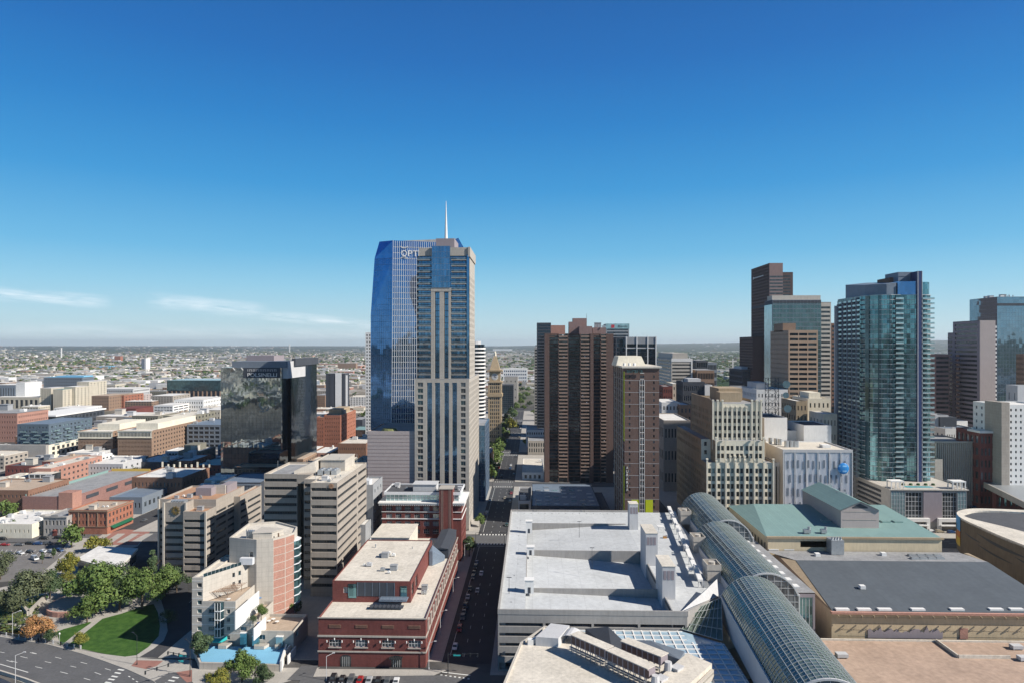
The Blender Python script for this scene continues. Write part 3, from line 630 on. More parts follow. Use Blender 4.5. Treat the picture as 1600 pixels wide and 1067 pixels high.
# ================================================================== striped office block (right of the two)
b = Bld('striped_office', 'tall beige office block with dark ribbon windows and bright sunlit right side', 'building', -105, 297)
zt, nf = 50.0, 12
zb, dz = 2.2, 3.82
rws = [(zb+dz*i+2.1, zb+dz*(i+1)-.25) for i in range(nf)]; rws = [(a-.0, a+1.5) for a, _ in rws]
kw = dict(pname='window_band', glz=('gdark',), frm='dmetal', dep=.5)
vol(b, -97.4, -85.6, 297, 350, 0, zt, F=([(.25,11.5)], rws, dict(bars=(10,1))), R=([(.8,33.6),(36.2,52.6)], rws, dict(bars=(26,1))), Lf=([(33,52.6)], rws, dict(bars=(16,1))), par=.6, roof='roofc', **kw)
vol(b, -126, -110.2, 317, 350, 0, zt, F=([(.25,15.5)], rws, dict(bars=(13,1))), Lf=([(.8,32)], rws, dict(bars=(26,1))), par=.8, roof='roofc', **kw)
vol(b, -103.4, -97.41, 306, 349.8, 0, zt-.2, F=([(.25,5.7)], rws, dict(bars=(5,1))), par=.8, roof='roofc', **kw)
q = MB(); q.box(-110.15,-103.45,322,349,0,45.5,0); q.box(-110.15,-103.45,317,322,45.5,49.8,1); q.build('glazed_recess',['gdark','conc'],b.root)
q = MB(); q.box(-110.1,-103.5,322.1,349,49.0,49.3); q.build('roof','roofg',b.root)
q = MB()
for k in range(1,5): q.box(-97.4+k*2.36-.03,-97.4+k*2.36+.03,296.97,296.998,47.2,50)
q.build('panel_joint','conc2',b.root)
# roof court and penthouse
q = MB(); q.prism([(-124,320),(-112,320),(-112,346),(-124,346)], 49.25, 49.4); q.build('roof_court','roofg',b.root)
q = MB(); q.box(-103,-91,329,347,49.3,54.5); q.prism([(-103.2,328.6),(-90.8,328.6),(-90.8,347.4),(-103.2,347.4)],54.5,54.8); q.build('penthouse','concw',b.root)
q = MB(); q.prism([(-112.5,319),(-104,323),(-104,346),(-112.5,346)],49.4,[51,55,55,51]); q.build('sloped_screen','concw',b.root)
for k in range(3):
    q = MB(); q.box(-101+k*3.2,-98.4+k*3.2,318,325,49.35,51.6); q.cyl(-99.7+k*3.2,320,51.6,52,1,n=10); q.cyl(-99.7+k*3.2,323,51.6,52,1,n=10); q.build('roof_chiller','metal',b.root)
for (x,y) in ((-96.9,302),(-94,330),(-88,340),(-120,318.5)):
    q = MB(); q.cyl(x,y,49.4,56,.09,n=5); q.build('roof_mast','metal',b.root)
clutter(b.root,-96,-87,300,327,49.4,6,R_,.55)
q = MB(); q.cyl(-88.2,296.9,47.8,49.4,.1,n=6)
for i in range(14):
    a = 6.283*i/14; q.bar((-88.2+.35*math.cos(a),296.85,48.6+.35*math.sin(a)),(-88.2+1.1*math.cos(a),296.85,48.6+1.1*math.sin(a)),.14)
q.build('facade_emblem','roofo',b.root)
b.done('conc', 60)
# ================================================================== striped office with round emblem (left)
b = Bld('banded_office', 'grey office block with round gold emblem on its front tower and tan roof', 'building', -175, 322)
nf = 9; dz = 3.45
def rw(z1, n): return [(z1-dz*(i+1), z1-dz*(i+1)+1.35) for i in range(n)][::-1]
kw = dict(pname='window_band', glz=('gdark',), frm='dmetal', dep=.45)
vol(b, -184.5, -155.9, 332, 365, 0, 34.4, F=([(.6,6.8)], rw(30.8,8), dict(bars=(5,1))), R=([(.4,11.5),(13,31.8)], rw(30.5,8), dict(bars=(12,1))), par=.9, roof='roofo', **kw)
vol(b, -155.88, -152.5, 352, 380, 0, 31.5, R=([(1,8),(9.5,26.8)], rw(29.5,8), dict(bars=(9,1))), par=.9, roof='roofo', **kw)
vol(b, -177.9, -167.0, 325, 331.9, 0, 34.4, F=([(.5,10.2)], rw(27.2,8), dict(bars=(8,1))), par=1, roof='roofg', **kw)
vol(b, -166.9, -155.9, 321.5, 331.9, 0, 31.0, F=([(.5,10.4)], rw(29.2,8), dict(bars=(8,1))), R=([(.5,9.8)], rw(29.2,8), dict(bars=(7,1))), par=1.0, roof='roofo', **kw)
q = MB()
for x in (-184.5,-178.2,-167.3,-155.95):
    y = {-184.5:331.6,-178.2:324.6,-167.3:324.6,-155.95:321.1}[x]; q.box(x-.25,x+.55,y-.35,y+.39,0,34.4 if x<-160 else 31)
q.build('facade_fin','concw',b.root)
q = MB()
cx, cz = -172.3, 30.6
for i in range(18):
    a = 6.283*i/18; r = 1.75 if i%2 else 2.2; q.bar((cx+.6*math.cos(a),324.75,cz+.6*math.sin(a)),(cx+r*math.cos(a),324.7,cz+r*math.sin(a)),.22)
for i in range(20):
    a = 6.283*i/20; c_ = 6.283*(i+1)/20; q.bar((cx+1.3*math.cos(a),324.6,cz+1.3*math.sin(a)),(cx+1.3*math.cos(c_),324.6,cz+1.3*math.sin(c_)),.16)
q.build('round_emblem', mat('tarnished gold', (.26,.19,.08), rough=.4, metal=.5), b.root)
q = MB(); q.box(-172,-164,344,352,33.5,37.5); q.box(-163,-158.5,350,362,33.5,37.5); q.build('penthouse','mauve',b.root)
q = MB(); q.box(-165,-159,349,349.8,33.5,38); q.build('screen_wall','concw',b.root)
q = MB(); q.box(-175.8,-169,326.3,330.5,33.4,34.1)
for k in range(5): q.box(-175.6+k*1.4,-174.8+k*1.4,326.5,330.3,34.1,34.9)
q.build('cooling_unit','metal',b.root)
clutter(b.root,-182,-160,336,345,33.5,5,R_,.6); clutter(b.root,-165,-157,323,330,30,3,R_,.6)
b.done('conc', 60)
# ================================================================== stepped white and brick apartments
b = Bld('stepped_apartments', 'stepped white apartment building with roof terraces, curved brick side and blue podium roof', 'apartment building', -105, 243)
Yf = 243
fl = [3.4+3.12*i for i in range(8)]
def rr(n, a=.9, h=1.5, z0=3.3): return [(z0+3.12*i+a, z0+3.12*i+a+h) for i in range(n)]
xl = XX(300,Yf); x1 = XX(317,Yf); x2 = XX(368,Yf); x3 = XX(397,Yf); x4 = XX(461,Yf)
vol(b, xl, x1, Yf, Yf+24, 0, 26.4, F=([(1.9,3.6)], rr(7), dict(frm='whitem')), Lf=(grid(5,24,.3,1), rr(7), dict(frm='whitem')), par=.9, roof='roofc', glz=('gteal','gdark','gteal'))
vol(b, x1+.01, x2, Yf, Yf+20, 0, 18.0, F=([(2.0,4.4),(8.7,9.9)], rr(4), dict(bars=(2,1), frm='whitem')), par=1.0, roof='rooft', glz=('gteald','gdark'))
vol(b, x2+.01, x3, Yf, Yf+18, 0, 11.4, F=([(1.6,4.0)], rr(2)), R=(None,None), par=1.2, roof='rooft', frm='whitem')
vol(b, x3+.01, x4, Yf-1.5, Yf+14, 0, 8.2, F=([(2.3,4.6),(9.2,11.2)], [(1.6,3.9),(4.9,6.7)], dict(bars=(2,1))), R=([(2,5)], [(4.8,6.6)]), par=1.1, roof='rooft', frm='whitem', glz=('gteal','gteald'))
# tall angled volumes
A_ = G(318,901,26.4); B_ = G(387,879,26.4)
def pvol(poly, z0, z1, roof, sides):
    """polygon volume; sides[i] = openings on edge i"""
    n = len(poly)
    for i in range(n):
        p, q_ = poly[i], poly[(i+1)%n]; l_ = math.hypot(q_[0]-p[0], q_[1]-p[1]); U = ((q_[0]-p[0])/l_, (q_[1]-p[1])/l_); s_ = sides.get(i)
        if s_: b.facade(p, U, l_, z0, z1, s_[0](l_), s_[1], **(s_[2] if len(s_) > 2 else {}))
        else: b.facade(p, U, l_, z0, z1, None, None)
    q = MB(); c_ = (sum(p[0] for p in poly)/n, sum(p[1] for p in poly)/n)
    inn = [(c_[0]+(p[0]-c_[0])*.95, c_[1]+(p[1]-c_[1])*.95) for p in poly]
    for i in range(n):
        j = (i+1)%n; b.wb.add([(*poly[i],z1),(*poly[j],z1),(*inn[j],z1),(*inn[i],z1),(*inn[i],z1-.7),(*inn[j],z1-.7)], [(0,1,2,3),(3,2,5,4)])
    q.prism([(c_[0]+(p[0]-c_[0])*.949, c_[1]+(p[1]-c_[1])*.949) for p in poly], z1-1, z1-.69); q.build('roof', roof, b.root)
wn = dict(frm='whitem', glz=('gteal','gdark'))
pvol([A_, (B_[0],B_[1]), (B_[0]-1,B_[1]+3), (-104,270), (xl+.3,270), (xl+.3,Yf+.4)], 17.3, 26.4, 'roofc', {0: (lambda l: [(l*.64,l*.70),(l*.78,l*.84)], [(19.2,20.9),(22.6,24.4)], wn)})
core = [(-118,262.5),(-106.2,259.8),(-100.4,261.6),(-97.2,265.8),(-95.2,270.5),(-97,279),(-109,287.5),(-119.5,284)]
pvol(core, 0, 35.5, 'roofc', {0: (lambda l: [(l*.74,l*.88)], [(28.5,30.6)], wn)})
# curved brick cladding with pale joint lines
q = MB(); jl = MB()
cur = [core[2], core[3], core[4]]
for i in range(2):
    p, r = cur[i], cur[i+1]; d = Vector((r[0]-p[0], r[1]-p[1], 0)).normalized(); nrm = Vector((d.y, -d.x, 0))
    for k in range(11):
        z0 = .5+k*3.12; a0 = Vector((p[0],p[1],0))+nrm*.03; a1 = Vector((r[0],r[1],0))+nrm*.03
        ins = d*.15
        q.add([(a0+ins).to_tuple()[:2]+(z0+.12,), (a1-ins).to_tuple()[:2]+(z0+.12,), (a1-ins).to_tuple()[:2]+(z0+3.0,), (a0+ins).to_tuple()[:2]+(z0+3.0,)], [(0,1,2,3)])
q.build('brick_cladding', 'redl', b.root)
# glazed bay stack on the far edge
for k in range(9):
    z0 = 4.2+k*3.12; q = MB(); q.prism([(-97.2,270.2),(-95.2,270.2),(-94.1,272.2),(-94.2,275),(-96.2,276.5)], z0, z0+2.75, 0)
    q.prism([(-97.3,270.0),(-95.1,270.0),(-93.9,272.1),(-94.0,275.1),(-96.2,276.8)], z0+2.75, z0+3.1, 1); q.build('bay_window', ['gteal','whitem'], b.root)
q = MB(); q.box(-99.4,-98.9,263.6,264.1,2,37); q.build('flue', 'brownl', b.root)
q = MB(); q.box(-112,-107,258,259.9,26.3,28.8); q.build('roof_unit','whitem',b.root)
q = MB(); q.prism([(-108.5,262),(-101.6,263.5),(-99,269),(-108.5,271)], 34.9, 37.2); q.prism([(-108.8,261.8),(-101.4,263.2),(-98.7,269.2),(-108.8,271.3)], 37.2, 37.45); q.build('lift_house', 'concw', b.root)
q = MB(); q.box(-111.5,-109.2,263.5,265.8,34.8,37.6); 
for k in range(4): q.box(-111.7+k*.75,-111.4+k*.75,263.2,263.45,34.8,38.4)
q.build('cooling_unit','metal',b.root)
# glazed railing of the upper terrace
def rail(pts, z, h, mt, name, post='whitem'):
    q = MB()
    for i in range(len(pts)-1):
        a, c = Vector((*pts[i],z)), Vector((*pts[i+1],z)); d = c-a; n_ = max(1, int(d.length/1.5)); nr = Vector((d.y,-d.x,0)).normalized()*.05
        q.add([a+nr, c+nr, c-nr, a-nr, a+nr+Vector((0,0,h)), c+nr+Vector((0,0,h)), c-nr+Vector((0,0,h)), a-nr+Vector((0,0,h))], [(0,1,5,4),(1,2,6,5),(2,3,7,6),(3,0,4,7),(4,5,6,7)], 0)
        for k in range(n_+1): p = a+d*k/n_; q.box(p.x-.06,p.x+.06,p.y-.12,p.y-.06,z,z+h+.05,1)
    return q.build(name, [mt, post], b.root)
rail([A_, (A_[0]*.15+B_[0]*.85, A_[1]*.15+B_[1]*.85)], 26.4, 1.2, 'gteald', 'glass_railing')
# lift glass bay, balconies, awning on the front
xg = XX(343,Yf)
for k in range(4):
    q = MB(); z0 = 5.4+k*3.12; q.prism([(xg-1.6,Yf-.01),(xg-1,Yf-1.5),(xg+1,Yf-1.5),(xg+1.6,Yf-.01)], z0+.3, z0+3.1, 0); q.prism([(xg-1.75,Yf-.005),(xg-1.1,Yf-1.7),(xg+1.1,Yf-1.7),(xg+1.75,Yf-.005)], z0, z0+.3, 1)
    for dx in (-1,0,1): q.box(xg+dx-.09,xg+dx+.09,Yf-1.62,Yf-1.51,z0+.3,z0+3.1,1)
    q.build('glazed_bay', ['gteald','white'], b.root)
q = MB(); q.prism([(xg-2.2,Yf-.01),(xg-3.2,Yf-2.6),(xg+1.8,Yf-2.6),(xg+2.8,Yf-.01)], 4.2, [5.4,4.5,4.5,5.4]); q.build('awning','tealw',b.root)
for (c0, c1, z) in ((XX(345,Yf),XX(366,Yf),2.7),(XX(400,Yf),XX(424,Yf),2.7),(XX(432,Yf),XX(446,Yf),2.7)):
    q = MB(); q.prism([(c0,Yf-1.51),(c0+1,Yf-4.2),(c1-1,Yf-4.2),(c1,Yf-1.51)], z, z+1.1); q.build('balcony','concw',b.root)
for (c0, z0, z1_, k) in ((XX(385,Yf),3,7.5,'gteal'),(XX(401,Yf-1.5),3.2,6.6,'gteal'),(XX(438,Yf-1.5),3,6.4,'gpale')):
    q = MB(); q.box(c0-1.2,c0+1.2,Yf-2.6,Yf-1.55,z0,z1_,0); q.box(c0-1.3,c0+1.3,Yf-2.7,Yf-1.52,z1_,z1_+.25,1); q.build('glazed_porch',[k,'white'],b.root)
q = MB()
for z in [3.3+3.12*i for i in range(1,8)]:
    q.box(xl-.02,x1,Yf-.05,Yf-.004,z+.0,z+.16) 
    if z < 17: q.box(x1+.02,x2,Yf-.05,Yf-.004,z,z+.16)
    if z < 10: q.box(x2+.02,x3,Yf-.05,Yf-.004,z,z+.16)
q.build('string_course','white',b.root)
# podium with its light blue roof
P0, P1 = G(311.6,1045.7), G(438,1049.3)
q = MB(); q.prism([(P0[0],P0[1]),(P1[0],P1[1]),(x4-1.5,Yf-1.6),(xl+1,Yf-1.6)], 0, 2.5); q.build('podium','concw',b.root)
q = MB(); q.prism([(P0[0]+.5,P0[1]+.5),(P1[0]-.5,P1[1]+.5),(x4-2.3,Yf-1.7),(xl+2,Yf-1.7)], 2.5, 2.6); q.build('podium_roof','skyb',b.root)
q = MB(); q.prism([(P1[0]-.1,P1[1]-.1),(P1[0]+.5,P1[1]-.1),(x4-2.2,Yf-1.8),(x4-2.8,Yf-1.8)], 0, 3.7); q.box(x4-1.5,x4-1,Yf-9,Yf-1.6,0,3.4); q.box(x4+.6,x4+1,Yf-9.5,Yf-1.6,0,3.0); q.build('ramp_wall','white',b.root)
# white walls rising beside the terraces (the diagonal party walls)
for (p0, p1, h0, h1, zb_) in ((G(368,952,18),G(405,925,18),17.4,18.6,11),(G(397,996,8),G(416,978,8),11.2,11.6,7)):
    q = MB(); d = Vector((p1[0]-p0[0],p1[1]-p0[1],0)).normalized(); nr = Vector((-d.y,d.x,0))*.35
    q.prism([(p0[0],p0[1]),(p1[0],p1[1]),(p1[0]+nr.x,p1[1]+nr.y),(p0[0]+nr.x,p0[1]+nr.y)], zb_, [h0,h1,h1,h0]); q.build('party_wall','white',b.root)
b.wall_m = None
STEP = b; b.done('concw', 90)
# things on its terraces
pg = thing('pergola', 'weathered timber pergola with slatted top on the apartment roof terrace', 'pergola', (-115,250,17.3))
for (x,y) in ((-119.5,246),(-111.5,246.5),(-118.5,252),(-110,255)):
    MB().cyl(x,y,17.3,20,.12,n=5).build('post','brownl',pg)
q = MB()
for k in range(16):
    x = -120.5+k*.72; q.bar((x,245+.15*k,20.1),(x+1.5,252.5+.2*k,20.5),.07)
for yy in (246,249,252): q.bar((-121,yy,20.0),(-109,yy+2.2,20.0),.1)
q.build('slatted_top','brownl',pg)
def umbrella(x, y, z, col, lab, r=1.6):
    t = thing('parasol', lab, 'parasol', (x,y,z)); MB().cyl(x,y,z,z+2.6,.05,n=5).build('pole','white',t)
    c = MB(); c.cyl(x,y,z+2.0,z+2.7,r,.08,n=8); c.build('canopy',mat(col[0],col[1],var=.1),t); return t
umbrella(*G(404,936,12),12-1.0,('blue canvas',(.10,.22,.42)),'blue grey parasol shading the planted apartment terrace',1.9)
umbrella(*G(407,975,8.6),7.2,('bright blue canvas',(.04,.12,.6)),'bright blue parasol on the lowest apartment terrace',1.3)
for k,(px_,py_2,zz) in enumerate([(420,972,7.2),(427,969,7.2),(433,973,7.2),(345,931,17.3),(357,938,17.3)]):
    x,y = G(px_,py_2,zz); t = thing('patio_table', ['pale patio table with cushioned chairs on the lowest terrace','low wooden bench table on lowest terrace by parapet','small dark patio table near the tan gravel roof','round patio table under the timber pergola','patio table beside the pergola against white wall'][k], 'table', (x,y,zz))
    MB().cyl(x,y,zz+.7,zz+.78,.8,n=10).build('tabletop','white',t)
    for a in (0,2.1,4.2): MB().box(x+.6*math.cos(a)-.05,x+.6*math.cos(a)+.05,y+.6*math.sin(a)-.05,y+.6*math.sin(a)+.05,zz,zz+.7).build('leg','brownl',t)
# ================================================================== hotel tower with spire
b = Bld('spire_tower', 'tall stone and glass hotel tower topped by a slender white spire', 'skyscraper', -52, 405)
Yf = 405; X0, X1 = XX(648,Yf), XX(733,Yf); Yb = 480
zt0 = HH(690,592,Yf)                       # top of the wide lower part
fh = 3.6
colpx = [(652.5,661),(667,675),(679.5,687.5),(694,701.5),(706.5,714),(720,727.5)]
cols = [(XX(a,Yf)-X0, XX(c,Yf)-X0) for a, c in colpx]
n = int(zt0//fh); rows = [(fh*i+.9+2, fh*i+fh-.15+2) for i in range(1, n-1)]
# outer window columns have punched windows, inner ones are tall glass strips
def strip(c, z0, z1, k='gfs', nm='glass_strip', y=None, d=.5):
    pass
segs = []
# piers and strips
y_ = Yf
cI = cols[1:5]
b.facade((X0,Yf),(1,0),cI[0][0]-.4,0,zt0,[cols[0]],rows,glz=('gdark','gwin','gteald'),bars=(2,1),frm='stone')
b.facade((X0+cI[0][0]-.4,Yf),(1,0),cI[3][1]-cI[0][0]+.8,0,zt0,[(c-cI[0][0]+.4,d-cI[0][0]+.4) for c,d in cI],[(8,zt0-2.0)],dep=.9,glz=('gfs',),frm='slate',bars=(2,34),pname='glass_strip')
b.facade((X0+cI[3][1]+.4,Yf),(1,0),X1-X0-cI[3][1]-.4,0,zt0,[(cols[5][0]-cI[3][1]-.4,cols[5][1]-cI[3][1]-.4)],rows,glz=('gdark','gwin','gteald'),bars=(2,1),frm='stone')
b.facade((X1,Yf),(0,1),Yb-Yf,0,zt0,grid(11,Yb-Yf,.34,1),rows,glz=('gdark','gwin'))
b.facade((X0,Yb),(0,-1),Yb-Yf,0,zt0,grid(9,Yb-Yf,.34,1),rows,glz=('gdark','gwin'))
b.facade((X1,Yb),(-1,0),X1-X0,0,zt0,None,None)
q = MB(); q.box(X0,X1,Yf,Yb,zt0,zt0+.3); q.build('roof','roofg',b.root)
# upper tower
zu = HH(690,399,Yf+3); ux0, ux1 = XX(651.5,Yf+3), XX(733,Yf+3); Yu = Yf+3; Yub = 448
q = MB(); q.box(ux0+.6,ux1-2.2,Yu+1.6,Yub-1,zt0+.3,zu-.4); q.build('glass_body','gfs',b.root)
mull(b.root,(ux0+.6,Yu+1.6),(1,0),ux1-ux0-2.8,zt0+.3,zu-.4,1.9,3.6,t=.12,d=.1,matk='slate',hx=.3)
c0, c1 = XX(673.6,Yu), XX(704,Yu)           # stone frame and glass bay up the middle
zbay = HH(690,456,Yu)
fr = MB(); sx = [(673.6,679.5),(687,694),(701,704.6)]
for a, c in sx: fr.box(XX(a,Yu),XX(c,Yu),Yu-.6,Yu+2.4,zt0+.3,zbay)
fr.box(c0-.1,XX(704.6,Yu)+.1,Yu-.7,Yu+2.4,zbay+.01,zbay+2.2); fr.build('stone_frame','stone',b.root)
bay = MB(); ztop = HH(690,385,Yu); bay.box(XX(675,Yu),XX(703.4,Yu),Yu-.9,Yu+2.5,zbay+2.22,ztop); bay.build('glass_bay','gfs',b.root)
mull(b.root,(XX(675,Yu),Yu-.9),(1,0),XX(703.4,Yu)-XX(675,Yu),zbay+2.22,ztop,1.8,3.6,t=.1,d=.06,matk='roofb',name='bay_mullions',hx=.14)
for side, (a, c) in enumerate(((651.5,673.2),(705,728.5))):
    k = 0; z = zt0+2.4
    while z < zu-1.5:
        q = MB(); xa, xc = XX(a,Yu), XX(c,Yu)
        q.box(xa,xc,Yu-.6,Yu+2,z,z+.35,0); q.box(xa+.1,xc-.1,Yu-.55,Yu-.48,z+.36,z+1.35,1); q.box(xa,xc,Yu-.62,Yu-.5,z+1.36,z+1.44,0)
        q.build('balcony',['stone' if side else 'conc2','gwin'],b.root); z += fh
q = MB(); q.box(XX(729,Yu),ux1,Yu,Yu+2.5,zt0+.3,zu,0); q.build('corner_glass','gfs',b.root)
# right flank of bright stone
b.facade((ux1,Yu),(0,1),Yub-Yu,zt0+.3,zu,grid(8,Yub-Yu,.28,2),[(zt0+2+fh*i,zt0+4+fh*i) for i in range(int((zu-zt0-12)//fh))],glz=('gdark','gwin'))
b.facade((ux1,Yub),(-1,0),ux1-ux0,zt0+.3,zu,None,None); b.facade((ux0,Yub),(0,-1),Yub-Yu-1,zt0+.3,zu,None,None)
q = MB(); zc = HH(690,388,Yu)
q.box(XX(654.5,Yu),XX(674.9,Yu),Yu+.3,Yub-1,zu-.39,zc); q.box(XX(703.5,Yu),ux1+.4,Yu+.3,Yub-1,zu-.39,zc+.4); q.box(ux1-.6,ux1+.6,Yu-.4,Yub,zu-1,zc+.6); q.build('stone_crown','stone',b.root)
q = MB(); q.box(XX(654.5,Yu)+.5,ux1-1,Yu+3,Yub-2,zc-.6,zc+.1); q.build('roof','roofg',b.root)
q = MB(); q.box(XX(681,Yu+8),XX(710,Yu+8),Yu+8,Yub-10,zc,HH(690,373,Yu+8)); q.build('penthouse','mauve',b.root)
q = MB(); sxp = XX(697,Yu+12); zs = HH(697,314.5,Yu+12); q.cyl(sxp,Yu+12,HH(690,373,Yu+8),zs,1.0,.12,n=10); q.build('spire','white',b.root)
TOWER = b; b.done('stone', 96)
# blue glass block at its foot
b = Bld('blue_glass_block', 'blue glass block at the foot of the spire tower facing the street', 'building', -40, 482)
vol(b, -48, XX(758,482), 482, 528, 0, HH(750,664,482), par=.6, roof='roofg'); 
mull(b.root,(-48,482),(1,0),XX(758,482)+48,0,HH(750,664,482),3.2,3.8,t=.2,matk='roofb'); mull(b.root,(XX(758,482),482),(0,1),46,0,HH(750,664,482),3.2,3.8,t=.2,matk='roofb'); b.done('gfs')
# parking podium with thin lines
b = Bld('parking_podium', 'windowless pinkish precast podium wall scored with thin horizontal lines', 'building', -88, 450)
X0_, X1_, zt = XX(574,406), -69.6, HH(612,673,406)
vol(b, X0_, X1_, 406, 450, 0, zt, par=.7, roof='roofg')
q = MB()
z = 3
while z < zt-.5: q.box(X0_,X1_,405.93,405.997,z,z+.14); z += 2.15
q.build('wall_joints','pinkg',b.root)
q = MB(); q.cyl(X0_+12,412,zt-.5,zt+.9,5,4,n=12); q.build('planted_roof',mat('dry shrubs',(.14,.15,.06),var=.4,scale=1),b.root)
b.done('pinkc')
# ================================================================== curved mirror glass tower with letters
b = Bld('mirror_glass_tower', 'tall blue mirror glass office tower with tapering sides and white letters near its top', 'skyscraper', -90, 492)
Y0 = 492
Lx = [(XX(579,Y0),0),(XX(579.2,Y0),HH(579,493,Y0)),(XX(585.3,Y0),HH(585,404,Y0)),(XX(592.8,Y0),HH(593,378,Y0))]
Ex = [(XX(611,Y0-6),0),(XX(614.4,Y0-6),HH(614,376,Y0-6))]
def quadf(mb, a, c, d, e, mi=0): mb.add([a,c,d,e],[(0,1,2,3)],mi)
Yc = Y0-6
left = MB(); zt1 = HH(600,377,Y0-3)
pts = [(Lx[0][0],Y0,0),(Lx[1][0],Y0,Lx[1][1]),(Lx[2][0],Y0,Lx[2][1]),(Lx[3][0],Y0,Lx[3][1])]
edge = lambda z: Ex[0][0]+(Ex[1][0]-Ex[0][0])*z/Ex[1][1]
for i in range(3):
    a, c = pts[i], pts[i+1]; za, zc_ = a[2], c[2]
    left.add([a, (edge(za),Yc,za), (edge(zc_),Yc,zc_ if i<2 else Ex[1][1]), c], [(0,1,2,3)])
left.build('west_glass_face','gblue',b.root)
# right face: leans back to its right edge
xr0, xr1 = XX(725,Y0+4), XX(712,Y0+4); zr = HH(679.5,381.5,Y0)
zR = HH(720,372,Y0+4)
rf = MB(); rf.add([(edge(0),Yc,0),(XX(736,Y0+4),Y0+4,0),(XX(725,Y0+4),Y0+4,HH(725,388,Y0+4)),(XX(716,Y0+4),Y0+4,zR),(XX(700,Y0+2),Y0+2,HH(700,379,Y0)),(edge(zr),Yc,Ex[1][1])],[(0,1,2,3,4,5)]); rf.build('front_glass_face','gblue2',b.root)
bk = MB(); yb = 535
bk.add([(Lx[0][0],Y0,0),(Lx[1][0],Y0,Lx[1][1]),(Lx[2][0],Y0,Lx[2][1]),(Lx[3][0],Y0,Lx[3][1]),(Lx[0][0]+4,yb,0),(Lx[3][0]+3,yb,Lx[3][1]-2)],[(0,1,2,3,5,4)])
bk.add([(XX(736,Y0+4),Y0+4,0),(XX(736,Y0+4)+1,yb,0),(XX(725,Y0+4),yb,HH(725,392,Y0+4)),(XX(725,Y0+4),Y0+4,HH(725,388,Y0+4))],[(0,1,2,3)])
bk.add([(Lx[0][0]+4,yb,0),(XX(736,Y0+4)+1,yb,0),(XX(725,Y0+4),yb,HH(725,392,Y0+4)),(Lx[3][0]+3,yb,Lx[3][1]-2)],[(3,2,1,0)])
bk.build('rear_walls','gblue2',b.root)
rfb = MB(); rfb.add([(Lx[3][0],Y0,Lx[3][1]-.5),(edge(zr),Yc,Ex[1][1]-.5),(XX(700,Y0+2),Y0+2,HH(700,379,Y0)-.5),(XX(716,Y0+4),Y0+4,zR-.5),(XX(725,Y0+4),Y0+4.5,HH(725,388,Y0+4)-.5),(XX(725,Y0+4),yb,HH(725,392,Y0+4)),(Lx[3][0]+3,yb,Lx[3][1]-2)],[tuple(range(7))]); rfb.build('roof','roofg',b.root)
# mullions
q = MB(); dirx = Vector((XX(736,Y0+4)-edge(0), Y0+4-Yc, 0)); Ln = dirx.length; dirx.normalize(); nn = Vector((dirx.y,-dirx.x,0))
topz = lambda t: Ex[1][1]+(HH(700,379,Y0)-Ex[1][1])*min(1,t/.72) if t < .72 else HH(700,379,Y0)+(zR-HH(700,379,Y0))*min(1,(t-.72)/.13) if t < .85 else max(0, zR-(t-.85)*90)
N_ = 34
for i in range(N_):
    t = i/N_; p0 = Vector((edge(0),Yc,0))+dirx*Ln*t+nn*.06; z1 = topz(t)-.3
    p1 = Vector((edge(z1),Yc,0))+dirx*(Ln-(XX(736,Y0+4)-XX(725,Y0+4))-2)*t+nn*.06
    q.add([p0-dirx*.14,p0+dirx*.14,p1+dirx*.14+Vector((0,0,z1)),p1-dirx*.14+Vector((0,0,z1)),p0-dirx*.14+nn*.3,p0+dirx*.14+nn*.3,p1+dirx*.14+Vector((0,0,z1))+nn*.3,p1-dirx*.14+Vector((0,0,z1))+nn*.3],[(4,5,6,7),(0,4,7,3),(1,2,6,5),(3,7,6,2)])
q.build('mullion_grid','whitem',b.root)
q = MB(); z = 4.1
while z < HH(700,384,Y0):
    p0 = Vector((edge(z),Yc,z))+nn*.05; p1 = p0+dirx*(Ln-2-5*z/180)
    q.add([p0-Vector((0,0,.16)),p1-Vector((0,0,.16)),p1+Vector((0,0,.16)),p0+Vector((0,0,.16)),p0-Vector((0,0,.16))+nn*.12,p1-Vector((0,0,.16))+nn*.12,p1+Vector((0,0,.16))+nn*.12,p0+Vector((0,0,.16))+nn*.12],[(4,5,6,7),(0,1,5,4),(3,7,6,2)])
    z += 4.1
q.build('spandrel_lines','lgrey',b.root)
q = MB()
for z in [4.1*i for i in range(1,43)]:
    xl_ = Lx[0][0] if z < Lx[1][1] else (Lx[1][0]+(Lx[2][0]-Lx[1][0])*(z-Lx[1][1])/(Lx[2][1]-Lx[1][1]))
    if z > Lx[2][1]: continue
    p0 = Vector((xl_,Y0,z)); p1 = Vector((edge(z),Yc,z)); n2 = Vector((-.17,-1,0))*.1
    q.add([p0+n2-Vector((0,0,.07)),p1+n2-Vector((0,0,.07)),p1+n2+Vector((0,0,.07)),p0+n2+Vector((0,0,.07))],[(0,1,2,3)])
for i in range(1,10):
    t = i/10; p0 = Vector((Lx[0][0],Y0,0)).lerp(Vector((edge(0),Yc,0)),t); zz = Lx[2][1]; p1 = Vector((Lx[2][0],Y0,zz)).lerp(Vector((edge(zz),Yc,zz)),t); zm = Lx[1][1]; pm_ = Vector((Lx[1][0],Y0,zm)).lerp(Vector((edge(zm),Yc,zm)),t)
    for a, c in ((p0,pm_),(pm_,p1)):
        n2 = Vector((-.17,-1,0))*.09; dx = Vector((.06,0,0)); q.add([a-dx+n2,a+dx+n2,c+dx+n2,c-dx+n2],[(0,1,2,3)])
q.build('joint_lines','roofb',b.root)
q = MB(); z_ = HH(614,376,Yc); q.bar((edge(0)-.02,Yc-.15,0),(edge(z_)-.02,Yc-.15,z_),.16); q.build('corner_fin','whitem',b.root)
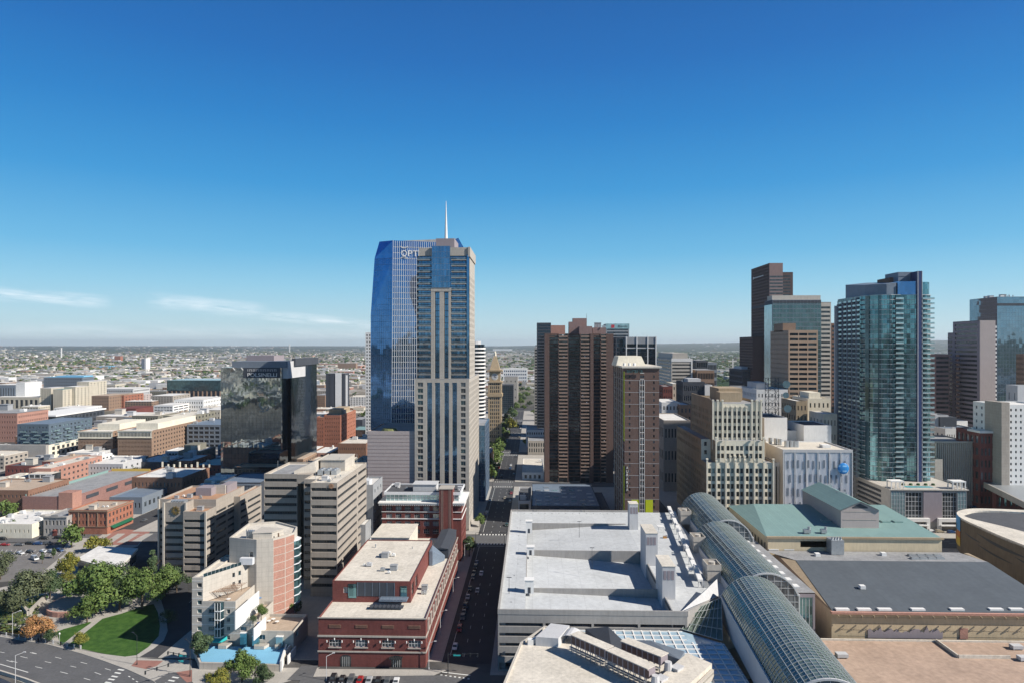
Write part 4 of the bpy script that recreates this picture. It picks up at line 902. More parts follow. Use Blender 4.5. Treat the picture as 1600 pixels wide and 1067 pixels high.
tz = HH(640,400.5,Yc); ang = math.atan2(dirx.y, dirx.x)
yt = lambda px: Yc + (XX(px,Y0)-edge(150))*dirx.y/dirx.x - .75
for ch, px, w in (('O',633.5,3.9),('P',642.3,3.2),('T',650.5,3.2),('I',656,.8),('V',661.5,3.6)):
    text_part(ch,'letter',b.root,(XX(px,Y0),yt(px),tz),6.0,'white',ang,width=w,depth=.25)
for s_, zc_ in ((1,HH(633,388.5,Yc)),(-1,HH(633,402.5,Yc))):
    q = MB()
    for i in range(8):
        a0, a1 = math.pi*(.18+.64*i/8), math.pi*(.18+.64*(i+1)/8)
        xx = XX(633.5,Y0); f_ = lambda a: (xx+3.0*math.cos(a), yt(633.5)-.1, zc_+(2.6-2.6*math.sin(a)+.3 if s_>0 else 2.2*math.sin(a)-1.9))
        q.bar(f_(a0),f_(a1),.3)
    q.build('logo_arc','white',b.root)
b.root['category']='skyscraper'; b.wb.box(-60,-59,520,521,0,1); b.done('slate')
# ================================================================== black mirror office with name sign
b = Bld('black_glass_office', 'square black mirror glass office block with white lettering along its parapet', 'building', -231, 560)
Yf = 560; X0, X1 = XX(345,Yf), XX(440,Yf); zg = HH(390,574,Yf); zt = HH(400,568,Yf)
q = MB(); q.box(X0,X1,Yf,612,0,zg); q.build('mirror_block','gblk',b.root)
mull(b.root,(X0,Yf),(1,0),X1-X0,0,zg,3.0,4.1,t=.07,d=.03,matk='slate',hx=.07)
q = MB(); q.box(XX(362,Yf),XX(450,Yf+4),Yf+.5,606,zg,zt+2); q.build('mechanical_screen','bluegrey',b.root)
q = MB(); q.box(X1+.01,X1+4.5,Yf+2.5,606,zg-9,zt+2,0); q.build('screen_return','lgrey',b.root)
q = MB(); q.box(X1+.02,XX(447,Yf+6),Yf+6,612,0,zg-9.1); q.build('dark_recess','gblk2',b.root)
xr = X1+3.9
q = MB(); q.box(X1+3.95,XX(447.5,572)+3.4,572,640,0,zg+1); q.build('east_glass_wing','gblk2',b.root)
mull(b.root,(XX(447.5,572)+3.4,572),(0,1),68,0,zg+1,3.0,4.1,t=.18,d=.15,matk='roofb',hx=.15)
mull(b.root,(X1+3.95,572),(1,0),XX(447.5,572)+3.4-X1-3.95,0,zg+1,1.6,4.1,t=.12,d=.1,matk='roofb',hx=.12)
q = MB(); q.box(XX(385,580),XX(428,580),580,604,zt+2,zt+6.5); q.build('penthouse','mauve',b.root)
q = MB(); q.box(X1+6,XX(447.5,572)+3.2,576,638,zg+1,zt+4); q.build('dark_screen','slate',b.root)
q = MB(); q.box(XX(380,Yf),XX(438,Yf),Yf-.3,Yf-.05,HH(410,590,Yf),zg); q.build('dark_reflection_panel','slate',b.root)  # dark slab stands in for the dark reflection in the glass behind the letters
text_part('POLSINELLI','name_sign',b.root,(XX(410,Yf),Yf-.5,HH(410,588,Yf)),4.3,'white',0,width=XX(433,Yf)-XX(387,Yf),depth=.15)
q = MB()
for i in range(17):
    x = XX(387.5+i*2.75,Yf); q.box(x-.2,x+.2,Yf-.5,Yf-.1,HH(410,579.8,Yf),HH(410,576.2,Yf))
    if i%2: q.box(x-.2,x+1.0,Yf-.5,Yf-.1,HH(410,577,Yf),HH(410,576.4,Yf))
q.build('sign_row','lgrey',b.root)
for px_ in (364,377):
    q = MB(); x = XX(px_,Yf); q.bar((x,Yf-.4,HH(400,574,Yf)),(x+1.8,Yf-.4,HH(400,578,Yf)),.28); q.build('sign_stroke','white',b.root)
# lower front wings
for (a, c, yb_, yt_, rf_) in ((388,437,745,707,'redt'),(366,437,760,729,'redt')):
    Y_ = 540 if yt_ < 720 else 520; x0, x1 = XX(a,Y_), XX(c,Y_); vol(b, x0, x1, Y_, Y_+18, 0, HH(400,yt_,Y_), par=.5, roof='roofo' if yt_>720 else 'brown')
    mull(b.root,(x0,Y_),(1,0),x1-x0,1,HH(400,yt_+4,Y_),3,4,t=.15,matk='slate')
b.done('gblk2')
# ================================================================== clock tower
b = Bld('clock_tower', 'slender tan brick clock tower with arcaded belfry and pointed roof', 'clock tower', XX(773,738)+1, 746)
Yf = 738; X0, X1 = XX(762.5,Yf), XX(783.5,Yf); w = X1-X0; Yb = Yf+w
zz = lambda py: HH(773,py,Yf)
c5 = [(w*(.14+.148*i+.02), w*(.14+.148*i+.105)) for i in range(5)]
vr = [(zz(683)+i*4.05, zz(683)+i*4.05+2.9) for i in range(15)]
R4 = (c5, vr); vol(b, X0, X1, Yf, Yb, 0, zz(619), F=R4, R=R4, Lf=R4, par=0)
for z0, z1, e in ((zz(619),zz(614.5),1.0),(zz(685),zz(683.6),.6),(zz(597.5),zz(595.5),.9),(zz(579.5),zz(577.5),.9)):
    q = MB(); q.box(X0-e,X1+e,Yf-e,Yb+e,z0,z1); q.build('cornice','dftan',b.root)
m_ = w*.03
ar = [(w*.17,w*.30),(w*.36,w*.46),(w*.52,w*.62),(w*.68,w*.81)]
vol(b, X0+m_, X1-m_, Yf+m_, Yb-m_, zz(614.5), zz(597.5), F=(ar,[(zz(612.5),zz(600))]), R=(ar,[(zz(612.5),zz(600))]), Lf=(ar,[(zz(612.5),zz(600))]), par=0, dep=1)
m2 = w*.09
vol(b, X0+m2, X1-m2, Yf+m2, Yb-m2, zz(595.5), zz(579.5), par=0)
cz, r = zz(588.3), 3.2; cx = (X0+X1)/2
for nx, ny in ((0,-1),(1,0),(-1,0)):
    q = MB(); cy = (Yf+Yb)/2; o = (w/2-m2+.05)
    for rr_, mi, dd in ((r*1.2,0,.0),(r,1,.12)):
        vs = []
        for i in range(20):
            a = 6.283*i/20; u = rr_*math.cos(a); vs.append((cx+nx*(o+dd)+(-ny)*u, cy+ny*(o+dd)+nx*u, cz+rr_*math.sin(a)))
        q.add(vs,[tuple(range(20))],mi)
    p = lambda u,z: (cx+nx*(o+.2)-ny*u, cy+ny*(o+.2)+nx*u, cz+z)
    q.bar(p(0,0),p(.2,2.4),.14,2); q.bar(p(0,0),p(1.5,-.6),.16,2); q.build('clock_face',['cream','lgrey','slate'],b.root)
q = MB(); m3 = w*.12; x0, x1, y0, y1 = X0+m3, X1-m3, Yf+m3, Yb-m3; t_ = w*.40; z0, z1 = zz(577.5), zz(556)
q.add([(x0,y0,z0),(x1,y0,z0),(x1,y1,z0),(x0,y1,z0),(X0+t_,Yf+t_,z1),(X1-t_,Yf+t_,z1),(X1-t_,Yb-t_,z1),(X0+t_,Yb-t_,z1)],[(0,1,5,4),(1,2,6,5),(2,3,7,6),(3,0,4,7),(4,5,6,7)]); q.build('pyramid_roof','dftan',b.root)
q = MB(); q.cyl(cx,(Yf+Yb)/2,z1,z1+3.4,1.6,1.3,n=8); q.cyl(cx,(Yf+Yb)/2,z1+3.4,z1+5.4,1.4,.2,n=8); q.cyl(cx,(Yf+Yb)/2,z1+5.4,z1+9.5,.12,.06,n=5); q.build('lantern','cream',b.root)
q = MB(); q.box(X0-.5,X1+.5,Yf-.5,Yf-.1,0,zz(686)); q.build('base_arcade','dftan',b.root)
for i in range(3):
    q = MB(); x = X0+w*(.2+.3*i); q.box(x-1.1,x+1.1,Yf-.6,Yf-.51,.3,7)
    q.build('arched_doorway','gdark',b.root)
b.done('dftan', 90)
# ================================================================== parking garage with ramps
b = Bld('parking_garage', 'wide concrete parking garage with pale ramped roof decks and stair towers', 'parking garage', 30, 231)
z1 = 20.0; X0, X1, Y0, Y1 = -11.7, 75, 231, 372
pc = [(-11.7,231),(52,231),(66,246),(75,252),(75,372),(-11.7,372)]
lv = [3.4*i+.95 for i in range(6)]
bays = [(.5,15.2),(16.1,31.6),(32.4,47.2),(48.0,63.0)]
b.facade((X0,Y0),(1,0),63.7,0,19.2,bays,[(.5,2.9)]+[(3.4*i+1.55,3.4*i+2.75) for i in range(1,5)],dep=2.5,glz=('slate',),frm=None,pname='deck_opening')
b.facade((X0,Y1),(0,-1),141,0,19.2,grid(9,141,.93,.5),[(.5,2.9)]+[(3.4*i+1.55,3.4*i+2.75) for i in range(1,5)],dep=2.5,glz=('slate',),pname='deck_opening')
b.facade((75,Y1),(-1,0),86.7,0,19.2,None,None); b.facade((75,252),(0,1),120,0,19.2,None,None)
b.wb.add([(52,231,0),(66,246,0),(66,246,19.2),(52,231,19.2),(75,252,0),(75,252,19.2)],[(0,1,2,3),(1,4,5,2)])
b.wb.prism([(-11.8,230.9),(52.1,230.9),(51.7,231.5),(-11.2,231.5)],19.21,20.9); b.wb.box(-11.8,-11.2,231.52,372.1,19.21,20.9); b.wb.box(-11.18,52,371.5,372.1,19.21,20.9)
b.wb.prism([(52.2,230.9),(66.3,245.6),(66,246.2),(51.8,231.6)],19.21,20.9)
# deck surfaces
dk = MB()
dk.prism([(-11.15,231.55),(-2.5,231.55),(-2.5,371.45),(-11.15,371.45)],19.3,z1)
dk.prism([(47,231.6),(52,231.6),(66,246.2),(74.9,252.2),(74.9,371.45),(47,371.45)],19.3,z1)
dk.prism([(-2.49,346.3),(46.99,346.3),(46.99,371.45),(-2.49,371.45)],19.3,z1)
def ramp(y0, y1, zl, zr): dk.add([(-2.49,y0,zl),(46.99,y0,zr),(46.99,y1,zr),(-2.49,y1,zl),(-2.49,y0,zl-.5),(46.99,y0,zr-.5),(46.99,y1,zr-.5),(-2.49,y1,zl-.5)],[(0,1,2,3),(7,6,5,4),(0,4,5,1),(2,6,7,3),(1,5,6,2),(3,7,4,0)])
ramp(300.5,346,16.6,z1-.02); ramp(253.5,300,18.2,14.8); ramp(231.6,253,18.9,17.0)
dk.build('roof_deck','deck',b.root)
for y, nm in ((346.0,'ramp_wall'),(300.0,'ramp_wall'),(253.0,'ramp_wall')):
    q = MB(); q.box(-2.4,46.9,y+.02,y+.42,14,20.35); q.build('ramp_wall','conc2',b.root)
for x, y0, y1, zt_ in ((47.0,231.7,300,20.9),(-2.6,255,300,20.02)):
    q = MB(); q.box(x,x+.35,y0,y1,14,zt_); q.build('ramp_wall','conc2',b.root)
# stair heads on the left, towers on the right
for (px_, pyb, h_, w_, d_) in ((826.5,832.6,5.6,3.0,3.0),(829,867,3.4,3.2,3.2),(827,926.5,4.6,3.2,3.2)):
    x, y = G(px_, pyb, z1); q = MB(); q.box(x-w_/2,x+w_/2,y,y+d_,z1+.005,z1+h_); q.box(x-w_/2-.2,x+w_/2+.2,y-.2,y+d_+.2,z1+h_,z1+h_+.25); q.box(x-.5,x+.5,y-.06,y-.005,z1+.1,z1+2.2,1); q.build('stair_head',['white','slate'],b.root)
for (x, y, w_, d_, zt_, zb_) in ((49.6,336,4.2,6,32.5,14),(48.8,281,4.8,14,33.2,14),(48.4,244,4.6,13,31.6,14)):
    q = MB(); q.box(x-w_/2,x+w_/2,y,y+d_,zb_,zt_,0); q.box(x-w_/2-.15,x+w_/2+.15,y-.15,y+d_+.15,zt_,zt_+.3,1); q.build('lift_tower',['lgrey','roofc'],b.root)
    q = MB()
    for k in range(3): q.box(x-w_/2+.4+k*1.35,x-w_/2+1.4+k*1.35,y-.08,y-.005,zt_-4.6,zt_-1.4)
    q.build('louvre','mauve',b.root)
for (x,y,h_) in ((2,372-1,11),(28,371,11),(22,322,12),(24,276,14),(-8.5,248,9.5),(33,258,0.1)):
    if h_ < 1: continue
    t = thing('lamp_post', 'slim lamp post on the pale garage roof', 'lamp post', (x,y,z1)); q = MB(); q.cyl(x,y,z1+.01,z1+h_*.62,.09,.06,n=6); q.build('pole','dmetal',t)
    q = MB(); q.box(x-.9,x+.9,y-.16,y+.16,z1+h_*.62,z1+h_*.62+.16); q.build('lamp_head','dmetal',t); t['lamp'] = 1
b.done('conc2', 80)
GAR = b
# elevated plant walkway along the glass vault
pw = thing('plant_gantry', 'raised line of white air ducts and plant between garage deck and glass vault', 'ductwork', (70,300,20))
for k in range(13):
    y = 256+k*9; x = 62.5+(y-256)*.098; sh = .88; q = MB(); q.prism([(x-.9,y),(x+.9,y),(x+.9+sh,y+9),(x-.9+sh,y+9)],22.4,23.2)
    if k%3 == 1: q.box(x-.4,x+.8,y+2,y+4.4,23.21,24.3); q.cyl(x+.3,y+6,23.21,24.2,.5,n=8)
    if k%3 == 2: q.box(x+.1,x+1.2,y+5,y+8,23.21,23.9)
    q.build('air_duct','white',pw)
    q = MB(); q.box(x-.8,x-.55,y+.3,y+.6,20.01,22.4); q.box(x+.55,x+.8,y+.3,y+.6,20.01,22.4); q.build('support','lgrey',pw)
    q = MB(); q.prism([(x+1.2,y),(x+3.4,y),(x+3.4+sh,y+8.9),(x+1.2+sh,y+8.9)],20.01,20.5); q.build('walkway','lgrey' if k%2 else 'metal',pw)
for y in (262,300,347):
    x = 66+(y-256)*.098; q = MB(); q.box(x,x+5,y,y+7,20.01,24.6); parapet(q,x-.2,x+5.2,y-.2,y+7.2,24.6,2.2,.3); q.cyl(x+2.5,y+3.5,24.6,27,1.3,n=10); q.build('plant_box','concw',pw)
for y in (268,331):
    x = 60.5; q = MB(); q.box(x,x+3,y,y+4,22.5,22.8)
    for k in range(5): q.box(x+.02+k*.7,x+.1+k*.7,y,y+.08,22.81,24)
    q.box(x,x+3,y,y+.08,24,24.1); q.box(x+.2,x+.4,y+.5,y+.7,20.01,22.5); q.box(x+2.5,x+2.7,y+.5,y+.7,20.01,22.5); q.build('platform','white',pw)
for (pa, pc) in (((3,318),(45,312)),((-6,262),(44,266)),((4,240),(44,238))):
    w_ = MB(); w_.bar((pa[0],pa[1],z1-1.5 if pa[1]==262 else z1+.05),(pc[0],pc[1],z1-1.5 if pa[1]==262 else z1+.05),.05); 
for k in range(16):
    x = -8+k*3.7; w_ = MB(); w_.cyl(x,368.5-((k*37)%11)*.1,20.01,20.03,.35,n=8); w_.build('roof_drain','dmetal',b.root)
for k in range(9):
    w_ = MB(); w_.cyl(-7.5+((k*53)%7)*.3,240+k*14,20.01,20.035,.3,n=8); w_.build('roof_drain','dmetal',b.root)
t = thing('orange_crate','small orange crate on garage deck below the middle lift tower','crate',(62,322,20)); MB().box(61.2,62.8,321.4,322.6,20.01,20.9).build('crate_body',mat('orange paint',(.5,.24,.06),var=.1),t); MB().box(61.1,62.9,321.3,322.7,20.9,21.0).build('lid','brownl',t)
 
# ================================================================== glass vaults
def vault(label, xc0, yc0, xc1, yc1, zb, zc, hw, endpane=True):
    t = thing('glass_vault', label, 'glass vault', (xc0, yc0, zb), 'barrel vaults of the glazed arcade')
    R = (hw*hw+(zc-zb)**2)/(2*(zc-zb)); th = math.asin(min(1, hw/R)); NS = 18
    d = Vector((xc1-xc0, yc1-yc0, 0)); Lg = d.length; d.normalize(); nr = Vector((d.y, -d.x, 0))
    prof = [(R*math.sin(-th+2*th*i/NS), zc-R+R*math.cos(-th+2*th*i/NS)) for i in range(NS+1)]
    O_ = Vector((xc0,yc0,0)); q = MB()
    vs = [(O_+nr*u+Vector((0,0,z))).to_tuple() for u,z in prof]+[(O_+d*Lg+nr*u+Vector((0,0,z))).to_tuple() for u,z in prof]
    q.add(vs,[(i+1,i,NS+1+i,NS+2+i) for i in range(NS)]); q.build('vault_glass','ggal',t)
    g = MB()
    for i in range(NS+1):
        u, z = prof[i]; nv = Vector((u/R,(z-zc+R)/R)); a = O_+nr*(u+nv.x*.05)+Vector((0,0,z+nv.y*.05)); g.bar(a,a+d*Lg,.075)
    nL = int(Lg/1.75)
    for k in range(nL+1):
        for i in range(NS):
            for s_ in (0,): 
                u0,z0 = prof[i]; u1,z1_ = prof[i+1]; g.bar(O_+d*(Lg*k/nL)+nr*u0*1.004+Vector((0,0,z0+.06)),O_+d*(Lg*k/nL)+nr*u1*1.004+Vector((0,0,z1_+.06)),.075 if k%6 else .14)
    g.build('glazing_bars',mat('pale bronze frame',(.50,.52,.50),rough=.4,metal=.4,var=.1),t)
    # side walls and curbs down to the deck
    c = MB()
    for s_ in (-1,1):
        a = O_+nr*s_*(hw+.15); e = a+d*Lg; o = nr*.5*s_
        c.add([(a.x,a.y,zb-8),(e.x,e.y,zb-8),(e.x,e.y,zb+.3),(a.x,a.y,zb+.3),(a.x+o.x,a.y+o.y,zb-8),(e.x+o.x,e.y+o.y,zb-8),(e.x+o.x,e.y+o.y,zb+.3),(a.x+o.x,a.y+o.y,zb+.3)],[(0,1,2,3),(4,7,6,5),(3,2,6,7),(0,3,7,4),(1,5,6,2)])
    c.build('side_curb','lgrey',t)
    if endpane:
        e = MB(); ev = [(O_+nr*u+Vector((0,0,z))).to_tuple() for u,z in prof]; e.add(ev+[(O_+nr*hw+Vector((0,0,zb-8))).to_tuple(),(O_-nr*hw+Vector((0,0,zb-8))).to_tuple()],[tuple(range(NS+3))]); e.build('end_glazing','gwin',t)
        f = MB()
        for k in range(-4,5):
            u = k*hw/4.5; zt_ = zc-R+math.sqrt(R*R-u*u); a = O_+nr*u-d*.08; f.bar((a.x,a.y,zb-8),(a.x,a.y,zt_),.09)
        for k in range(6):
            z = zb-7+k*2.4
            if z < zc-1:
                uu = hw if z < zb else math.sqrt(max(0,R*R-(z-zc+R)**2)); a = O_-nr*uu-d*.1; c2 = O_+nr*uu-d*.1; f.bar((a.x,a.y,z),(c2.x,c2.y,z),.08)
        for i in range(NS):
            u0,z0 = prof[i]; u1,z1_ = prof[i+1]; f.bar(O_-d*.12+nr*u0+Vector((0,0,z0)),O_-d*.12+nr*u1+Vector((0,0,z1_)),.3)
        f.build('end_frame','lgrey',t)
    return t
vault('nearest and lowest glass barrel vault beside the large skylight', 72.3, 168, 77.3, 242, 22, 29.2, 10.6)
vault('middle glass barrel vault flanked by a row of square skylights', 82.6, 243, 84.0, 314, 22.3, 30.0, 10.7)
vault('farthest glass barrel vault in front of the cream stepped tower', 89.6, 315, 91.5, 374, 22.4, 30.4, 10.7)
# grey roof with square skylights right of the middle vault
b = Bld('skylight_wing', 'narrow grey flat-roofed wing with nine square skylights beside the middle vault', 'building', 98, 251)
vol(b, 93.6, 102.5, 251, 322, 0, 20.4, F=([(.8,8.2)],[(3,18.8)],dict(glz=('gteal',),bars=(6,1),frm='lgrey')), par=0, roof='roofg')
for k in range(9):
    y = 255+k*7.2; q = MB(); q.box(95.4,98.8,y,y+3.4,20.53,21.1,0); q.box(95.7,98.5,y+.3,y+3.1,21.1,21.25,1); q.build('skylight',['lgrey','white'],b.root)
b.done('mauve')
q = thing('sloped_glazing','sloping glass skirt running down from nearest vault','glazing',(90,205,10))
m_ = MB(); m_.add([(84.0,176,21.6),(88.6,241,21.6),(98,250,9),(92,195,4.5)],[(0,3,2,1)]); m_.build('glass_slope','ggal',q)
g = MB()
for k in range(16):
    t = k/15; a = Vector((84.0,176,21.7)).lerp(Vector((88.6,241,21.7)),t); c = Vector((92,195,4.6)).lerp(Vector((98,250,9.1)),t); g.bar(a,c,.1)
for k in range(9):
    t = k/8; a = Vector((84.0,176,21.7)).lerp(Vector((92,195,4.6)),t); c = Vector((88.6,241,21.7)).lerp(Vector((98,250,9.1)),t); g.bar(a,c,.08)
g.build('glazing_bars',MC['pale bronze frame'],q)
q = thing('sloped_glazing','dark triangular glass slope between garage corner and nearest vault','glazing',(60,238,15))
m_ = MB(); m_.add([(50,230.7,15.0),(61.2,222,15.0),(66.3,242,21.5),(58,236.6,20.6)],[(0,1,2,3)]); m_.add([(50,230.9,20.9),(66.4,246,20.9),(67,250,25.5),(60,241,24)],[(0,1,2,3)],1); m_.build('glass_slope',['ggal','lgrey'],q)
g = MB()
for k in range(8):
    t = k/7; a = Vector((50,230.7,15.1)).lerp(Vector((61.2,222,15.1)),t); c = Vector((58,236.6,20.7)).lerp(Vector((66.3,242,21.6)),t); g.bar(a,c,.09)
for k in range(5):
    t = k/4; a = Vector((50,230.7,15.1)).lerp(Vector((58,236.6,20.7)),t); c = Vector((61.2,222,15.1)).lerp(Vector((66.3,242,21.6)),t); g.bar(a,c,.09)
g.build('glazing_bars',MC['pale bronze frame'],q)
# ================================================================== big flat skylight roof
b = Bld('skylight_roof', 'large flat blue skylight grid in white frames in front of the garage', 'skylight roof', 45, 200)
zs = 14.5
q = MB(); q.prism([(6,150),(61.5,150),(61.5,221),(50,230.6),(6,230.6)],0,zs); q.build('glass_surface','gsky',b.root)
g = MB(); x = 6.5
while x < 61.4: g.box(x-.2,x+.2,150,230.4 if x<50 else 221.5,zs+.004,zs+.22); x += 3.0
y = 150.5
while y < 230.6: g.box(6.1,61.3 if y < 221 else 50,y-.25,y+.25,zs+.006,zs+.24); y += 3.3
g.build('glazing_bars','white',b.root)
b.done('lgrey') if False else None
# ================================================================== angled auditorium in the foreground
b = Bld('auditorium', 'nearest white-roofed building with two diagonal rows of roof chillers', 'building', 14, 185)
P = [(-22,140),(-8.2,187),(-3.8,214),(4,227),(16,223),(47,203),(52,197.5),(10,140)]
n_ = len(P); zr = 16.6
for i in range(n_):
    p, c = P[(i+1)%n_], P[i]; l_ = math.hypot(c[0]-p[0],c[1]-p[1]); b.facade(p,((c[0]-p[0])/l_,(c[1]-p[1])/l_),l_,0,zr+.6,None,None)
q = MB(); q.prism(P,zr-.5,zr); q.build('roof','roofc',b.root)
ins = [(-21,140.4),(-7.6,187),(-3.2,213.6),(4.3,226),(15.8,222.2),(46.3,202.4),(51,197.4),(9.6,140.4)]
for i in range(n_-1):
    a, c = P[i], P[i+1]; d_, e_ = ins[i], ins[i+1]
    b.wb.add([(*a,zr+.6),(*c,zr+.6),(*e_,zr+.6),(*d_,zr+.6),(*e_,zr),(*d_,zr)],[(0,3,2,1),(3,5,4,2)])
e1 = Vector((.682,-.731,0)); e2 = Vector((.64,.768,0)); e2 = Vector((.731,.682,0))
def bx_dir(mb, o, du, dv, u0,u1,v0,v1,z0,z1_,mi=0):
    vs = [(o+du*u+dv*v+Vector((0,0,z))).to_tuple() for z in (z0,z1_) for u,v in ((u0,v0),(u1,v0),(u1,v1),(u0,v1))]
    mb.add(vs,[(0,3,2,1),(4,5,6,7),(0,1,5,4),(1,2,6,5),(2,3,7,6),(3,0,4,7)],mi)
# raised strip on the right with vents
q = MB(); q.prism([(46.2,205.5),(51.8,198.8),(7,140),(-1,140)],zr+.01,18.4); q.build('raised_strip','roofc',b.root)
for (px_,py_2) in ((1058,1045),(1033,1062)):
    x,y = G(px_,py_2,18.4); q = MB(); bx_dir(q,Vector((x,y,0)),e1,e2,-1.2,1.2,-1.5,1.5,18.41,19.1); bx_dir(q,Vector((x,y,0)),e1,e2,-1.4,1.4,-1.7,1.7,19.1,19.25); q.build('roof_hatch','lgrey',b.root)
def chiller(px0,py0,px1,py1,lab,zt_):
    a = Vector((*G(px0,py0,zt_),0)); c = Vector((*G(px1,py1,zt_),0)); d = (c-a); Lg = d.length; d.normalize(); nv = Vector((-d.y,d.x,0))
    t = thing('roof_chiller',lab,'chiller',(a.x,a.y,zr)); q = MB()
    bx_dir(q,a,d,nv,0,Lg,-1.7,1.7,19.6,zt_,0); q.build('casing','mauve',t)
    q = MB(); bx_dir(q,a,d,nv,-.2,Lg+.2,-1.9,1.9,zt_,zt_+.2); q.build('cover','roofc',t)
    q = MB(); k = 0; s_ = -1 if nv.y > 0 else 1
    while k*1.9 < Lg-1: bx_dir(q,a,d,nv,.3+k*1.9,1.7+k*1.9,s_*1.78 if s_<0 else 1.71,s_*1.71 if s_<0 else 1.78,19.9,zt_-.3); k += 1
    q.build('fin_panels','brown',t)
    q = MB()
    for k in range(int(Lg/1.9)+1):
        for v in (-1.5,1.5): bx_dir(q,a,d,nv,k*1.9,k*1.9+.2,v-.1,v+.1,zr+.01,19.6)
    bx_dir(q,a,d,nv,0,Lg,-2.6,-1.75,18.9,19.0); bx_dir(q,a,d,nv,0,Lg,1.75,2.6,18.9,19.0); q.build('frame','metal',t)
    e_ = a+d*(Lg+1.3); q = MB(); q.cyl(e_.x,e_.y,18.2,20.6,1.3,1.0,n=10); q.build('duct_elbow','lgrey',t)
chiller(898,989,952,1012,'front left roof chiller, the nearest of the three on the auditorium',22.3)
chiller(955,1014,1018,1042,'front right roof chiller in line after the first',22.3)
chiller(976,999,1038,1023,'rear roof chiller next to the dark roof well',22.0)
q = MB(); q.prism([(1,213),(6,223.5),(12,222),(8,212)],zr+.01,19.4); q.build('curved_hood','lgrey',b.root)
for k in range(7):
    a0 = math.pi*k/7; 
q = MB()
for k in range(9):
    a0, a1 = math.pi*k/9, math.pi*(k+1)/9; q.add([(11+3*math.cos(a0),214,zr+3*math.sin(a0)),(11+3*math.cos(a1),214,zr+3*math.sin(a1)),(13+3*math.cos(a1),220,zr+3*math.sin(a1)),(13+3*math.cos(a0),220,zr+3*math.sin(a0))],[(0,1,2,3)])
q.build('duct_arch','lgrey',b.root)
q = MB(); q.prism([(17,220.5),(24,217.5),(30,209),(24,208)],zr+.01,[19,21,18,18]); q.build('roof_well_screen','slate',b.root)
q = MB(); q.prism([(30,212),(36,209.5),(45,203.6),(43,201)],zr+.01,[19.2,20.2,19.6,18.4]); q.build('roof_screen','bluegrey',b.root)
for (px_,py_2) in ((829,1006),(838,1004),(846,1005)):
    x,y = G(px_,py_2,zr); q = MB(); q.box(x-.9,x+.9,y-.8,y+.8,zr+.01,zr+1.7); q.build('roof_unit','white',b.root)
b.done('concw')
t = thing('blue_dome','small blue tent dome beside the skylight grid','tent',(66.5,166,16))
q = MB()
cx, cy = 63.5, 181.0
for j in range(5):
    a0, a1 = math.pi/2*j/5, math.pi/2*(j+1)/5; r0, r1 = 1.9*math.cos(a0), 1.9*math.cos(a1); q.cyl(cx,cy,14.6+1.9*math.sin(a0),14.6+1.9*math.sin(a1),r0,max(r1,.02),n=12)
t.location = (cx,cy,14.6); q.build('dome_cover',mat('bright blue cover',(.02,.25,.65),var=.1),t)
# ================================================================== teal roofed hall and dark theatre roof
b = Bld('teal_roofed_hall', 'tan hall with broad teal metal roof and gabled roof house', 'theatre', 145, 311)
vol(b, 106, 183, 311, 372, 0, 23.8, Lf=(grid(13,61,.45,2), [(15.5,20.5)], dict(glz=('gdark',))), F=([(30,34),(12,14.5)], [(19.6,22.3)]), par=0)
q = MB(); q.add([(105.5,310.5,23.9),(183.5,310.5,23.9),(183.5,372,23.9),(105.5,372,23.9),(116,362,27.2),(183.4,362,27.2)],[(0,1,5,4),(0,4,3),(3,4,5,2),(1,2,5)]); q.build('metal_roof','teal',b.root)
q = MB(); q.prism([(105.4,310.3),(183.6,310.3),(183.6,311.4),(105.4,311.4)],23.5,24.3); q.build('eaves','creamd',b.root)
gx0, gx1, gy0, gy1 = 144.5, 162, 324.5, 370; ze, za = 33.4, 37.3
q = MB(); q.prism([(gx0,gy0),(gx1,gy0),(gx1,gy1),(gx0,gy1)],23.9,ze); q.add([(gx0,gy0,ze),(gx1,gy0,ze),((gx0+gx1)/2,gy0,za-.2)],[(0,1,2)]); q.build('roof_house','pinkc',b.root)
q = MB(); mx_ = (gx0+gx1)/2; q.add([(gx0-.8,gy0-.8,ze-.2),(mx_,gy0-.8,za+.1),(mx_,gy1,za+.1),(gx0-.8,gy1,ze-.2),(gx1+.8,gy0-.8,ze-.2),(gx1+.8,gy1,ze-.2)],[(0,1,2,3),(1,4,5,2)]); q.build('gable_roof','teal',b.root)
q = MB(); q.add([(mx_-3.6,gy0-.05,ze+.6),(mx_+3.6,gy0-.05,ze+.6),(mx_+3.6,gy0-.05,ze+1.2),(mx_,gy0-.05,za-1),(mx_-3.6,gy0-.05,ze+1.2)],[(0,1,2,3,4)]); q.build('gable_louvre','slate',b.root)
for z in (ze-1,ze-4.8,ze-8.6):
    q = MB(); q.box(gx0+1,gx1-1,gy0-.12,gy0-.004,z,z+.2); q.build('wall_trim','stone',b.root)
for (px_,py_2) in ((1383,816),(1402,816),(1290,815),(1292,759),(1314,771)):
    y_ = YG(px_,py_2,25); x,y = G(px_,py_2,36 if py_2<780 else 25); zq = 36 if py_2<780 else 24.9; q = MB(); q.box(x-2,x+2,y-1.5,y+1.5,zq-.6,zq+1.1); q.build('roof_skylight','teal' if py_2>780 else 'metal',b.root)
for (px_,w_) in ((1262,3),(1288,2.4)):
    x,y = G(px_,833,24.5); q = MB(); q.box(x-w_/2,x+w_/2,y,y+2,24.6,26.2); q.cyl(x+1,y+1,26.2,27.4,.7,n=8); q.build('roof_vent','metal',b.root)
q = MB(); q.box(131.5,137,304.5,309.8,18.2,24.5)
for k in range(4): q.cyl(132.5+k*1.2,306,24.5,25.6,.45,n=8)
q.build('cooling_tower','metal',b.root)
b.done('dftan' if False else mat('tan plaster',(.60,.50,.34),kind='wall',var=.12))
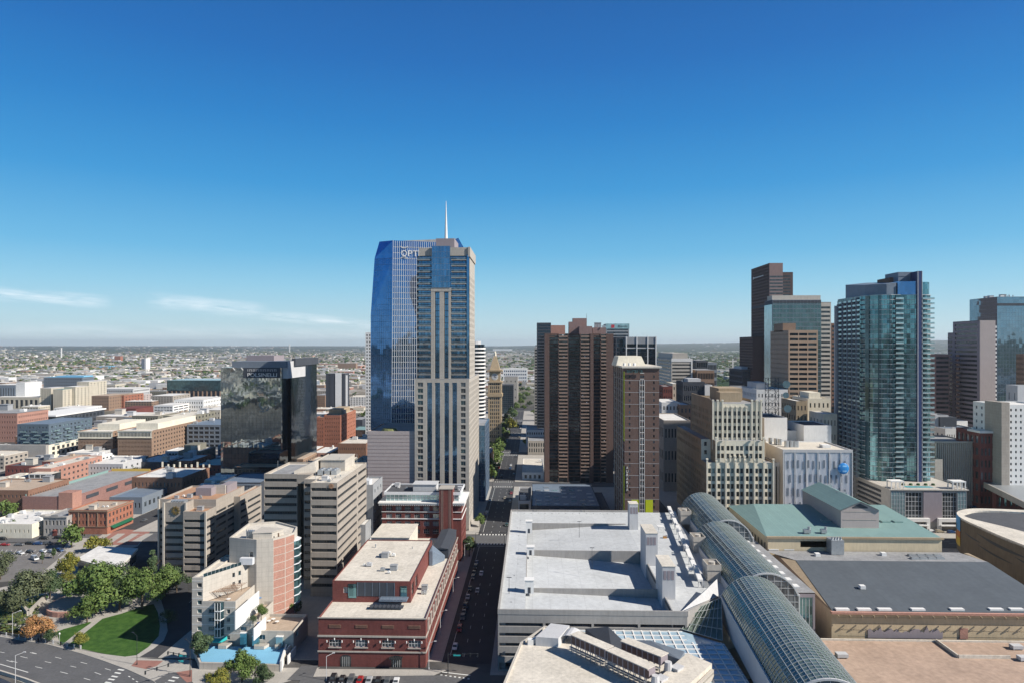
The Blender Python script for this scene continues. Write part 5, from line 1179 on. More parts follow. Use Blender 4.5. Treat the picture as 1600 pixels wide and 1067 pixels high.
b = Bld('dark_roof_theatre', 'theatre with huge charcoal sloping roof over tan frieze wall', 'theatre', 150, 251)
q = MB(); q.add([(108.5,250.5,14.2),(192,250.5,14.2),(194,297,18),(113,297,18),(113,310.2,18),(194,310.2,18)],[(0,1,2,3)]); q.build('sloping_roof','theatre',b.root)
q = MB(); q.add([(113,297.01,18.0),(194,297.01,18.0),(190,310.2,18.0),(104,310.2,18.0)],[(0,1,2,3)]); q.build('flat_roof','roofg',b.root)
vol(b, 108.5, 192, 251.2, 309.9, 0, 13.8, par=0)
q = MB(); q.prism([(108.6,309.9),(108.6,251.3),(113,297),(112,309.9)],13.81,[17.8,14.1,17.9,17.9]); q.prism([(192,251.3),(192,309.8),(193.9,309.8),(193.9,297)],13.81,[14.1,17.9,17.9,17.9]); q.build('gable_wall','creamd',b.root)
q = MB(); q.box(107.9,200,249.6,251,13.3,14.1); q.build('eaves_beam','redl',b.root)
for k in range(22):
    q = MB(); x = 110+k*4.2; q.box(x-.15,x+.15,248.6,249.59,12.7,13.2); q.bar((x,249.5,12.0),(x,248.7,12.7),.08); q.build('eaves_bracket','creamd',b.root)
for px_ in (1316,1350,1382,1434,1495,1556,1588):
    x,y = G(px_,952,14.4); q = MB(); q.box(x-2.4,x+2.4,y-.7,y+.9,14.25,14.9); q.build('roof_light','white',b.root)
for px_ in (1281,1208,1232,1256,1386,1411):
    x,y = G(px_,858,18.1); q = MB(); q.box(x-2.2,x+2.2,y-1,y+1,18.02,18.6); q.build('roof_light','white',b.root)
for k in range(4):
    for r_ in (0,1):
        x,y = G(1425+k*13+r_*4,868+r_*4.5,18); q = MB(); q.prism([(x-1.7,y-1),(x+1.7,y-1),(x+1.7,y+1),(x-1.7,y+1)],17.9,18.6); q.box(x-1.5,x+1.5,y-.8,y+.8,18.6,18.9); q.build('skylight','metal',b.root)
for (px_,py_2) in ((1347,916),(1380,867),(1277,868)):
    x,y = G(px_,py_2,16.5 if py_2>900 else 18); q = MB(); zq = 15.8 if py_2>900 else 18; q.box(x-1,x+1,y-1,y+1,zq,zq+1.3); q.build('roof_vent','white',b.root)
# frieze of dark relief on the tan wall
q = MB(); xa, xb = XX(1356,251), XX(1473,251); pts = []; x = xa; rf_ = random.Random(5)
while x < xb: pts.append((x, 4.8+rf_.uniform(1.6,3.0)+(1.4 if rf_.random()<.12 else 0))); x += rf_.uniform(.5,1.1)
for i in range(len(pts)-1):
    (xa_,za_),(xb_,zb_) = pts[i],pts[i+1]; q.add([(xa_,251.1,4.4),(xb_,251.1,4.4),(xb_,251.1,zb_),(xa_,251.1,za_),(xa_,250.9,4.4),(xb_,250.9,4.4),(xb_,250.9,zb_),(xa_,250.9,za_)],[(4,5,6,7),(7,6,2,3),(4,7,3,0),(5,1,2,6)])
q.build('relief_frieze','mauve',b.root)
q = MB(); xq = XX(1506,251); q.prism([(xq-1.4,250.9),(xq+1.4,250.9),(xq+1.4,251.1),(xq-1.4,251.1)],4.4,8.2); q.build('relief_panel','redl',b.root)
q = MB()
for k in range(4): q.box(111,193,251.12,251.19,5+k*2.2,5.08+k*2.2)
q.build('wall_joints','creamd',b.root)
b.done(mat('buff plaster',(.50,.40,.26),kind='wall',var=.14))
b = Bld('low_tan_hall', 'low building with wide pinkish tan roof at lower right corner', 'building', 140, 205)
q = MB(); q.prism([(90,140),(240,140),(240,249),(104,249),(96,225)],0,4.0); q.build('walls','creamd',b.root)
q = MB(); q.prism([(90,140),(240,140),(240,249),(104,249),(96,225)],4.0,4.3); q.build('roof',mat('pinkish tan roof',(.42,.305,.23),var=.24,scale=.07,kind='rseam'),b.root)
q = MB(); q.box(103.5,240,248.4,249,4.31,4.9); q.box(XX(1476,243),XX(1476,243)+.4,236,248.3,4.31,5.4); q.box(XX(1476,243)+.41,XX(1556,243),235.6,236,4.31,5.4); q.box(96,200,214.8,215.2,4.31,4.5); q.build('parapet','roofc',b.root)
for (px_,py_2) in ((1315,1025),(1512,990),(1556,994),(1588,1012),(1505,994),(1600,1030)):
    x,y = G(px_,py_2,4.6); q = MB(); q.box(x-1.8,x+1.8,y-1.2,y+1.2,4.7,5.8); q.box(x-1.5,x-1.2,y-1,y+1,4.3,4.7); q.box(x+1.2,x+1.5,y-1,y+1,4.3,4.7); q.build('roof_unit','lgrey',b.root)
# ================================================================== round theatre on the right edge
b = Bld('round_theatre', 'large curved tan theatre with dark flat roof, broad pale rim and coloured corner mural', 'theatre', 260, 340)
zt_ = 18.0
def smooth(pl, n=6):
    o = []; L_ = len(pl)
    for i in range(L_):
        p0, p1, p2, p3 = [Vector((*pl[(i+k-1)%L_],0)) for k in range(4)]
        for j in range(n):
            t = j/n; p = .5*((2*p1)+(p2-p0)*t+(2*p0-5*p1+4*p2-p3)*t*t+(3*p1-p0-3*p2+p3)*t**3); o.append((p.x,p.y))
    return o
outer = smooth([(229,282),(225,320),(225.5,350),(228,372),(237,386),(254,391),(290,382),(330,352),(345,300),(320,262),(265,258)])
inner = smooth([(252,296),(247,325),(240,350),(232,372),(239,382),(254,387),(287,377),(322,348),(333,302),(312,272),(270,272)])
nO = len(outer); q = MB()
for i in range(nO):
    a, c = outer[i], outer[(i+1)%nO]; q.add([(*a,0),(*c,0),(*c,zt_),(*a,zt_)],[(0,3,2,1)])
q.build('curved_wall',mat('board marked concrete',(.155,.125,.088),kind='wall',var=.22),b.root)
q = MB()
for i in range(nO):
    j = (i+1)%nO; a, c, d, e = outer[i], outer[j], inner[j], inner[i]
    q.add([(*a,zt_-.4),(*c,zt_-.4),(*c,zt_+.9),(*a,zt_+.9),(*d,zt_+.6),(*e,zt_+.6),(*d,zt_-.6),(*e,zt_-.6)],[(0,3,2,1),(3,5,4,2),(5,7,6,4)])
q.build('rim','roofc',b.root)
q = MB(); q.add([(x,y,zt_-.3) for x,y in inner],[tuple(range(nO-1,-1,-1))]); q.build('roof','roofd',b.root)
# lens-shaped openings along the shaded wall
def wallp(i, z, o=.06):
    k = int(i)%nO; f = i-int(i); a, c = Vector((*outer[k],0)), Vector((*outer[(k+1)%nO],0)); p = a.lerp(c,f); d = (c-a).normalized(); return (p.x-d.y*o, p.y+d.x*o, z)
for (i0_, i1_, z_, h_) in ((5,13,13.5,1.5),(1,7,10.2,1.7),(7,13,8,.9),(0,6,6.0,1.2),(12,16,11,.8)):
    q = MB()
    for k in range(12):
        u0, u1 = i0_+(i1_-i0_)*k/12, i0_+(i1_-i0_)*(k+1)/12; d0, d1 = h_*math.sin(math.pi*k/12)+.05, h_*math.sin(math.pi*(k+1)/12)+.05; sl0, sl1 = k*.13, (k+1)*.13
        q.add([wallp(u0,z_-d0+sl0),wallp(u1,z_-d1+sl1),wallp(u1,z_+sl1),wallp(u0,z_+sl0)],[(0,3,2,1)])
    q.build('wall_slit','dmetal',b.root)
q = MB()
for z0,z1_,mi in ((11.5,zt_+1,0),(8,11.5,2),(3.5,8,1)):
    for k in range(8): u0, u1 = 17.2+.55*k, 17.2+.55*(k+1); q.add([wallp(u0,z0,.35),wallp(u1,z0,.35),wallp(u1,z1_,.35),wallp(u0,z1_,.35)],[(0,3,2,1)],mi)
for (u_,z_,ra,mi,o_) in ((20.2,11.8,2.9,3,.42),(20.3,7.0,3.0,2,.46),(20.4,12.4,1.2,1,.5)):
    q.add([wallp(u_+ra*math.cos(6.283*k/16)/3.2,z_+ra*math.sin(6.283*k/16),o_) for k in range(16)],[tuple(range(15,-1,-1))],mi)
q.build('mural_banner',[mat('mural blue',(.10,.32,.58),var=.2,scale=.8),mat('mural yellow',(.62,.42,.07),var=.2,scale=.8),mat('mural orange',(.55,.20,.06),var=.2,scale=.8),mat('mural dark teal',(.03,.12,.13),var=.2,scale=.8)],b.root)
# ================================================================== wing-shaped roof at the right
b = Bld('wing_roof', 'long tapering grey metal wing roof over the street at right edge', 'canopy roof', 330, 440)
t0 = G(1517,743,18)
q = MB(); q.prism([t0, G(1600,784,18), G(1700,838,18), (400,470), G(1700,762,18), G(1600,750,18)],15.5,18); q.build('roof_slab','metal',b.root)
q = MB()
A = [t0, G(1600,784,18), G(1700,838,18)]
for i in range(2): q.add([(A[i][0]-.4,A[i][1]-.6,14.6),(A[i+1][0]-.4,A[i+1][1]-.6,14.6),(A[i+1][0]-.4,A[i+1][1]-.6,18.3),(A[i][0]-.4,A[i][1]-.6,18.3),(A[i][0],A[i][1],14.6),(A[i+1][0],A[i+1][1],14.6),(A[i+1][0]+1,A[i+1][1]+1.6,18.31),(A[i][0]+1,A[i][1]+1.6,18.31)],[(0,1,2,3),(3,2,6,7),(0,4,5,1)])
q.build('fascia','stone',b.root)
q = MB()
for k in range(5): x = A[0][0]+6+k*1.5; y = A[0][1]-14-k*14; q.cyl(x+3,y+6,0,15.4,.5,n=8)
q.build('column','conc2',b.root)
# ================================================================== brown apartment tower
b = Bld('brown_tower', 'broad dark brown brick apartment tower with stacked balconies and pinkish penthouses', 'apartment tower', 38, 552)
Yf = 552; zt = HH(900,521.5,Yf); nf = 41; fh = (zt-4)/nf
px_secs = [(851,858.5,'w',0),(858.5,872,'g',3),(872,888,'b',0),(888,906,'g',3),(906,922,'b',-2),(922,927,'w',-2.5),(927,938,'g',2.5),(938,948.5,'b',0),(948.5,958.5,'w',0)]
for (a, c, k, off) in px_secs:
    xa, xc = XX(a,Yf), XX(c,Yf); y = Yf+off
    if k == 'w': b.wb.box(xa,xc,y,Yf+30,0,zt)
    elif k == 'g':
        q = MB(); q.box(xa+.01,xc-.01,y+.4,Yf+30,0,zt-1); q.build('glazed_bay','gdark',b.root); b.wb.box(xa+.01,xc-.01,y+.2,y+.39,zt-1.5,zt+.2)
        for i in range(nf):
            z = 4+fh*i; b.wb.box(xa+.02,xc-.02,y-.0,y+.38,z,z+.75)
    else:
        q = MB(); q.box(xa+.01,xc-.01,y+1.7,Yf+30,0,zt-.5); q.build('recessed_glazing','gdark',b.root)
        b.wb.box(xa,xa+.6,y,y+1.69,0,zt); b.wb.box(xc-.6,xc,y,y+1.69,0,zt)
        for i in range(nf):
            z = 4+fh*i
            if i%1 == 0:
                q = MB(); q.box(xa+.61,xc-.61,y-.25,y+1.68,z,z+.25); q.box(xa+.61,xc-.61,y-.25,y-.1,z+.25,z+1.25); q.build('balcony','brownm',b.root)
                if R_.random() < .25:
                    q = MB(); u = R_.uniform(xa+1,xc-2); q.box(u,u+R_.uniform(.6,1.4),y+.3,y+.6,z+.3,z+R_.uniform(1.2,2)); q.build('balcony_item',R_.choice(['white','lgrey','gblind']),b.root)
q = MB(); q.box(XX(858.5,Yf),XX(948,Yf),Yf+12,Yf+29,zt-1.2,zt+.3); q.build('roof','roofd',b.root)
for (a, c, z, y, k) in ((861,883.5,HH(870,508.5,Yf+6),Yf+5,'redl'),(890,911,HH(900,503,Yf+8),Yf+8,'pinkg'),(897,919,HH(905,497.5,Yf+14),Yf+14,'pinkg'),(905,925,HH(900,510,Yf),Yf-1.5,'pinkg'),(927,948,HH(900,512,Yf+6),Yf+6,'pinkg')):
    q = MB(); q.box(XX(a,Yf),XX(c,Yf),y,y+11,zt-.6,z); q.build('penthouse',k,b.root)
clutter(b.root,XX(928,Yf),XX(950,Yf),Yf+3,Yf+16,zt+5.2,6,R_,1.0)
q = MB(); q.cyl(XX(919,Yf),Yf+16,zt+10,zt+17,.2,.08,n=5); q.build('antenna','dmetal',b.root)
BT = b; b.done('brown')
# ================================================================== student tower
b = Bld('student_tower', 'slim brown tower with white sign letters and bright yellow green panels', 'apartment tower', 64, 405)
Yf = 405; X0, X1 = XX(976,Yf), XX(1030,Yf); Yb = YY(960.3,X0); zt = HH(1000,574.5,Yf); nf = 26; fh = (zt-6)/nf; w = X1-X0
c1 = (XX(982.5,Yf)-X0, XX(985,Yf)-X0); c2a = (XX(1000.3,Yf)-X0, XX(1003,Yf)-X0); c2b = (XX(1003.6,Yf)-X0, XX(1006.4,Yf)-X0); c3 = (XX(1020.5,Yf)-X0, XX(1023,Yf)-X0)
rows = [(6+fh*i+1.1, 6+fh*i+2.7) for i in range(nf-1)]
b.facade((X0,Yf),(1,0),w,0,zt,[c1,c2a,c2b,c3],rows,glz=('gdark','gdark','gwin'),frm=None)
b.facade((X1,Yf),(0,1),Yb-Yf,0,zt,grid(6,Yb-Yf,.4,2),rows,glz=('gdark',)); b.facade((X1,Yb),(-1,0),w,0,zt,None,None)
b.facade((X0,Yb),(0,-1),Yb-Yf,0,zt,grid(7,Yb-Yf,.55,2),rows,glz=('gdark','gwin'))
q = MB()
for i in range(nf//2+1): q.box(X0-.02,X1+.02,Yf-.06,Yf-.004,5.6+fh*2*i,5.75+fh*2*i); q.box(X0-.07,X0-.01,Yf,Yb,5.6+fh*2*i,5.75+fh*2*i)
q.build('floor_lines','lgrey',b.root)
q = MB(); xa, xb = XX(999.4,Yf), XX(1007.2,Yf)
for x in (xa,xb-.25,(xa+xb)/2-.1): q.box(x,x+.22,Yf-.2,Yf-.004,4,zt-7)
for i in range(nf): q.box(xa+.23,xb-.26,Yf-.15,Yf-.07,6+fh*i+.35,6+fh*i+.62)
q.build('white_window_frame','white',b.root)
for (a, c, z0, z1_) in ((986.5,997.7,0,HH(990,780,Yf)),(1008.5,1020,0,HH(990,780,Yf)),(974,976,HH(990,689,Yf),HH(990,580,Yf)),(973.5,976,0,HH(990,728,Yf))):
    if a > 980:
        q = MB(); q.box(XX(a,Yf),XX(c,Yf),Yf-.35,Yf-.21,z0,z1_)
    else:
        q = MB(); q.box(X0-.2,X0-.004,Yf+.1,Yf+3.4,z0,z1_)
    q.build('coloured_panel','yg',b.root)
q = MB(); q.box(X0+.9,XX(982,Yf),Yf-.3,Yf-.21,HH(980,768,Yf),HH(980,726,Yf)); q.build('sign_panel','brown',b.root)
for i, ch in enumerate('AURARIA'):
    text_part(ch,'sign_letter',b.root,((X0+XX(982,Yf))/2+.3,Yf-.4,HH(980,732+i*5.7,Yf)-0),2.3,'white',0,width=1.25 if ch!='I' else .4,depth=.12)
text_part('auraria','roof_sign',b.root,(XX(991,Yf),Yf-1.2,HH(990,582.0,Yf)),3.6,'gteal',0,width=XX(1004,Yf)-XX(979,Yf),depth=.2)
for k in range(5):
    q = MB(); yy = Yf+7+k*(Yb-Yf-8)/4.2; q.box(X0-.5,X0-.09,yy,yy+.8,0,zt-.3); q.build('side_pier','stone',b.root)
q = MB(); q.box(X0-1.6,X1+1.4,Yf-1.0,Yb+1,zt+.01,zt+1.0); q.build('roof_overhang','roofc',b.root)
q = MB(); x0, x1 = XX(964,425), XX(1003,425); z2 = HH(985,556,425)
q.add([(x0-1,420,zt+1.01),(x1+1.5,420,zt+1.01),(x1+1.5,445,zt+1.01),(x0-1,445,zt+1.01),(x0+.6,422,z2),(x1-.8,422,z2),(x1-.8,443,z2),(x0+.6,443,z2)],[(0,1,5,4),(1,2,6,5),(2,3,7,6),(3,0,4,7),(4,5,6,7)]); q.build('penthouse','cream',b.root)
q = MB()
for i in range(3): q.cyl(x0+3+i*3,414,zt+1.01,zt+2.6,.8,n=8)
q.build('roof_fans','white',b.root)
b.done('brown',100)
# ================================================================== low block with bluish skylight roof behind garage
b = Bld('sawtooth_roof_hall', 'low dark hall with mottled blue grey roof full of small skylights', 'building', 20, 405)
x0, x1 = XX(831,430), XX(938,430); vol(b, x0, x1, 430, 500, 0, 9.6, par=.5, roof='roofb'); vol(b, x1+.01, XX(963,430)-4, 430, 480, 0, 7.5, par=.5, roof='roofd')
for i in range(7):
    for j in range(6):
        x = x0+3+i*(x1-x0-6)/6.5; y = 434+j*10.5
        if R_.random() < .8:
            q = MB(); q.box(x,x+3.4,y,y+1.6,9.15,9.7); q.build('skylight',R_.choice(['lgrey','gpale','metal']),b.root)
q = MB(); q.box(XX(859,412),XX(943,412),408,429.9,0,7.4); q.build('front_wing','lgrey',b.root)
for k in range(3):
    x = XX(870+k*22,409); q = MB(); q.box(x,x+2.4,407.9,409,7.41,10.6); q.build('roof_vent','metal',b.root)
b.done('slate')
b = Bld('small_dark_house', 'small dark flat-roofed block with open white rim at street corner', 'building', -12, 455)
vol(b, XX(809.5,448), XX(830,448), 448, 492, 0, 8.5, par=1.0, roof='roofd', F=([(1,7)],[(1.5,6.5)])); clutter(b.root, XX(812,448), XX(829,448), 452, 488, 7.6, 4, R_, 1); b.done('lgrey')
b = Bld('white_roof_garage', 'low corner building with flat cream roof below the brown tower', 'building', 8, 560)
vol(b, XX(816,562), XX(850,562), 562, 632, 0, 6.0, par=.6, roof='roofc', F=(grid(4,17,.5,1),[(1,4)])); clutter(b.root, XX(818,562), XX(848,562), 566, 628, 5.5, 4, R_, 1); b.done('white')
# ================================================================== art deco stepped tower
b = Bld('art_deco_tower', 'cream stepped art deco tower with vertical piers and tan side walls', 'building', 122, 405)
Yf = 405; L0, R0 = XX(1103.5,Yf), XX(1209,Yf); w = R0-L0
z1 = HH(1115,722,Yf); fh = 4.55
def rws(zt_, n, h=2.7, s=1.5): return [(zt_-s-fh*(i+1)+fh-h, zt_-s-fh*i) for i in range(n)][::-1]
rows1 = [(z1-3.4-fh*i-2.9, z1-3.4-fh*i) for i in range(8)][::-1]
def paired(x0px, x1px, npair, Y, X0_):
    out = []; W_ = XX(x1px,Y)-XX(x0px,Y); p = W_/npair; o = XX(x0px,Y)-X0_
    for i in range(npair):
        for j in (0,1): out.append((o+p*i+p*(.10+.42*j), o+p*i+p*(.10+.42*j)+p*.32))
    return out
Yb = 487
b.facade((L0,Yf),(1,0),w,0,z1,paired(1105,1208,7,Yf,L0),rows1,glz=('gdark','gwin','gdark'),dep=.7)
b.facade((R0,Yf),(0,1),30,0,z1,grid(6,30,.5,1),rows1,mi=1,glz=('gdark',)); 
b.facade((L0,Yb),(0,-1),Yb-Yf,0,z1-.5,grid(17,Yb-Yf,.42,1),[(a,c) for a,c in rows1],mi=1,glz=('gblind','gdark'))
b.wb.add([(R0,435,0),(R0,435,z1),(L0,435,z1),(L0,435,0)],[(0,3,2,1)],1)
q = MB(); q.prism([(L0+.3,Yf+.3),(R0-.3,Yf+.3),(R0-.3,434),(L0+.3,434)],z1-.6,z1-.3); q.build('roof','roofg',b.root)
# second tier
z2 = HH(1150,688,Yf+1); xa, xb = XX(1118,Yf+1), XX(1193.5,Yf+1)
rows2 = [(z2-3-fh*i-2.8, z2-3-fh*i) for i in range(3)][::-1]
b.facade((xa,Yf+1),(1,0),xb-xa,z1-.5,z2,paired(1119,1193,5,Yf+1,xa),[r for r in rows2 if r[0]>z1+.5],glz=('gdark','gwin'),dep=.6)
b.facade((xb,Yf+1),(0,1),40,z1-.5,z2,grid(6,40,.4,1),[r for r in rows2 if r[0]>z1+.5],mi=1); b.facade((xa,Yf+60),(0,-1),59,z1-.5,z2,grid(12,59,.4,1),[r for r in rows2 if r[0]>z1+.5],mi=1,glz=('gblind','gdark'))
q = MB(); q.prism([(xa+.3,Yf+1.3),(xb-.3,Yf+1.3),(xb-.3,Yf+60),(xa+.3,Yf+60)],z2-.6,z2-.3); q.build('roof','roofg',b.root)
# left wing level with second tier, set back
xl = L0; zl = HH(1099,686,Yf+10); b.facade((xl,Yf+12),(1,0),xa-xl-.01,z1-.5,zl,[(1.8,3.4)],[(z1+3,z1+5.5),(z1+8,z1+10.5)],glz=('gdark',),mi=0)
b.facade((xl,Yb),(0,-1),Yb-Yf-12,z1-.5,zl,grid(15,Yb-Yf-12,.42,1),[(z1+3,z1+5.5),(z1+8,z1+10.5)],mi=1,glz=('gblind','gdark'))
q = MB(); q.prism([(xl+.3,Yf+12.3),(xa-.1,Yf+12.3),(xa-.1,Yb),(xl+.3,Yb)],zl-.6,zl-.3); q.build('roof','roofg',b.root)
q = MB(); q.prism([(XX(1190,Yf+14),Yf+14),(R0,Yf+14),(R0,Yf+44),(XX(1190,Yf+14),Yf+44)],z1-.5,HH(1200,686,Yf+14)); q.build('rear_wing','creamd',b.root)
# upper tower
Yt = Yf+8; ta, tb = XX(1113,Yt), XX(1189.5,Yt); z3 = HH(1150,627.5,Yt); Ytb = 467
rows3 = [(z3-5.5-4.4*i-2.6, z3-5.5-4.4*i) for i in range(6)][::-1]; rows3 = [r for r in rows3 if r[0] > z2-5]
b.facade((ta,Yt),(1,0),tb-ta,z2-6,z3-1,paired(1115,1189,5,Yt,ta),[r for r in rows3],glz=('gdark','gwin'),dep=.6)
b.facade((tb,Yt),(0,1),Ytb-Yt,z2-6,z3,grid(9,Ytb-Yt,.4,1),rows3,mi=1); b.facade((ta,Ytb),(0,-1),Ytb-Yt,z2-6,z3+1,grid(11,Ytb-Yt,.42,1),rows3,mi=1,glz=('gblind','gdark'))
b.facade((tb,Ytb),(-1,0),tb-ta,z2-6,z3,None,None,mi=1)
q = MB(); q.prism([(ta+.3,Yt+1),(tb-.3,Yt+1),(tb-.3,Ytb-.3),(ta+.3,Ytb-.3)],z3-1.6,z3-1.3); q.build('roof','roofg',b.root)
q = MB(); q.box(XX(1123,440),XX(1160,440),440,462,z3-1.3,z3+6.5); q.box(XX(1125,430),XX(1158,430),430,439.9,z3-1.3,z3+4.6); q.build('penthouse','creamd',b.root)
q = MB(); q.prism([(ta-.01,Yt+6),(ta+.5,Yt+6),(ta+.5,Ytb),(ta-.01,Ytb)],z3-.99,z3+1.6); q.build('parapet','creamd',b.root)
# piers
def piers(pxs, Y, z0, ztop, e=.55, h=0):
    for i, px_ in enumerate(pxs):
        q = MB(); x = XX(px_,Y); zt_ = ztop[i] if isinstance(ztop,list) else ztop; q.box(x-.42,x+.42,Y-e,Y-.004,z0,zt_); q.box(x-.62,x+.62,Y-e-.15,Y+.3,zt_+.005,zt_+.9); q.build('pier','cream',b.root)
piers([1104.5+14.8*i for i in range(8)],Yf,0,[z1+1.6,z1+.6,z2-11 if False else z1+1,z1+1,z1+1,z1+1,z1+.6,z1+1.6],.8)
piers([1118.8,1133.4],Yf,z1+2,[z2+1.5,z2+1.0]); piers([1178.2,1193],Yf,z1+2,[z2+1.0,z2+1.5])
piers([1141,1148.5,1156,1163.5,1171],Yf+1,z1+1,z2-11.5 if z2-11.5 > z1+2 else z1+3)
zz3 = z3
for grp in ([1113.6,1121,1128.6],[1174.5,1182,1189]):
    piers(grp,Yt,z2-6,zz3+.5,.9)
piers([1136,1143.5,1151,1158.5,1166],Yt,z2-6,z3-3.4,.6)
b.wb.box(XX(1128,Yt),XX(1113.3,Yt),Yt-.3,Yt-.01,z3-3,z3+.3); b.wb.box(XX(1174.5,Yt),XX(1189,Yt),Yt-.3,Yt-.01,z3-3,z3+.3)
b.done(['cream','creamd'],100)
# ================================================================== ribbed white exchange building with blue globe
b = Bld('ribbed_white_building', 'white building with fluted ribbed front and a round blue globe sign', 'building', 168, 410)
Yf = 410; X0, X1 = XX(1223.5,Yf), XX(1331,Yf); zt = HH(1280,702,Yf)
vol(b, X0, X1, Yf, 447, 0, zt, par=.7, roof='roofc')
q = MB(); nr = 54
for i in range(nr):
    x = X0+1+(X1-X0-2)*i/nr; d = .75; q.prism([(x,Yf-.01),(x+.36,Yf-.45),(x+.72,Yf-.01)],0,zt-1.6)
q.build('ribs',mat('white ribbed panels',(.80,.80,.82),kind='wall',var=.06),b.root)
q = MB(); q.box(X0-.3,X1+.3,Yf-.7,Yf-.02,zt-1.59,zt+.1)
for i in range(7): x = X0+(X1-X0)*i/6; q.box(x-.28,x+.28,Yf-.8,Yf-.02,0,zt-1.6)
q.build('facade_frame','lgrey',b.root)
ri = random.Random(9)
for j in range(5):
    for i in range(12):
        x = X0+2.2+i*(X1-X0-4)/12+(1.1 if j%2 else 0); z = zt-6-j*8.2-ri.random(); q = MB(); q.box(x,x+.9,Yf-.62,Yf-.47,z-4.6,z); q.build('slot_window','bluegrey',b.root)
gx, gz, gr = XX(1318,Yf-2), HH(1318,731.5,Yf-2), 3.3
q = MB(); NS=10
for j in range(NS):
    t0_, t1_ = -math.pi/2+math.pi*j/NS, -math.pi/2+math.pi*(j+1)/NS
    for i in range(14):
        a0, a1 = 6.283*i/14, 6.283*(i+1)/14; f = lambda a,t: (gx+gr*math.cos(t)*math.cos(a), Yf-1.7+gr*.22*math.cos(t)*math.sin(a), gz+gr*math.sin(t)); q.add([f(a0,t0_),f(a1,t0_),f(a1,t1_),f(a0,t1_)],[(0,1,2,3)],1 if j in (3,6) and i%3 else 0)
q.build('globe_sign',[mat('globe blue',(.03,.25,.62),rough=.4,var=.05),mat('globe pale blue',(.25,.52,.80),rough=.4,var=.05)],b.root)
zp = HH(1290,659,452); vol(b, XX(1256,448), XX(1299,448), 448, 476, 0, HH(1280,664,448), par=.7, roof='roofd'); vol(b, XX(1227,460), XX(1256,460)+.2, 460, 478, 0, HH(1240,672,460), par=.7, roof='roofd'); vol(b, XX(1191,452), XX(1226.5,452), 448, 478, 0, HH(1200,652,448), par=.7, roof='roofd')
vol(b, XX(1210,Yf+6), X0-.01, Yf+6, 447, 0, HH(1215,722,Yf+6), par=.4, roof='roofg', F=([(.8,1.8),(2.6,3.6)],[(4,HH(1215,728,Yf+6))],dict(glz=('gdark',))))
for (px_,py_2,r_) in ((1203,681,1.4),(1209,680,1.4),(1215,681,1.4),(1221,683,1.4),(1206,686,1.2),(1212,687,1.2),(1218,688,1.3)):
    x, y = G(px_,py_2+5,zt); q = MB(); x = min(max(x,X0+2),X0+16); q.cyl(x+ri.uniform(-1,1),y if 412<y<440 else 425,zt-.6,zt+3.2,r_,n=10); q.build('cooling_tower','metal',b.root)
q = MB(); q.box(X1-12,X1-7,422,427,zt-.6,zt+1); q.build('roof_unit','white',b.root)
for (px_,py_2) in ((1240,712),(1241,0)):
    pass
b.done('white')
# ================================================================== teal residential tower on podium
b = Bld('teal_glass_tower', 'tall curved teal glass apartment tower with balconies and dark blue fin', 'skyscraper', 236, 440)
Yf = 440; xL = 214; zp = 24.0; fh = 3.1
poly = [(214,485),(214,458),(213.2,452),(214.2,447),(217,442),(221,439.2),(226,438),(231,438.6),(235,440.8),(237.6,441),(243,439.4),(249,439.6),(252.5,441.5),(254.3,446),(254.4,486)]
zmain = HH(1400,452,Yf)-3.5
q = MB(); q.prism(poly,zp,zmain); q.build('glass_body','gteal',b.root)
q = MB(); q.prism([(231,438.5),(235,440.7),(237.6,440.9),(237.6,470),(231,470)],zp,zmain-.2); 
cx_ = sum(p[0] for p in poly)/len(poly); cy_ = 462
nfl = int((zmain-zp)/fh)
def offs(pl, o): return [(cx_+(p[0]-cx_)*(1+o/20), cy_+(p[1]-cy_)*(1+o/24)) for p in pl]
pe = offs(poly,.22)
for i in range(1,nfl+1):
    q = MB(); q.prism(pe,zp+fh*i,zp+fh*i+.28); q.build('floor_slab','gpale' if i%1 else 'lgrey',b.root)
q = MB()
for i in range(len(poly)-1):
    a, c = Vector((*poly[i],0)), Vector((*poly[i+1],0)); n_ = max(1,round((c-a).length/1.6))
    for k in range(n_):
        p = a+(c-a)*k/n_; d = (Vector((cx_,cy_,0))-p).normalized()*-.06; q.box(p.x+d.x-.05,p.x+d.x+.05,p.y+d.y-.05,p.y+d.y+.05,zp,zmain)
q.build('mullion_grid','bluegrey',b.root)
# balconies: front right curve, left flank
k = 0
for i in range(1,nfl):
    z = zp+fh*i+.29
    for (x0,x1,y0,y1) in ((245.4,252.6,436.9,439.6),(228.6,233.4,436.6,438.4)):
        q = MB(); q.box(x0,x1,y0,y1,z,z+.22,0); q.box(x0,x1,y0,y0+.06,z+.22,z+1.2,1); q.build('balcony',['lgrey','gpale'],b.root)
lt = MB()
for j, y in enumerate((451,457,463.5,470,477.5)):
    for i in range(1,nfl):
        z = zp+fh*i; lt.box(211.9,213.9,y-2.1,y+2.1,z,z+.22); lt.box(211.9,211.97,y-2.1,y+2.1,z+.22,z+1.15)
lt.build('side_balconies','gpale',b.root,kind='stuff')
for j, y in enumerate((454,460.3,467,474,481.5,485.5)):
    q = MB(); q.box(211.7,213.9,y-.55,y+.55,zp,zmain-6+1.2*(5-j)*.6+1.5); q.build('side_pier','bluegrey' if j<5 else 'lgrey',b.root)
q = MB(); q.prism([(213.95,486),(213.95,458),(214.1,450),(213.95,486.2)],zp,zmain-1); 
q = MB(); q.box(213.8,213.98,449,485.8,zp,zmain-1); q.build('recessed_dark_glass','gteald',b.root)
q = MB(); q.box(229.2,233.9,438.0,441,zp,zmain-.3); q.build('dark_glass_fold','gteald',b.root)
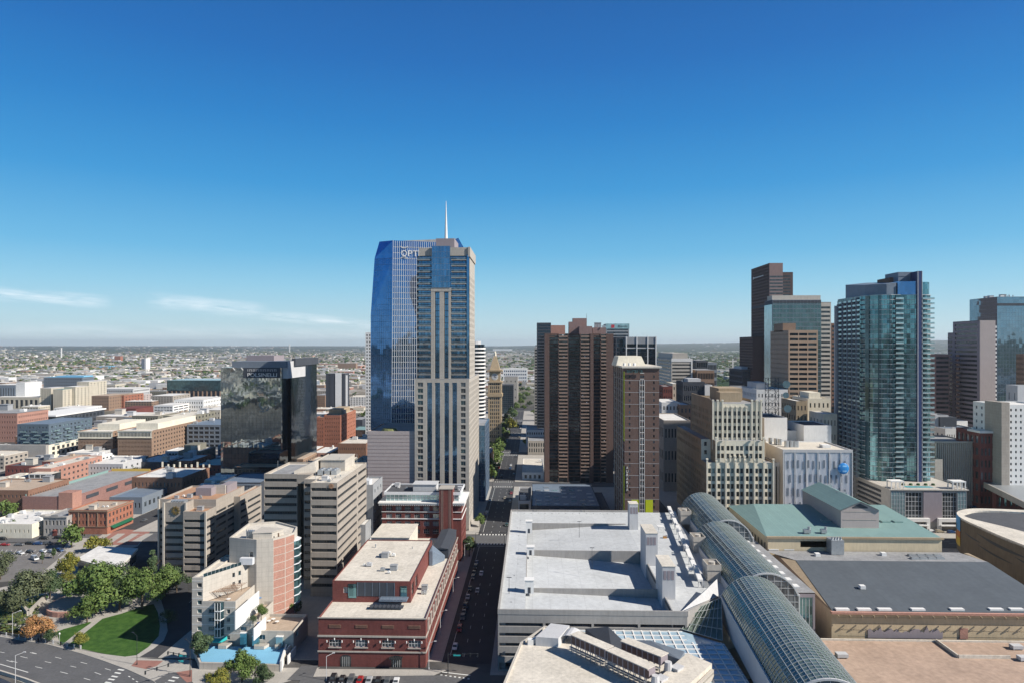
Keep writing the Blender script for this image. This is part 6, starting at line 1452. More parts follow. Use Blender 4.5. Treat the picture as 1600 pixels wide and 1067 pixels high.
for (pa, pc) in (((219.2,440.4),(220.9,439.6)),((225.2,438.3),(226.8,438.2)),((214.4,446.3),(215.6,444.0)),((246.4,439.6),(248.0,439.6))):
    dq = Vector((pc[0]-pa[0],pc[1]-pa[1],0)).normalized(); nq = Vector((dq.y,-dq.x,0))
    if nq.y > 0: nq = -nq
    q = MB(); q.prism([(pa[0]+nq.x*.34,pa[1]+nq.y*.34),(pc[0]+nq.x*.34,pc[1]+nq.y*.34),(pc[0]-nq.x*.3,pc[1]-nq.y*.3),(pa[0]-nq.x*.3,pa[1]-nq.y*.3)],zp,zmain-.4); q.build('dark_glass_fold','gteald',b.root)
zf = HH(1434,424.5,Yf); xf = XX(1434,Yf)
q = MB(); q.box(xf-1.2,xf+1.0,437.2,462,zp,zf); q.build('blue_fin',mat('dark blue panels',(.035,.055,.14),rough=.4,var=.15),b.root)
q = MB(); q.box(xf+1.01,xf+1.3,437.1,438,zp,zf); q.box(xf-1.5,xf-1.21,437.1,438,zp,zf); q.build('fin_edges','lgrey',b.root)
q = MB(); q.box(xf-9,xf-1.21,446,462,zmain-1,zf-2.5); q.box(xf-9.1,xf+.9,445.8,462.2,zf-2.49,zf+.3); q.build('lift_crown','roofb',b.root)
q = MB(); q.box(XX(1390,452),XX(1416,452),452,468,zmain-1,HH(1400,434,452)); q.build('penthouse','redt',b.root)
q = MB(); q.prism([(216,478),(216,450),(219,444),(225,441),(231,441),(231,478)],zmain-.2,[HH(1345,450,478)+2,HH(1345,449,450)+1.5,HH(1350,447,444)+1,HH(1370,444,441),HH(1390,442,441),HH(1390,442,478)]); q.build('roof_screen','roofb',b.root)
q = MB(); q.prism([(232,441.2),(237.6,441.5),(243,439.9),(243,452),(232,452)],zmain-.2,HH(1410,440,441)); q.build('roof_glass','gblue2',b.root)
q = MB(); q.prism([(246,440.5),(250.5,440.8),(252.4,442.4),(252.4,470),(246,470)],zmain+.3,HH(1445,441,441)); q.build('glass_screen','gteal',b.root)
# podium
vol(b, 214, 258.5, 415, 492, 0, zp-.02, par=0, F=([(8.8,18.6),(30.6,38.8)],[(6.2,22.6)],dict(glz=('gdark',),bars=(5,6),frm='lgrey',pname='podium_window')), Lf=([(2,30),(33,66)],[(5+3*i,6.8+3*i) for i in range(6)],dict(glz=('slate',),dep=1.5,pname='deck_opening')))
q = MB(); q.box(213.2,259.5,414,492,zp,zp+.5); q.build('pool_deck','concw',b.root)
for x0, x1 in ((214.2,222.4),(253.2,258.4)):
    q = MB(); q.box(x0,x1,414.7,414.98,1.2,23); q.build('glass_bay','gpale',b.root); mull(b.root,(x0,414.7),(1,0),x1-x0,1.2,23,1.6,2.4,t=.12,matk='lgrey')
q = MB(); q.box(233.2,244,414.5,414.99,5,23.4); q.build('panel_wall','mauve',b.root)
for x0, x1 in ((222.6,236),(241,254)):
    q = MB(); q.box(x0,x1,412.6,414.6,5.6,7.6); q.box(x0,x0+1.8 if x0>230 else x0+.8,412.6,414.6,0,5.6); q.box(x1-1.8,x1,412.6,414.6,0,5.6); q.box(x0+1,x1-1,411.5,414.5,3.3,3.9); q.build('entrance_portal','white',b.root)
for x0 in (214.4,250.6):
    q = MB()
    for dx in (0,2.6,5.2,7.2):
        for dy in (0,5): q.box(x0+dx,x0+dx+.5,415+dy,415.5+dy,zp+.51,zp+4.6)
    q.box(x0-.1,x0+7.8,414.9,420.6,zp+4.61,zp+5.3); q.build('roof_pavilion','white',b.root)
q = MB(); q.box(226,242,419,424,zp+.51,zp+.6); q.build('pool',mat('pool water',(.10,.42,.45),rough=.1,spec=.6,var=.1),b.root)
for i in range(5):
    q = MB(); x = 228+i*4.5; q.cyl(x,427,zp+.5,zp+1.6,1.2,.9,n=7); q.build('planter_shrub',mat('shrub green',(.06,.10,.04),var=.4,scale=1),b.root)
q = MB()
for (xa,ya,xb,yb_) in ((214,414.3,258.8,414.3),(258.8,414.3,258.8,440),(213.5,414.3,213.5,445)):
    q.bar((xa,ya,zp+1.7),(xb,yb_,zp+1.7),.06); n_=12
    for k in range(n_+1): q.bar((xa+(xb-xa)*k/n_,ya+(yb_-ya)*k/n_,zp+.5),(xa+(xb-xa)*k/n_,ya+(yb_-ya)*k/n_,zp+1.7),.04)
q.build('deck_railing','lgrey',b.root)
b.done('conc2',80)
# ================================================================== generic towers beyond
def tower(name, label, cat, px0, px1, ytop, Y, dep, wall, F=None, S=None, roof='roofg', extra=None, curt=None, ybase=None, left=None, lim=100, par=.8, group=None, glz=('gdark','gwin')):
    """F/S = (columns, window share, floors, window share) on the front / the side that shows"""
    if ybase: Y = YG((px0+px1)/2, ybase)
    x0, x1 = XX(px0,Y), XX(px1,Y); z = HH((px0+px1)/2,ytop,Y)
    b = Bld(name, label, cat, (x0+x1)/2, Y, group)
    def mk(s, Wd, zt_):
        if not s: return None
        nc, fc, nr_, fr = s[:4]; lo = s[4] if len(s) > 4 else 2.0
        return (grid(nc, Wd, fc, Wd*.03), rowsz(lo, zt_-1.4, nr_, fr))
    if z < 3: z = 3
    if Y > 600:
        if wall == 'cream': wall = 'creamf'
        if glz == ('gdark','gwin'): glz = ('dwin','dwin','gdark')
    Fm, Sm = mk(F, x1-x0, z), mk(S or F, dep, z)
    d = math.hypot((x0+x1)/2, Y)
    right_vis = x1 < 0 
    vol(b, x0, x1, Y, Y+dep, 0, z, F=Fm, R=Sm if right_vis else None, Lf=Sm if not right_vis and x0 > 0 else None, par=par if d < 900 else 0, roof=roof, glz=glz, dep=.35 if d < 700 else .5, bars=(1,1))
    if curt:
        mull(b.root,(x0,Y),(1,0),x1-x0,0,z,curt[0],curt[1],t=curt[2],d=.12,matk=curt[3],hx=curt[4] if len(curt)>4 else None)
        if right_vis: mull(b.root,(x1,Y),(0,1),dep,0,z,curt[0],curt[1],t=curt[2],d=.12,matk=curt[3])
        else: mull(b.root,(x0,Y+dep),(0,-1),dep,0,z,curt[0],curt[1],t=curt[2],d=.12,matk=curt[3])
    b.dims = (x0, x1, Y, Y+dep, z)
    if extra: extra(b, x0, x1, Y, Y+dep, z)
    b.done(wall, lim); return b
def pent(fx0, fx1, fy0, fy1, h, k, nm='penthouse'):
    def f(b, x0, x1, y0, y1, z):
        q = MB(); q.box(x0+(x1-x0)*fx0, x0+(x1-x0)*fx1, y0+(y1-y0)*fy0, y0+(y1-y0)*fy1, z-.9, z+h); q.build(nm, k, b.root)
        clutter(b.root, x0, x1, y0, y1, z-.8, 3, R_, 1.2)
    return f
tower('striped_tower','dark tower with pale horizontal balcony stripes left of the brown tower','apartment tower',835,850.5,543,820,30,'conc2',F=(1,.96,30,.55),S=(1,.9,30,.55),glz=('gdark',),extra=pent(.1,.9,.2,.8,3,'slate'))
tower('dark_tower','dark slab tower rising behind the left shoulder of the brown tower','skyscraper',839,861,504.5,760,34,'slate',F=(1,.95,40,.5),glz=('gblk2',),S=(1,.9,40,.5))
def bank(b, x0, x1, y0, y1, z):
    q = MB(); q.box(x0-.3,x1+.3,y0-.5,y0-.01,z-6.5,z+.1); q.build('sign_band','gpale',b.root)
    text_part('Bank',"sign_letters",b.root,(x0+(x1-x0)*.72,y0-.6,z-4.6),3.8,'slate',0,width=(x1-x0)*.42,depth=.1)
    q = MB(); q.box(x0+(x1-x0)*.22,x0+(x1-x0)*.36,y0-.7,y0-.51,z-5.5,z-1.4); q.build('sign_logo',mat('sign red',(.5,.05,.07),var=.1),b.root)
tower('bank_tower','banded grey office tower with pale sign band and red logo on top','skyscraper',947,983,506,880,34,'grey',F=(1,.97,34,.5),S=(1,.95,34,.5),glz=('gblk2',),extra=bank)
def dtow(b, x0, x1, y0, y1, z):
    q = MB(); q.box(x0+(x1-x0)*.22,x1-.6,y0-1.2,y0-.01,z-7,z); q.build('grey_crown','grey',b.root)
    for f in (.26,.52,.79,.995):
        x = x0+(x1-x0)*f; q = MB(); q.box(x-.5,x+.5,y0-1.8,y0-1.21 if f<.9 else y0+.2,0,z+.3); q.build('white_fin','white',b.root)
    q = MB(); q.box(x0+(x1-x0)*.22,x1,y0-1.3,y0-.02,z-11.5,z-10.5); q.build('white_band','lgrey',b.root)
tower('dark_fin_tower','black office tower with grey crown and three white vertical fins','skyscraper',962,1025,526.5,690,34,'slate',F=(30,.8,26,.8),S=(16,.8,26,.8),glz=('gblk2',),extra=dtow,lim=20)
def byr(b, x0, x1, y0, y1, z):
    q = MB(); q.box(x0+2,x0+(x1-x0)*.78,y0+2,y1-3,z-.9,z+8); q.build('penthouse','concw',b.root)
    q = MB(); q.box(x0,x1,y0-.4,y0-.01,z-4.5,z+.1); q.build('blank_crown','white',b.root); q = MB(); q.box(x1-2.2,x1,y0-.6,y0-.01,0,z-4.6); q.build('white_edge','white',b.root)
tower('federal_office','wide pale office slab with fine horizontal lines behind the student tower','office block',1049,1082,560,1010,120,'concw',F=(1,.97,17,.45),S=(1,.95,17,.45),glz=('gdark',),extra=byr)
tower('small_black_block','black cube office with white end wall left of the cream stepped tower','office block',1067,1101,596,640,30,'slate',F=(10,.5,8,.5),glz=('gblk2',),extra=pent(.3,.9,.2,.8,2.5,'lgrey'))
tower('white_stair_block','white narrow block attached beside the black cube office','building',1101.5,1113,601,638,22,'white')
tower('red_grey_flats','small red and grey apartment block beside the student tower','apartment building',1036,1051,603,760,30,'redb',F=(4,.4,8,.5))
tower('cream_low_block','cream flat building right of the red and grey apartments','building',1051,1064,599,790,40,'cream',F=(3,.4,8,.4),roof='roofw')
tower('white_punched_block','white low block with four rows of small square windows','building',1034,1062,628,600,40,'white',F=(5,.4,8,.45),roof='roofw')
tower('brown_small_block','small brown block with cream edges beside white windowed block','building',1062.5,1081,632,590,34,'brownl',F=(3,.4,8,.5),roof='roofw')
tower('white_flat_hall','long low hall with bright white roof beside tan art deco wing','building',1037,1079,656,520,56,'conc',F=(8,.5,3,.4),roof='roofw')
tower('dark_glass_offices','dark glass low office building in front of the wooded horizon','office block',1088,1106,563,1150,50,'slate',F=(6,.8,7,.7),glz=('gblk2',))
tower('green_glass_offices','grey green glass office building right of dark glass offices','office block',1106,1120,566,1160,50,'bluegrey',F=(6,.8,6,.6))
tower('tan_flat_offices','low tan and glass office building below the dark glass offices','office block',1089,1116,578,1000,50,'brownl',F=(10,.8,5,.6))
tower('black_side_block','black ribbed low block at foot of the brown skyscraper','office block',1160,1190,577,900,60,'slate',F=(14,.6,10,.7),glz=('gblk2',),extra=pent(.1,.6,.2,.8,3,'lgrey'))
tower('cream_windowed_block','pale corner building with rows of small dark windows behind dishes','building',1182,1231,608,560,40,'white',F=(9,.35,10,.4),roof='roofw',extra=pent(.1,.5,.2,.8,5,'lgrey'))
tower('grey_flank_block','plain grey low building behind the cream stepped tower penthouse','building',1160,1183,606,600,40,'grey',F=(4,.3,8,.3),roof='roofg')
# brown skyscraper
def rep(b, x0, x1, y0, y1, z):
    w = x1-x0
    vol(b, x1+.01, XX(1239,y0+6), y0+6, y1, 0, HH(1230,425,y0), F=(grid(1,12,.98),rowsz(2,HH(1230,425,y0)-3,50,.5),dict(glz=('gdark',))), par=0, roof='roofd', mi=0)
    vol(b, x0-14, x0-.01, y0+22, y1+6, 0, HH(1180,526,y0), Lf=(grid(14,y1-y0-16,.6),rowsz(2,HH(1180,524,y0)-4,32,.6),dict(glz=('gblk2',))), par=0, roof='roofd')
    q = MB(); q.box(x0+.02,x1,y0-.5,y0-.004,0,z); q.build('sunlit_front_slab','pinkg',b.root)  # paler slab over the whole front: its sunlight is put into the colour
    for i in range(46):
        zz_ = 6+i*(z-20)/46; q = MB(); q.box(x0+.2,x1-.2,y0-.56,y0-.51,zz_,zz_+2.1); q.build('ribbon_window','gdark',b.root)
    q = MB(); q.box(x0-.08,x0-.01,y0+1,y1-1,HH(1190,479,y0),HH(1190,475,y0)); q.build('louvre_band','slate',b.root)
    q = MB(); q.box(x0-.3,x0-.02,y0+22,y1-12,z-14,z-12.6); q.box(x0-.3,x0-.02,y1-11,y1-8,z-15,z-11.5); q.build('top_sign','lgrey',b.root)
tower('brown_skyscraper','tallest dark brown granite skyscraper with sign near its stepped top','skyscraper',1202,1223,411.5,870,71,mat('brown granite',(.10,.065,.06),kind='wall',var=.1),F=None,S=(22,.6,52,.55),glz=('gblk2',),extra=rep,lim=60,par=0)
def dk17(b, x0, x1, y0, y1, z):
    vol(b, x1+.01, XX(1298.5,y0+2), y0+2, y1, 0, z-2, F=([(.6,XX(1298.5,y0+2)-x1-.9)],rowsz(2,z-5,36,.5),dict(glz=('gdark',))), par=0, roof='roofg', mi=1)
    q = MB(); q.box(x0+1,XX(1285,y0),y0+4,y1-4,z-1,z+4.5); q.build('penthouse','concw',b.root)
    q = MB(); q.box(x0-.5,x0-.3,y0,y1,0,z-4); q.build('pale_glass_edge','gpale',b.root)
t_ = tower('dark_glass_tower','broad dark green glass tower with bright striped right edge','skyscraper',1207,1283,469,640,21,['slate','concw'],glz=('gblk2',),curt=(3.2,4.1,.22,'bluegrey',.5),extra=dk17,par=0)
q = MB(); x0,x1,y0,y1,z = t_.dims; q.box(x0+.1,x1-.1,y0-.08,y0-.02,2,z-3); q.build('glass_front',glass('dark green tower glass',(.10,.15,.155),metal=.75,rough=.08,cell=(3.2,4.1),wob=.03,var=.25),t_.root)
tower('tan_striped_tower','tan office tower with rows of dark ribbon windows in three bays','office tower',1232,1278,516,560,42,'tanb',F=(3,.9,30,.5),S=(14,.35,30,.35),glz=('gdark','gblk2'),extra=pent(-.0,.45,.3,.8,6,'brownl'))
tower('old_cream_block','old cream building with stepped top and small windows','building',1262,1298,622,520,30,'cream',F=(5,.35,9,.45),S=(6,.4,9,.45),extra=pent(.2,.7,.2,.8,4,'cream'),roof='roofw')
tower('old_cream_wing','narrow cream wing joined left of the old cream building','building',1244,1261.5,626,505,30,'creamd',F=(3,.35,9,.45),S=(6,.4,9,.45),roof='roofw')
tower('cream_annex','small cream annex right of the old cream building','building',1286,1308,646,480,24,'cream',F=(4,.3,6,.4),roof='roofw')
# right hand group
def pk(b, x0, x1, y0, y1, z):
    q = MB(); xb = x0; q.box(xb,x1,y0-1.2,y0-.01,0,z); q.build('blank_granite_shaft','pinkc',b.root)
    xc = XX(1487,y0); 
    for i in range(34):
        q = MB(); zz_ = 2+i*(z-5)/34; q.box(x1+.01,x1+1.3,y0-1,y0+14,zz_,zz_+2.0); q.build('edge_fin','white',b.root)
    vol(b, x0, x1-4, y1+.01, y1+8, 0, HH(1485,520,y1), Lf=([(.3,7)],rowsz(2,HH(1485,520,y1)-3,30,.5),dict(glz=('gdark',))), par=0, roof='roofg')
tower('pink_granite_tower','pinkish granite office tower with blank shaft and dark window stripes','office tower',1530,1554,501,620,38,'mauve',F=None,S=(1,.9,32,.5),glz=('gdark',),extra=pk,par=0)
tower('brown_banded_block','brown banded office block between teal tower and pink granite tower','office block',1462,1483.5,553,640,40,'pinkg',F=(1,.98,24,.5),S=(1,.9,24,.5),glz=('gdark',))
def blu(b, x0, x1, y0, y1, z):
    q = MB(); q.box(x0-.1,x1,y0-.2,y0-.02,z-9,z-6.5); q.build('dark_window_band','slate',b.root); clutter(b.root,x0+10,x0+30,y0+4,y1-6,z,8,R_,1.6)
t_ = tower('mirror_block','big blue grey mirror glass office block at far right','skyscraper',1558,1700,464,700,43,'slate',curt=(3,4,.12,'roofb',.14),extra=blu,par=0,glz=('gblk2',))
q = MB(); x0,x1,y0,y1,z = t_.dims; q.box(x0-.06,x1,y0-.09,y0-.02,0,z); q.box(x0-.09,x0-.02,y0,y1,0,z); q.build('mirror_glass',glass('blue grey block glass',(.20,.29,.36),metal=.85,rough=.04,cell=(3,4),wob=.02,var=.15),t_.root)
tower('beige_stepped_flats','beige stepped block at the right edge before dark glass','building',1600,1660,553,560,9,'brownl',F=(6,.5,24,.5))
tower('grey_service_tower','plain pale grey service block above the white hotel','building',1590,1650,602,500,12,'lgrey',F=(2,.2,6,.4))
def hot(b, x0, x1, y0, y1, z):
    q = MB(); q.box(x0-6.5,x1,y0-4,y0-.05,0,14); q.build('brick_base','redb',b.root)
    for i in range(9):
        x = x0-5+i*3.6; q = MB(); q.box(x,x+1.3,y0-4.15,y0-4.01,5,10.5); q.build('arched_window','gteal',b.root)
    q = MB(); q.box(x0-1,x0+4.2,y0-.9,y0+16,0,z+1.6); q.build('beige_corner','conc',b.root)
tower('white_hotel','white hotel block with grid of small windows above red brick base','hotel',1566,1640,632,462,30,'white',F=(9,.36,14,.42,14),S=(5,.3,14,.42),extra=hot,roof='roofw')
tower('red_brick_corner','dark red brick corner building with cream cornice beside the hotel','building',1531,1561,674,470,26,'redb',F=(5,.55,6,.6),S=(5,.6,6,.6),roof='roofw',extra=pent(-.02,1.02,-.03,.5,.5,'white','cornice'))
def ribs(b, x0, x1, y0, y1, z):
    n = 22; q = MB()
    for i in range(n+1): x = x0+(x1-x0)*i/n; q.box(x-.25,x+.25,y0-.9,y0-.01,4,z)
    q.box(x0,x1,y0-.95,y0-.01,z,z+1); q.build('vertical_ribs','stone',b.root)
tower('ribbed_tan_block','low tan block with closely spaced vertical ribs behind pool podium','building',1462,1530,691,478,40,'conc2',extra=ribs,F=(21,.5,1,.8),glz=('gdark',))
tower('white_punched_hall','pale hall with tall window slots and blue shaded roof','building',1477,1531,669,540,60,'white',F=(14,.4,2,.7),S=(10,.4,2,.7),roof='roofb',extra=pent(.25,.75,.3,.7,7,'slate'))
tower('small_white_cube','small white building beneath the pink granite tower','building',1488,1512,657,570,20,'white',F=(4,.4,2,.5))
tower('pinkish_pier_block','pinkish block with tall white pier behind the teal tower','building',1461,1482,648,560,14,'lgrey')
tower('small_tan_cube','small tan blank block at foot of teal tower','building',1461,1473,717,470,12,'stone')
tower('brown_rear_block','brown block glimpsed left of the teal glass tower','office block',1299,1312,505,700,30,'redt',F=(1,.9,30,.5))
# ---------------------------------------------------------------- centre gap
def rnd_tower():
    Y = 640; x0, x1 = XX(722,Y), XX(757.5,Y); z = HH(745,538,Y); cx = (x0+x1)/2; r = (x1-x0)/2
    b = Bld('round_striped_tower','rounded white and dark striped tower half hidden by the spire tower','apartment tower',cx,Y+r)
    q = MB(); q.cyl(cx,Y+r,0,z,r-1,n=28); q.build('glass_body','gblk2',b.root)
    for i in range(30):
        q = MB(); zz_ = 3+i*(z-4)/30; q.cyl(cx,Y+r,zz_,zz_+1.45,r,n=28); q.build('balcony_ring','white',b.root)
    q = MB(); q.cyl(cx,Y+r,z,z+3,r*.6,n=20); q.build('roof_drum','lgrey',b.root); b.done('white')
rnd_tower()
tower('teal_slab','dark teal glass slab behind the clock tower','office block',784,802,601,1100,30,'slate',F=(6,.85,14,.8),S=(5,.85,14,.8),glz=('gteald',),roof='roofd')
tower('tan_slab','plain tan slab tower beyond the teal slab','building',788,809,588,1330,46,'stone',F=(3,.2,3,.2))
tower('white_terrace_block','long white office block with blue windows beyond the clock tower','office block',786,824,576,2000,60,'white',F=(12,.6,4,.5),glz=('gblue2',),roof='roofw')
tower('white_street_office','white office with dark window slots on right of the street','office block',822,852,671,740,44,'white',F=(8,.5,2,.5,8),roof='roofb',glz=('gdark',))
tower('tan_street_block','low tan block with pale vertical ribs beside the street','building',825,852,688,690,30,'stone',F=(7,.5,2,.7),glz=('gdark',))
tower('small_shop','small brick shop with white awnings by the clock tower trees','shop',757,770,712,640,20,'redb',F=(3,.5,1,.5),roof='roofg')
tower('white_sliver_tower','slim white tower with square windows peeping left of mirror tower','apartment tower',571,580,519.5,700,20,'white',F=(2,.45,36,.55),S=(3,.4,36,.5))
# ================================================================== older quarter on the left
def T(*a, **k): return tower(*a, **k)
def cl(n, big=1.0, more=None):
    def f(b, x0, x1, y0, y1, z):
        clutter(b.root, x0, x1, y0, y1, z-.8, n, R_, big)
        if more: more(b, x0, x1, y0, y1, z)
    return f
def corner_shop(b, x0, x1, y0, y1, z):
    q = MB(); q.box(x0-.4,x1+.4,y0-.45,y0-.01,z-1.1,z-.3); q.box(x1+.01,x1+.45,y0,y1,z-1.1,z-.3); q.build('cornice','brownl',b.root)
    q = MB(); q.box(x0,x1,y0-.3,y0-.01,4.2,4.6); q.box(x1+.01,x1+.3,y0,y1,4.2,4.6); q.build('string_course','brownl',b.root)
    for i in range(5): q = MB(); x = x0+(x1-x0)*i/4; q.box(x-.25,x+.25,y0-.32,y0-.02,4.61,z-1.2); q.build('pilaster','brownl',b.root)
    q = MB(); q.add([(x1+.02,y0+3,4.1),(x1+.02,y1-2,4.1),(x1+1.8,y1-2,3.0),(x1+1.8,y0+3,3.0),(x1+1.8,y1-2,2.7),(x1+1.8,y0+3,2.7)],[(0,3,2,1),(3,5,4,2)]); q.build('green_awning',mat('green canvas',(.01,.10,.05),var=.1),b.root)
    clutter(b.root,x0,x1,y0,y1,z-.8,6,R_,.7)
T('corner_brick_shop','orange red brick corner building with green awning and flat gravel roof','building',108,167.5,796,399,26,'redo',F=(10,.45,2,.55,4.8),S=(7,.45,2,.55,4.8),ybase=834,roof='rooft',extra=corner_shop)
def stone(b, x0, x1, y0, y1, z):
    q = MB(); xm=(x0+x1)/2; q.box(xm-1.3,xm+1.3,y0-.25,y0-.01,.1,3.6); q.cyl(xm,y0-.1,3.2,4.0,1.3,.4,n=10); q.build('arched_door','redb',b.root)
    q = MB(); q.box(x0-.3,x1+.3,y0-.4,y0-.01,z-.8,z-.1); q.box(xm-2,xm+2,y0-.5,y0-.41,z-.8,z+1); q.build('cornice','conc2',b.root)
T('grey_stone_house','small grey stone house with arched red doorway and double windows','building',68,104,806,395,20,'conc2',F=(6,.5,2,.55,.6),ybase=837,roof='roofg',extra=stone)
T('white_low_shop','low cream stucco row with cluttered pale roof and small windows','building',-30,50,818,395,34,'cream',F=(11,.25,1,.35,1.5),S=(3,.2,1,.3),ybase=840,roof='roofw',extra=cl(14,1.0))
T('slate_roof_shed','long low shed with blue grey roof in shade behind the corner brick building','building',171,222,776,430,44,'bluegrey',F=(8,.4,1,.4),S=(8,.5,1,.4),ybase=803,roof='roofb')
def gar(b, x0, x1, y0, y1, z):
    q = MB(); q.box(x0+1,x1-1,y0+.5,y1-1,z-.78,z-.72); q.build('parking_deck','roofg',b.root)
    q = MB(); q.box(x0+.5,x1-2,y1-1.0,y1-.4,z-.7,z+1.2); q.build('yellow_wall',mat('yellow wall',(.62,.42,.10),var=.1),b.root)
    q = MB(); q.box(x1-9,x1+.3,y0-.4,y0+9,0,z+2.6); q.build('stair_block','redl',b.root)
    q = MB(); q.box(x0+.4,x0+1,y0+2,y1-6,z-.7,z+1.0); q.build('teal_rail','teal',b.root)
    for i in range(4): y = y0+14+i*22; q = MB(); q.box(x1+.02,x1+.35,y,y+13,z-4.5,z-2.2); q.build('deck_opening','slate',b.root)
T('brick_car_park','low brick car park with yellow and teal roof walls','parking garage',35,113,775,452,96,mat('purple brick',(.27,.15,.13),kind='brick',var=.12),ybase=800,roof='roofg',extra=gar)
T('brick_office_west','brown brick office with white glazed corner at the left edge','office block',-60,44,765,510,40,'redt',F=(16,.4,2,.35),ybase=798,roof='rooft',extra=cl(6,1.0))
def glz_(b, x0, x1, y0, y1, z): mull(b.root,(x0,y0),(1,0),x1-x0,1,z,4,3.4,t=.5,matk='white')
T('white_glazed_link','white framed glass corner between two brick wings','building',45,81,740,516,10,'gdark',ybase=768,roof='roofc',extra=glz_,par=0)
T('brick_office_east','salmon brick office wing with three rows of small square windows','office block',45,80,731,528,62,'redl',F=(6,.4,3,.4),S=(11,.42,3,.42),ybase=764,roof='roofc',extra=cl(5,1.3))
T('dark_roof_brick','low brick building with cluttered dark roof behind white glazed corner','building',8,62,727,600,40,'redb',F=(8,.4,1,.4),ybase=744,roof='roofd',extra=cl(9,1.4))
T('fancy_parapet_block','brown brick building with pale spiky parapet, shaded front and lit side','building',206,285,745,440,40,'redt',F=(13,.35,2,.4),S=(8,.3,2,.4),ybase=786,roof='roofw',
  extra=cl(6,1.0,lambda b,x0,x1,y0,y1,z:[MB().box(x0+i*(x1-x0)/8-.5,x0+i*(x1-x0)/8+.5,y1-1,y1-.2,z,z+2.2 if i%3 else z+4).build('parapet_post','cream',b.root) for i in range(9)]))
def louv(b, x0, x1, y0, y1, z):
    for j in range(4):
        q = MB(); z0 = 8+j*(z-9)/4
        for i in range(26): x = x0+.5+(x1-x0-1)*i/26; q.box(x,x+.35,y0-.5,y0-.02,z0,z0+(z-9)/4-.8)
        q.box(x0-.3,x1+.3,y0-.7,y0-.02,z0+(z-9)/4-.79,z0+(z-9)/4); q.build('louvre_row','bluegrey',b.root)
T('louvred_block','dark block with four rows of blue grey vertical louvres','building',343,407,753,425,34,'slate',roof='roofb',extra=louv)
T('grey_row_house','light grey two storey row building with arched windows','building',133,192,724,560,34,'lgrey',F=(11,.4,2,.4),S=(4,.3,2,.4),ybase=747,roof='roofw',extra=cl(6,1.2))
T('white_roof_row','pale low building with bright white roof behind light grey row','building',104,150,707,640,44,'lgrey',F=(8,.3,2,.3),ybase=722,roof='roofw',extra=cl(7,1.4))
T('shadow_row_front','dark fronted low row with flat white roof','building',207,262,721,590,40,'slate',F=(9,.4,2,.5),S=(6,.3,2,.4),ybase=738,roof='roofw',extra=cl(6,1.3))
T('brick_gable_row','orange brick low row right of dark fronted row','building',263,300,719,600,36,'redo',F=(6,.4,2,.4),ybase=735,roof='roofw',extra=cl(4,1.3))
T('teal_roof_row','low row with pale teal roof beside the mirror office','building',301,345,726,560,40,'redb',F=(7,.4,1,.4),ybase=742,roof='teal',extra=cl(4,1.3))
T('roof_box_pair','grey roof-top styled block with flat white edges','building',279,314,704,640,30,'olive',F=(3,.3,1,.3),S=(3,.4,2,.3),ybase=722,roof='roofw',extra=pent(.1,.7,.2,.8,5,'olive'))
T('low_deck_house','low open decked house left of grey white-edged block','building',258,278,704,645,24,'lgrey',F=(4,.8,2,.5),ybase=720,roof='roofw',glz=('gdark',))
def brn(b, x0, x1, y0, y1, z):
    q = MB(); q.box(x0-.5,x1+.5,y0-.6,y0-.01,z-7.2,z-6.6); q.box(x0-.5,x1+.5,y0-.6,y0-.01,z-.9,z-.1); q.box(x0-.02,x1+.02,y0-.12,y0-.02,z-6.59,z-.91); q.build('cream_upper_band','cream',b.root)
    for i in range(22): x = x0+2+i*(x1-x0-3)/22; q = MB(); q.box(x,x+(x1-x0)/44,y0-.2,y0-.13,z-5.6,z-2); q.build('attic_window','gdark',b.root)
    q = MB(); q.box(x0+(x1-x0)*.3,x0+(x1-x0)*.95,y0+14,y1-10,z-.9,z+5.5); q.build('penthouse','cream',b.root)
T('brown_office_left','broad brown brick office with cream attic, left of the pair','office block',122,176,673,690,70,'brownl',F=(22,.42,6,.45),S=(12,.42,6,.45),ybase=715,roof='roofw',extra=brn)
T('brown_office_right','broad brown brick office with cream attic and shaded right side','office block',184,237,672,690,100,'brownl',F=(22,.42,6,.45),S=(18,.42,6,.45),ybase=717,roof='roofw',extra=brn)
def bluapt(b, x0, x1, y0, y1, z):
    for i in range(5):
        for j in range(3):
            q = MB(); zz_ = z-5-i*3.4; x = x0+4+j*11+(i%2)*3; q.box(x,x+6,y0-1.6,y0-.02,zz_-3,zz_-2.8); q.box(x,x+6,y0-1.6,y0-1.5,zz_-2.79,zz_-1.8); q.build('balcony','gpale',b.root)
            q = MB(); y = y0+6+j*16+(i%2)*4; q.box(x1+.02,x1+1.6,y,y+7,zz_-3,zz_-2.8); q.box(x1+1.5,x1+1.6,y,y+7,zz_-2.79,zz_-1.8); q.build('balcony','gpale',b.root)
    q = MB(); q.box(x0-16,x1+1.5,y0-6,y0-2,0,z*.42); q.build('blank_base_wall','conc2',b.root)
    q = MB(); q.box(x1+.01,x1+1.4,y0-1.9,y1,0,z*.40); q.build('cream_base','cream',b.root)
    for i in range(8):
        for k in (0,1): y = y0+3+i*7; q = MB(); q.box(x1+1.41,x1+1.5,y,y+3.6,3+k*5,6.2+k*5); q.build('base_window','gdark',b.root)
T('blue_balcony_flats','slate blue apartment block with glass balconies on a cream base','apartment building',27,76,662,640,66,mat('blue slate cladding',(.10,.135,.17),kind='wall',var=.12),F=(9,.4,8,.45),S=(11,.4,8,.45),ybase=716,roof='roofb',extra=bluapt,glz=('gdark','gpale','gwin'))
T('pink_brick_office','salmon brick office at left edge with rows of small windows','office block',-40,27,645,800,50,'redl',F=(16,.4,5,.4),ybase=690,roof='roofg',extra=cl(4,2))
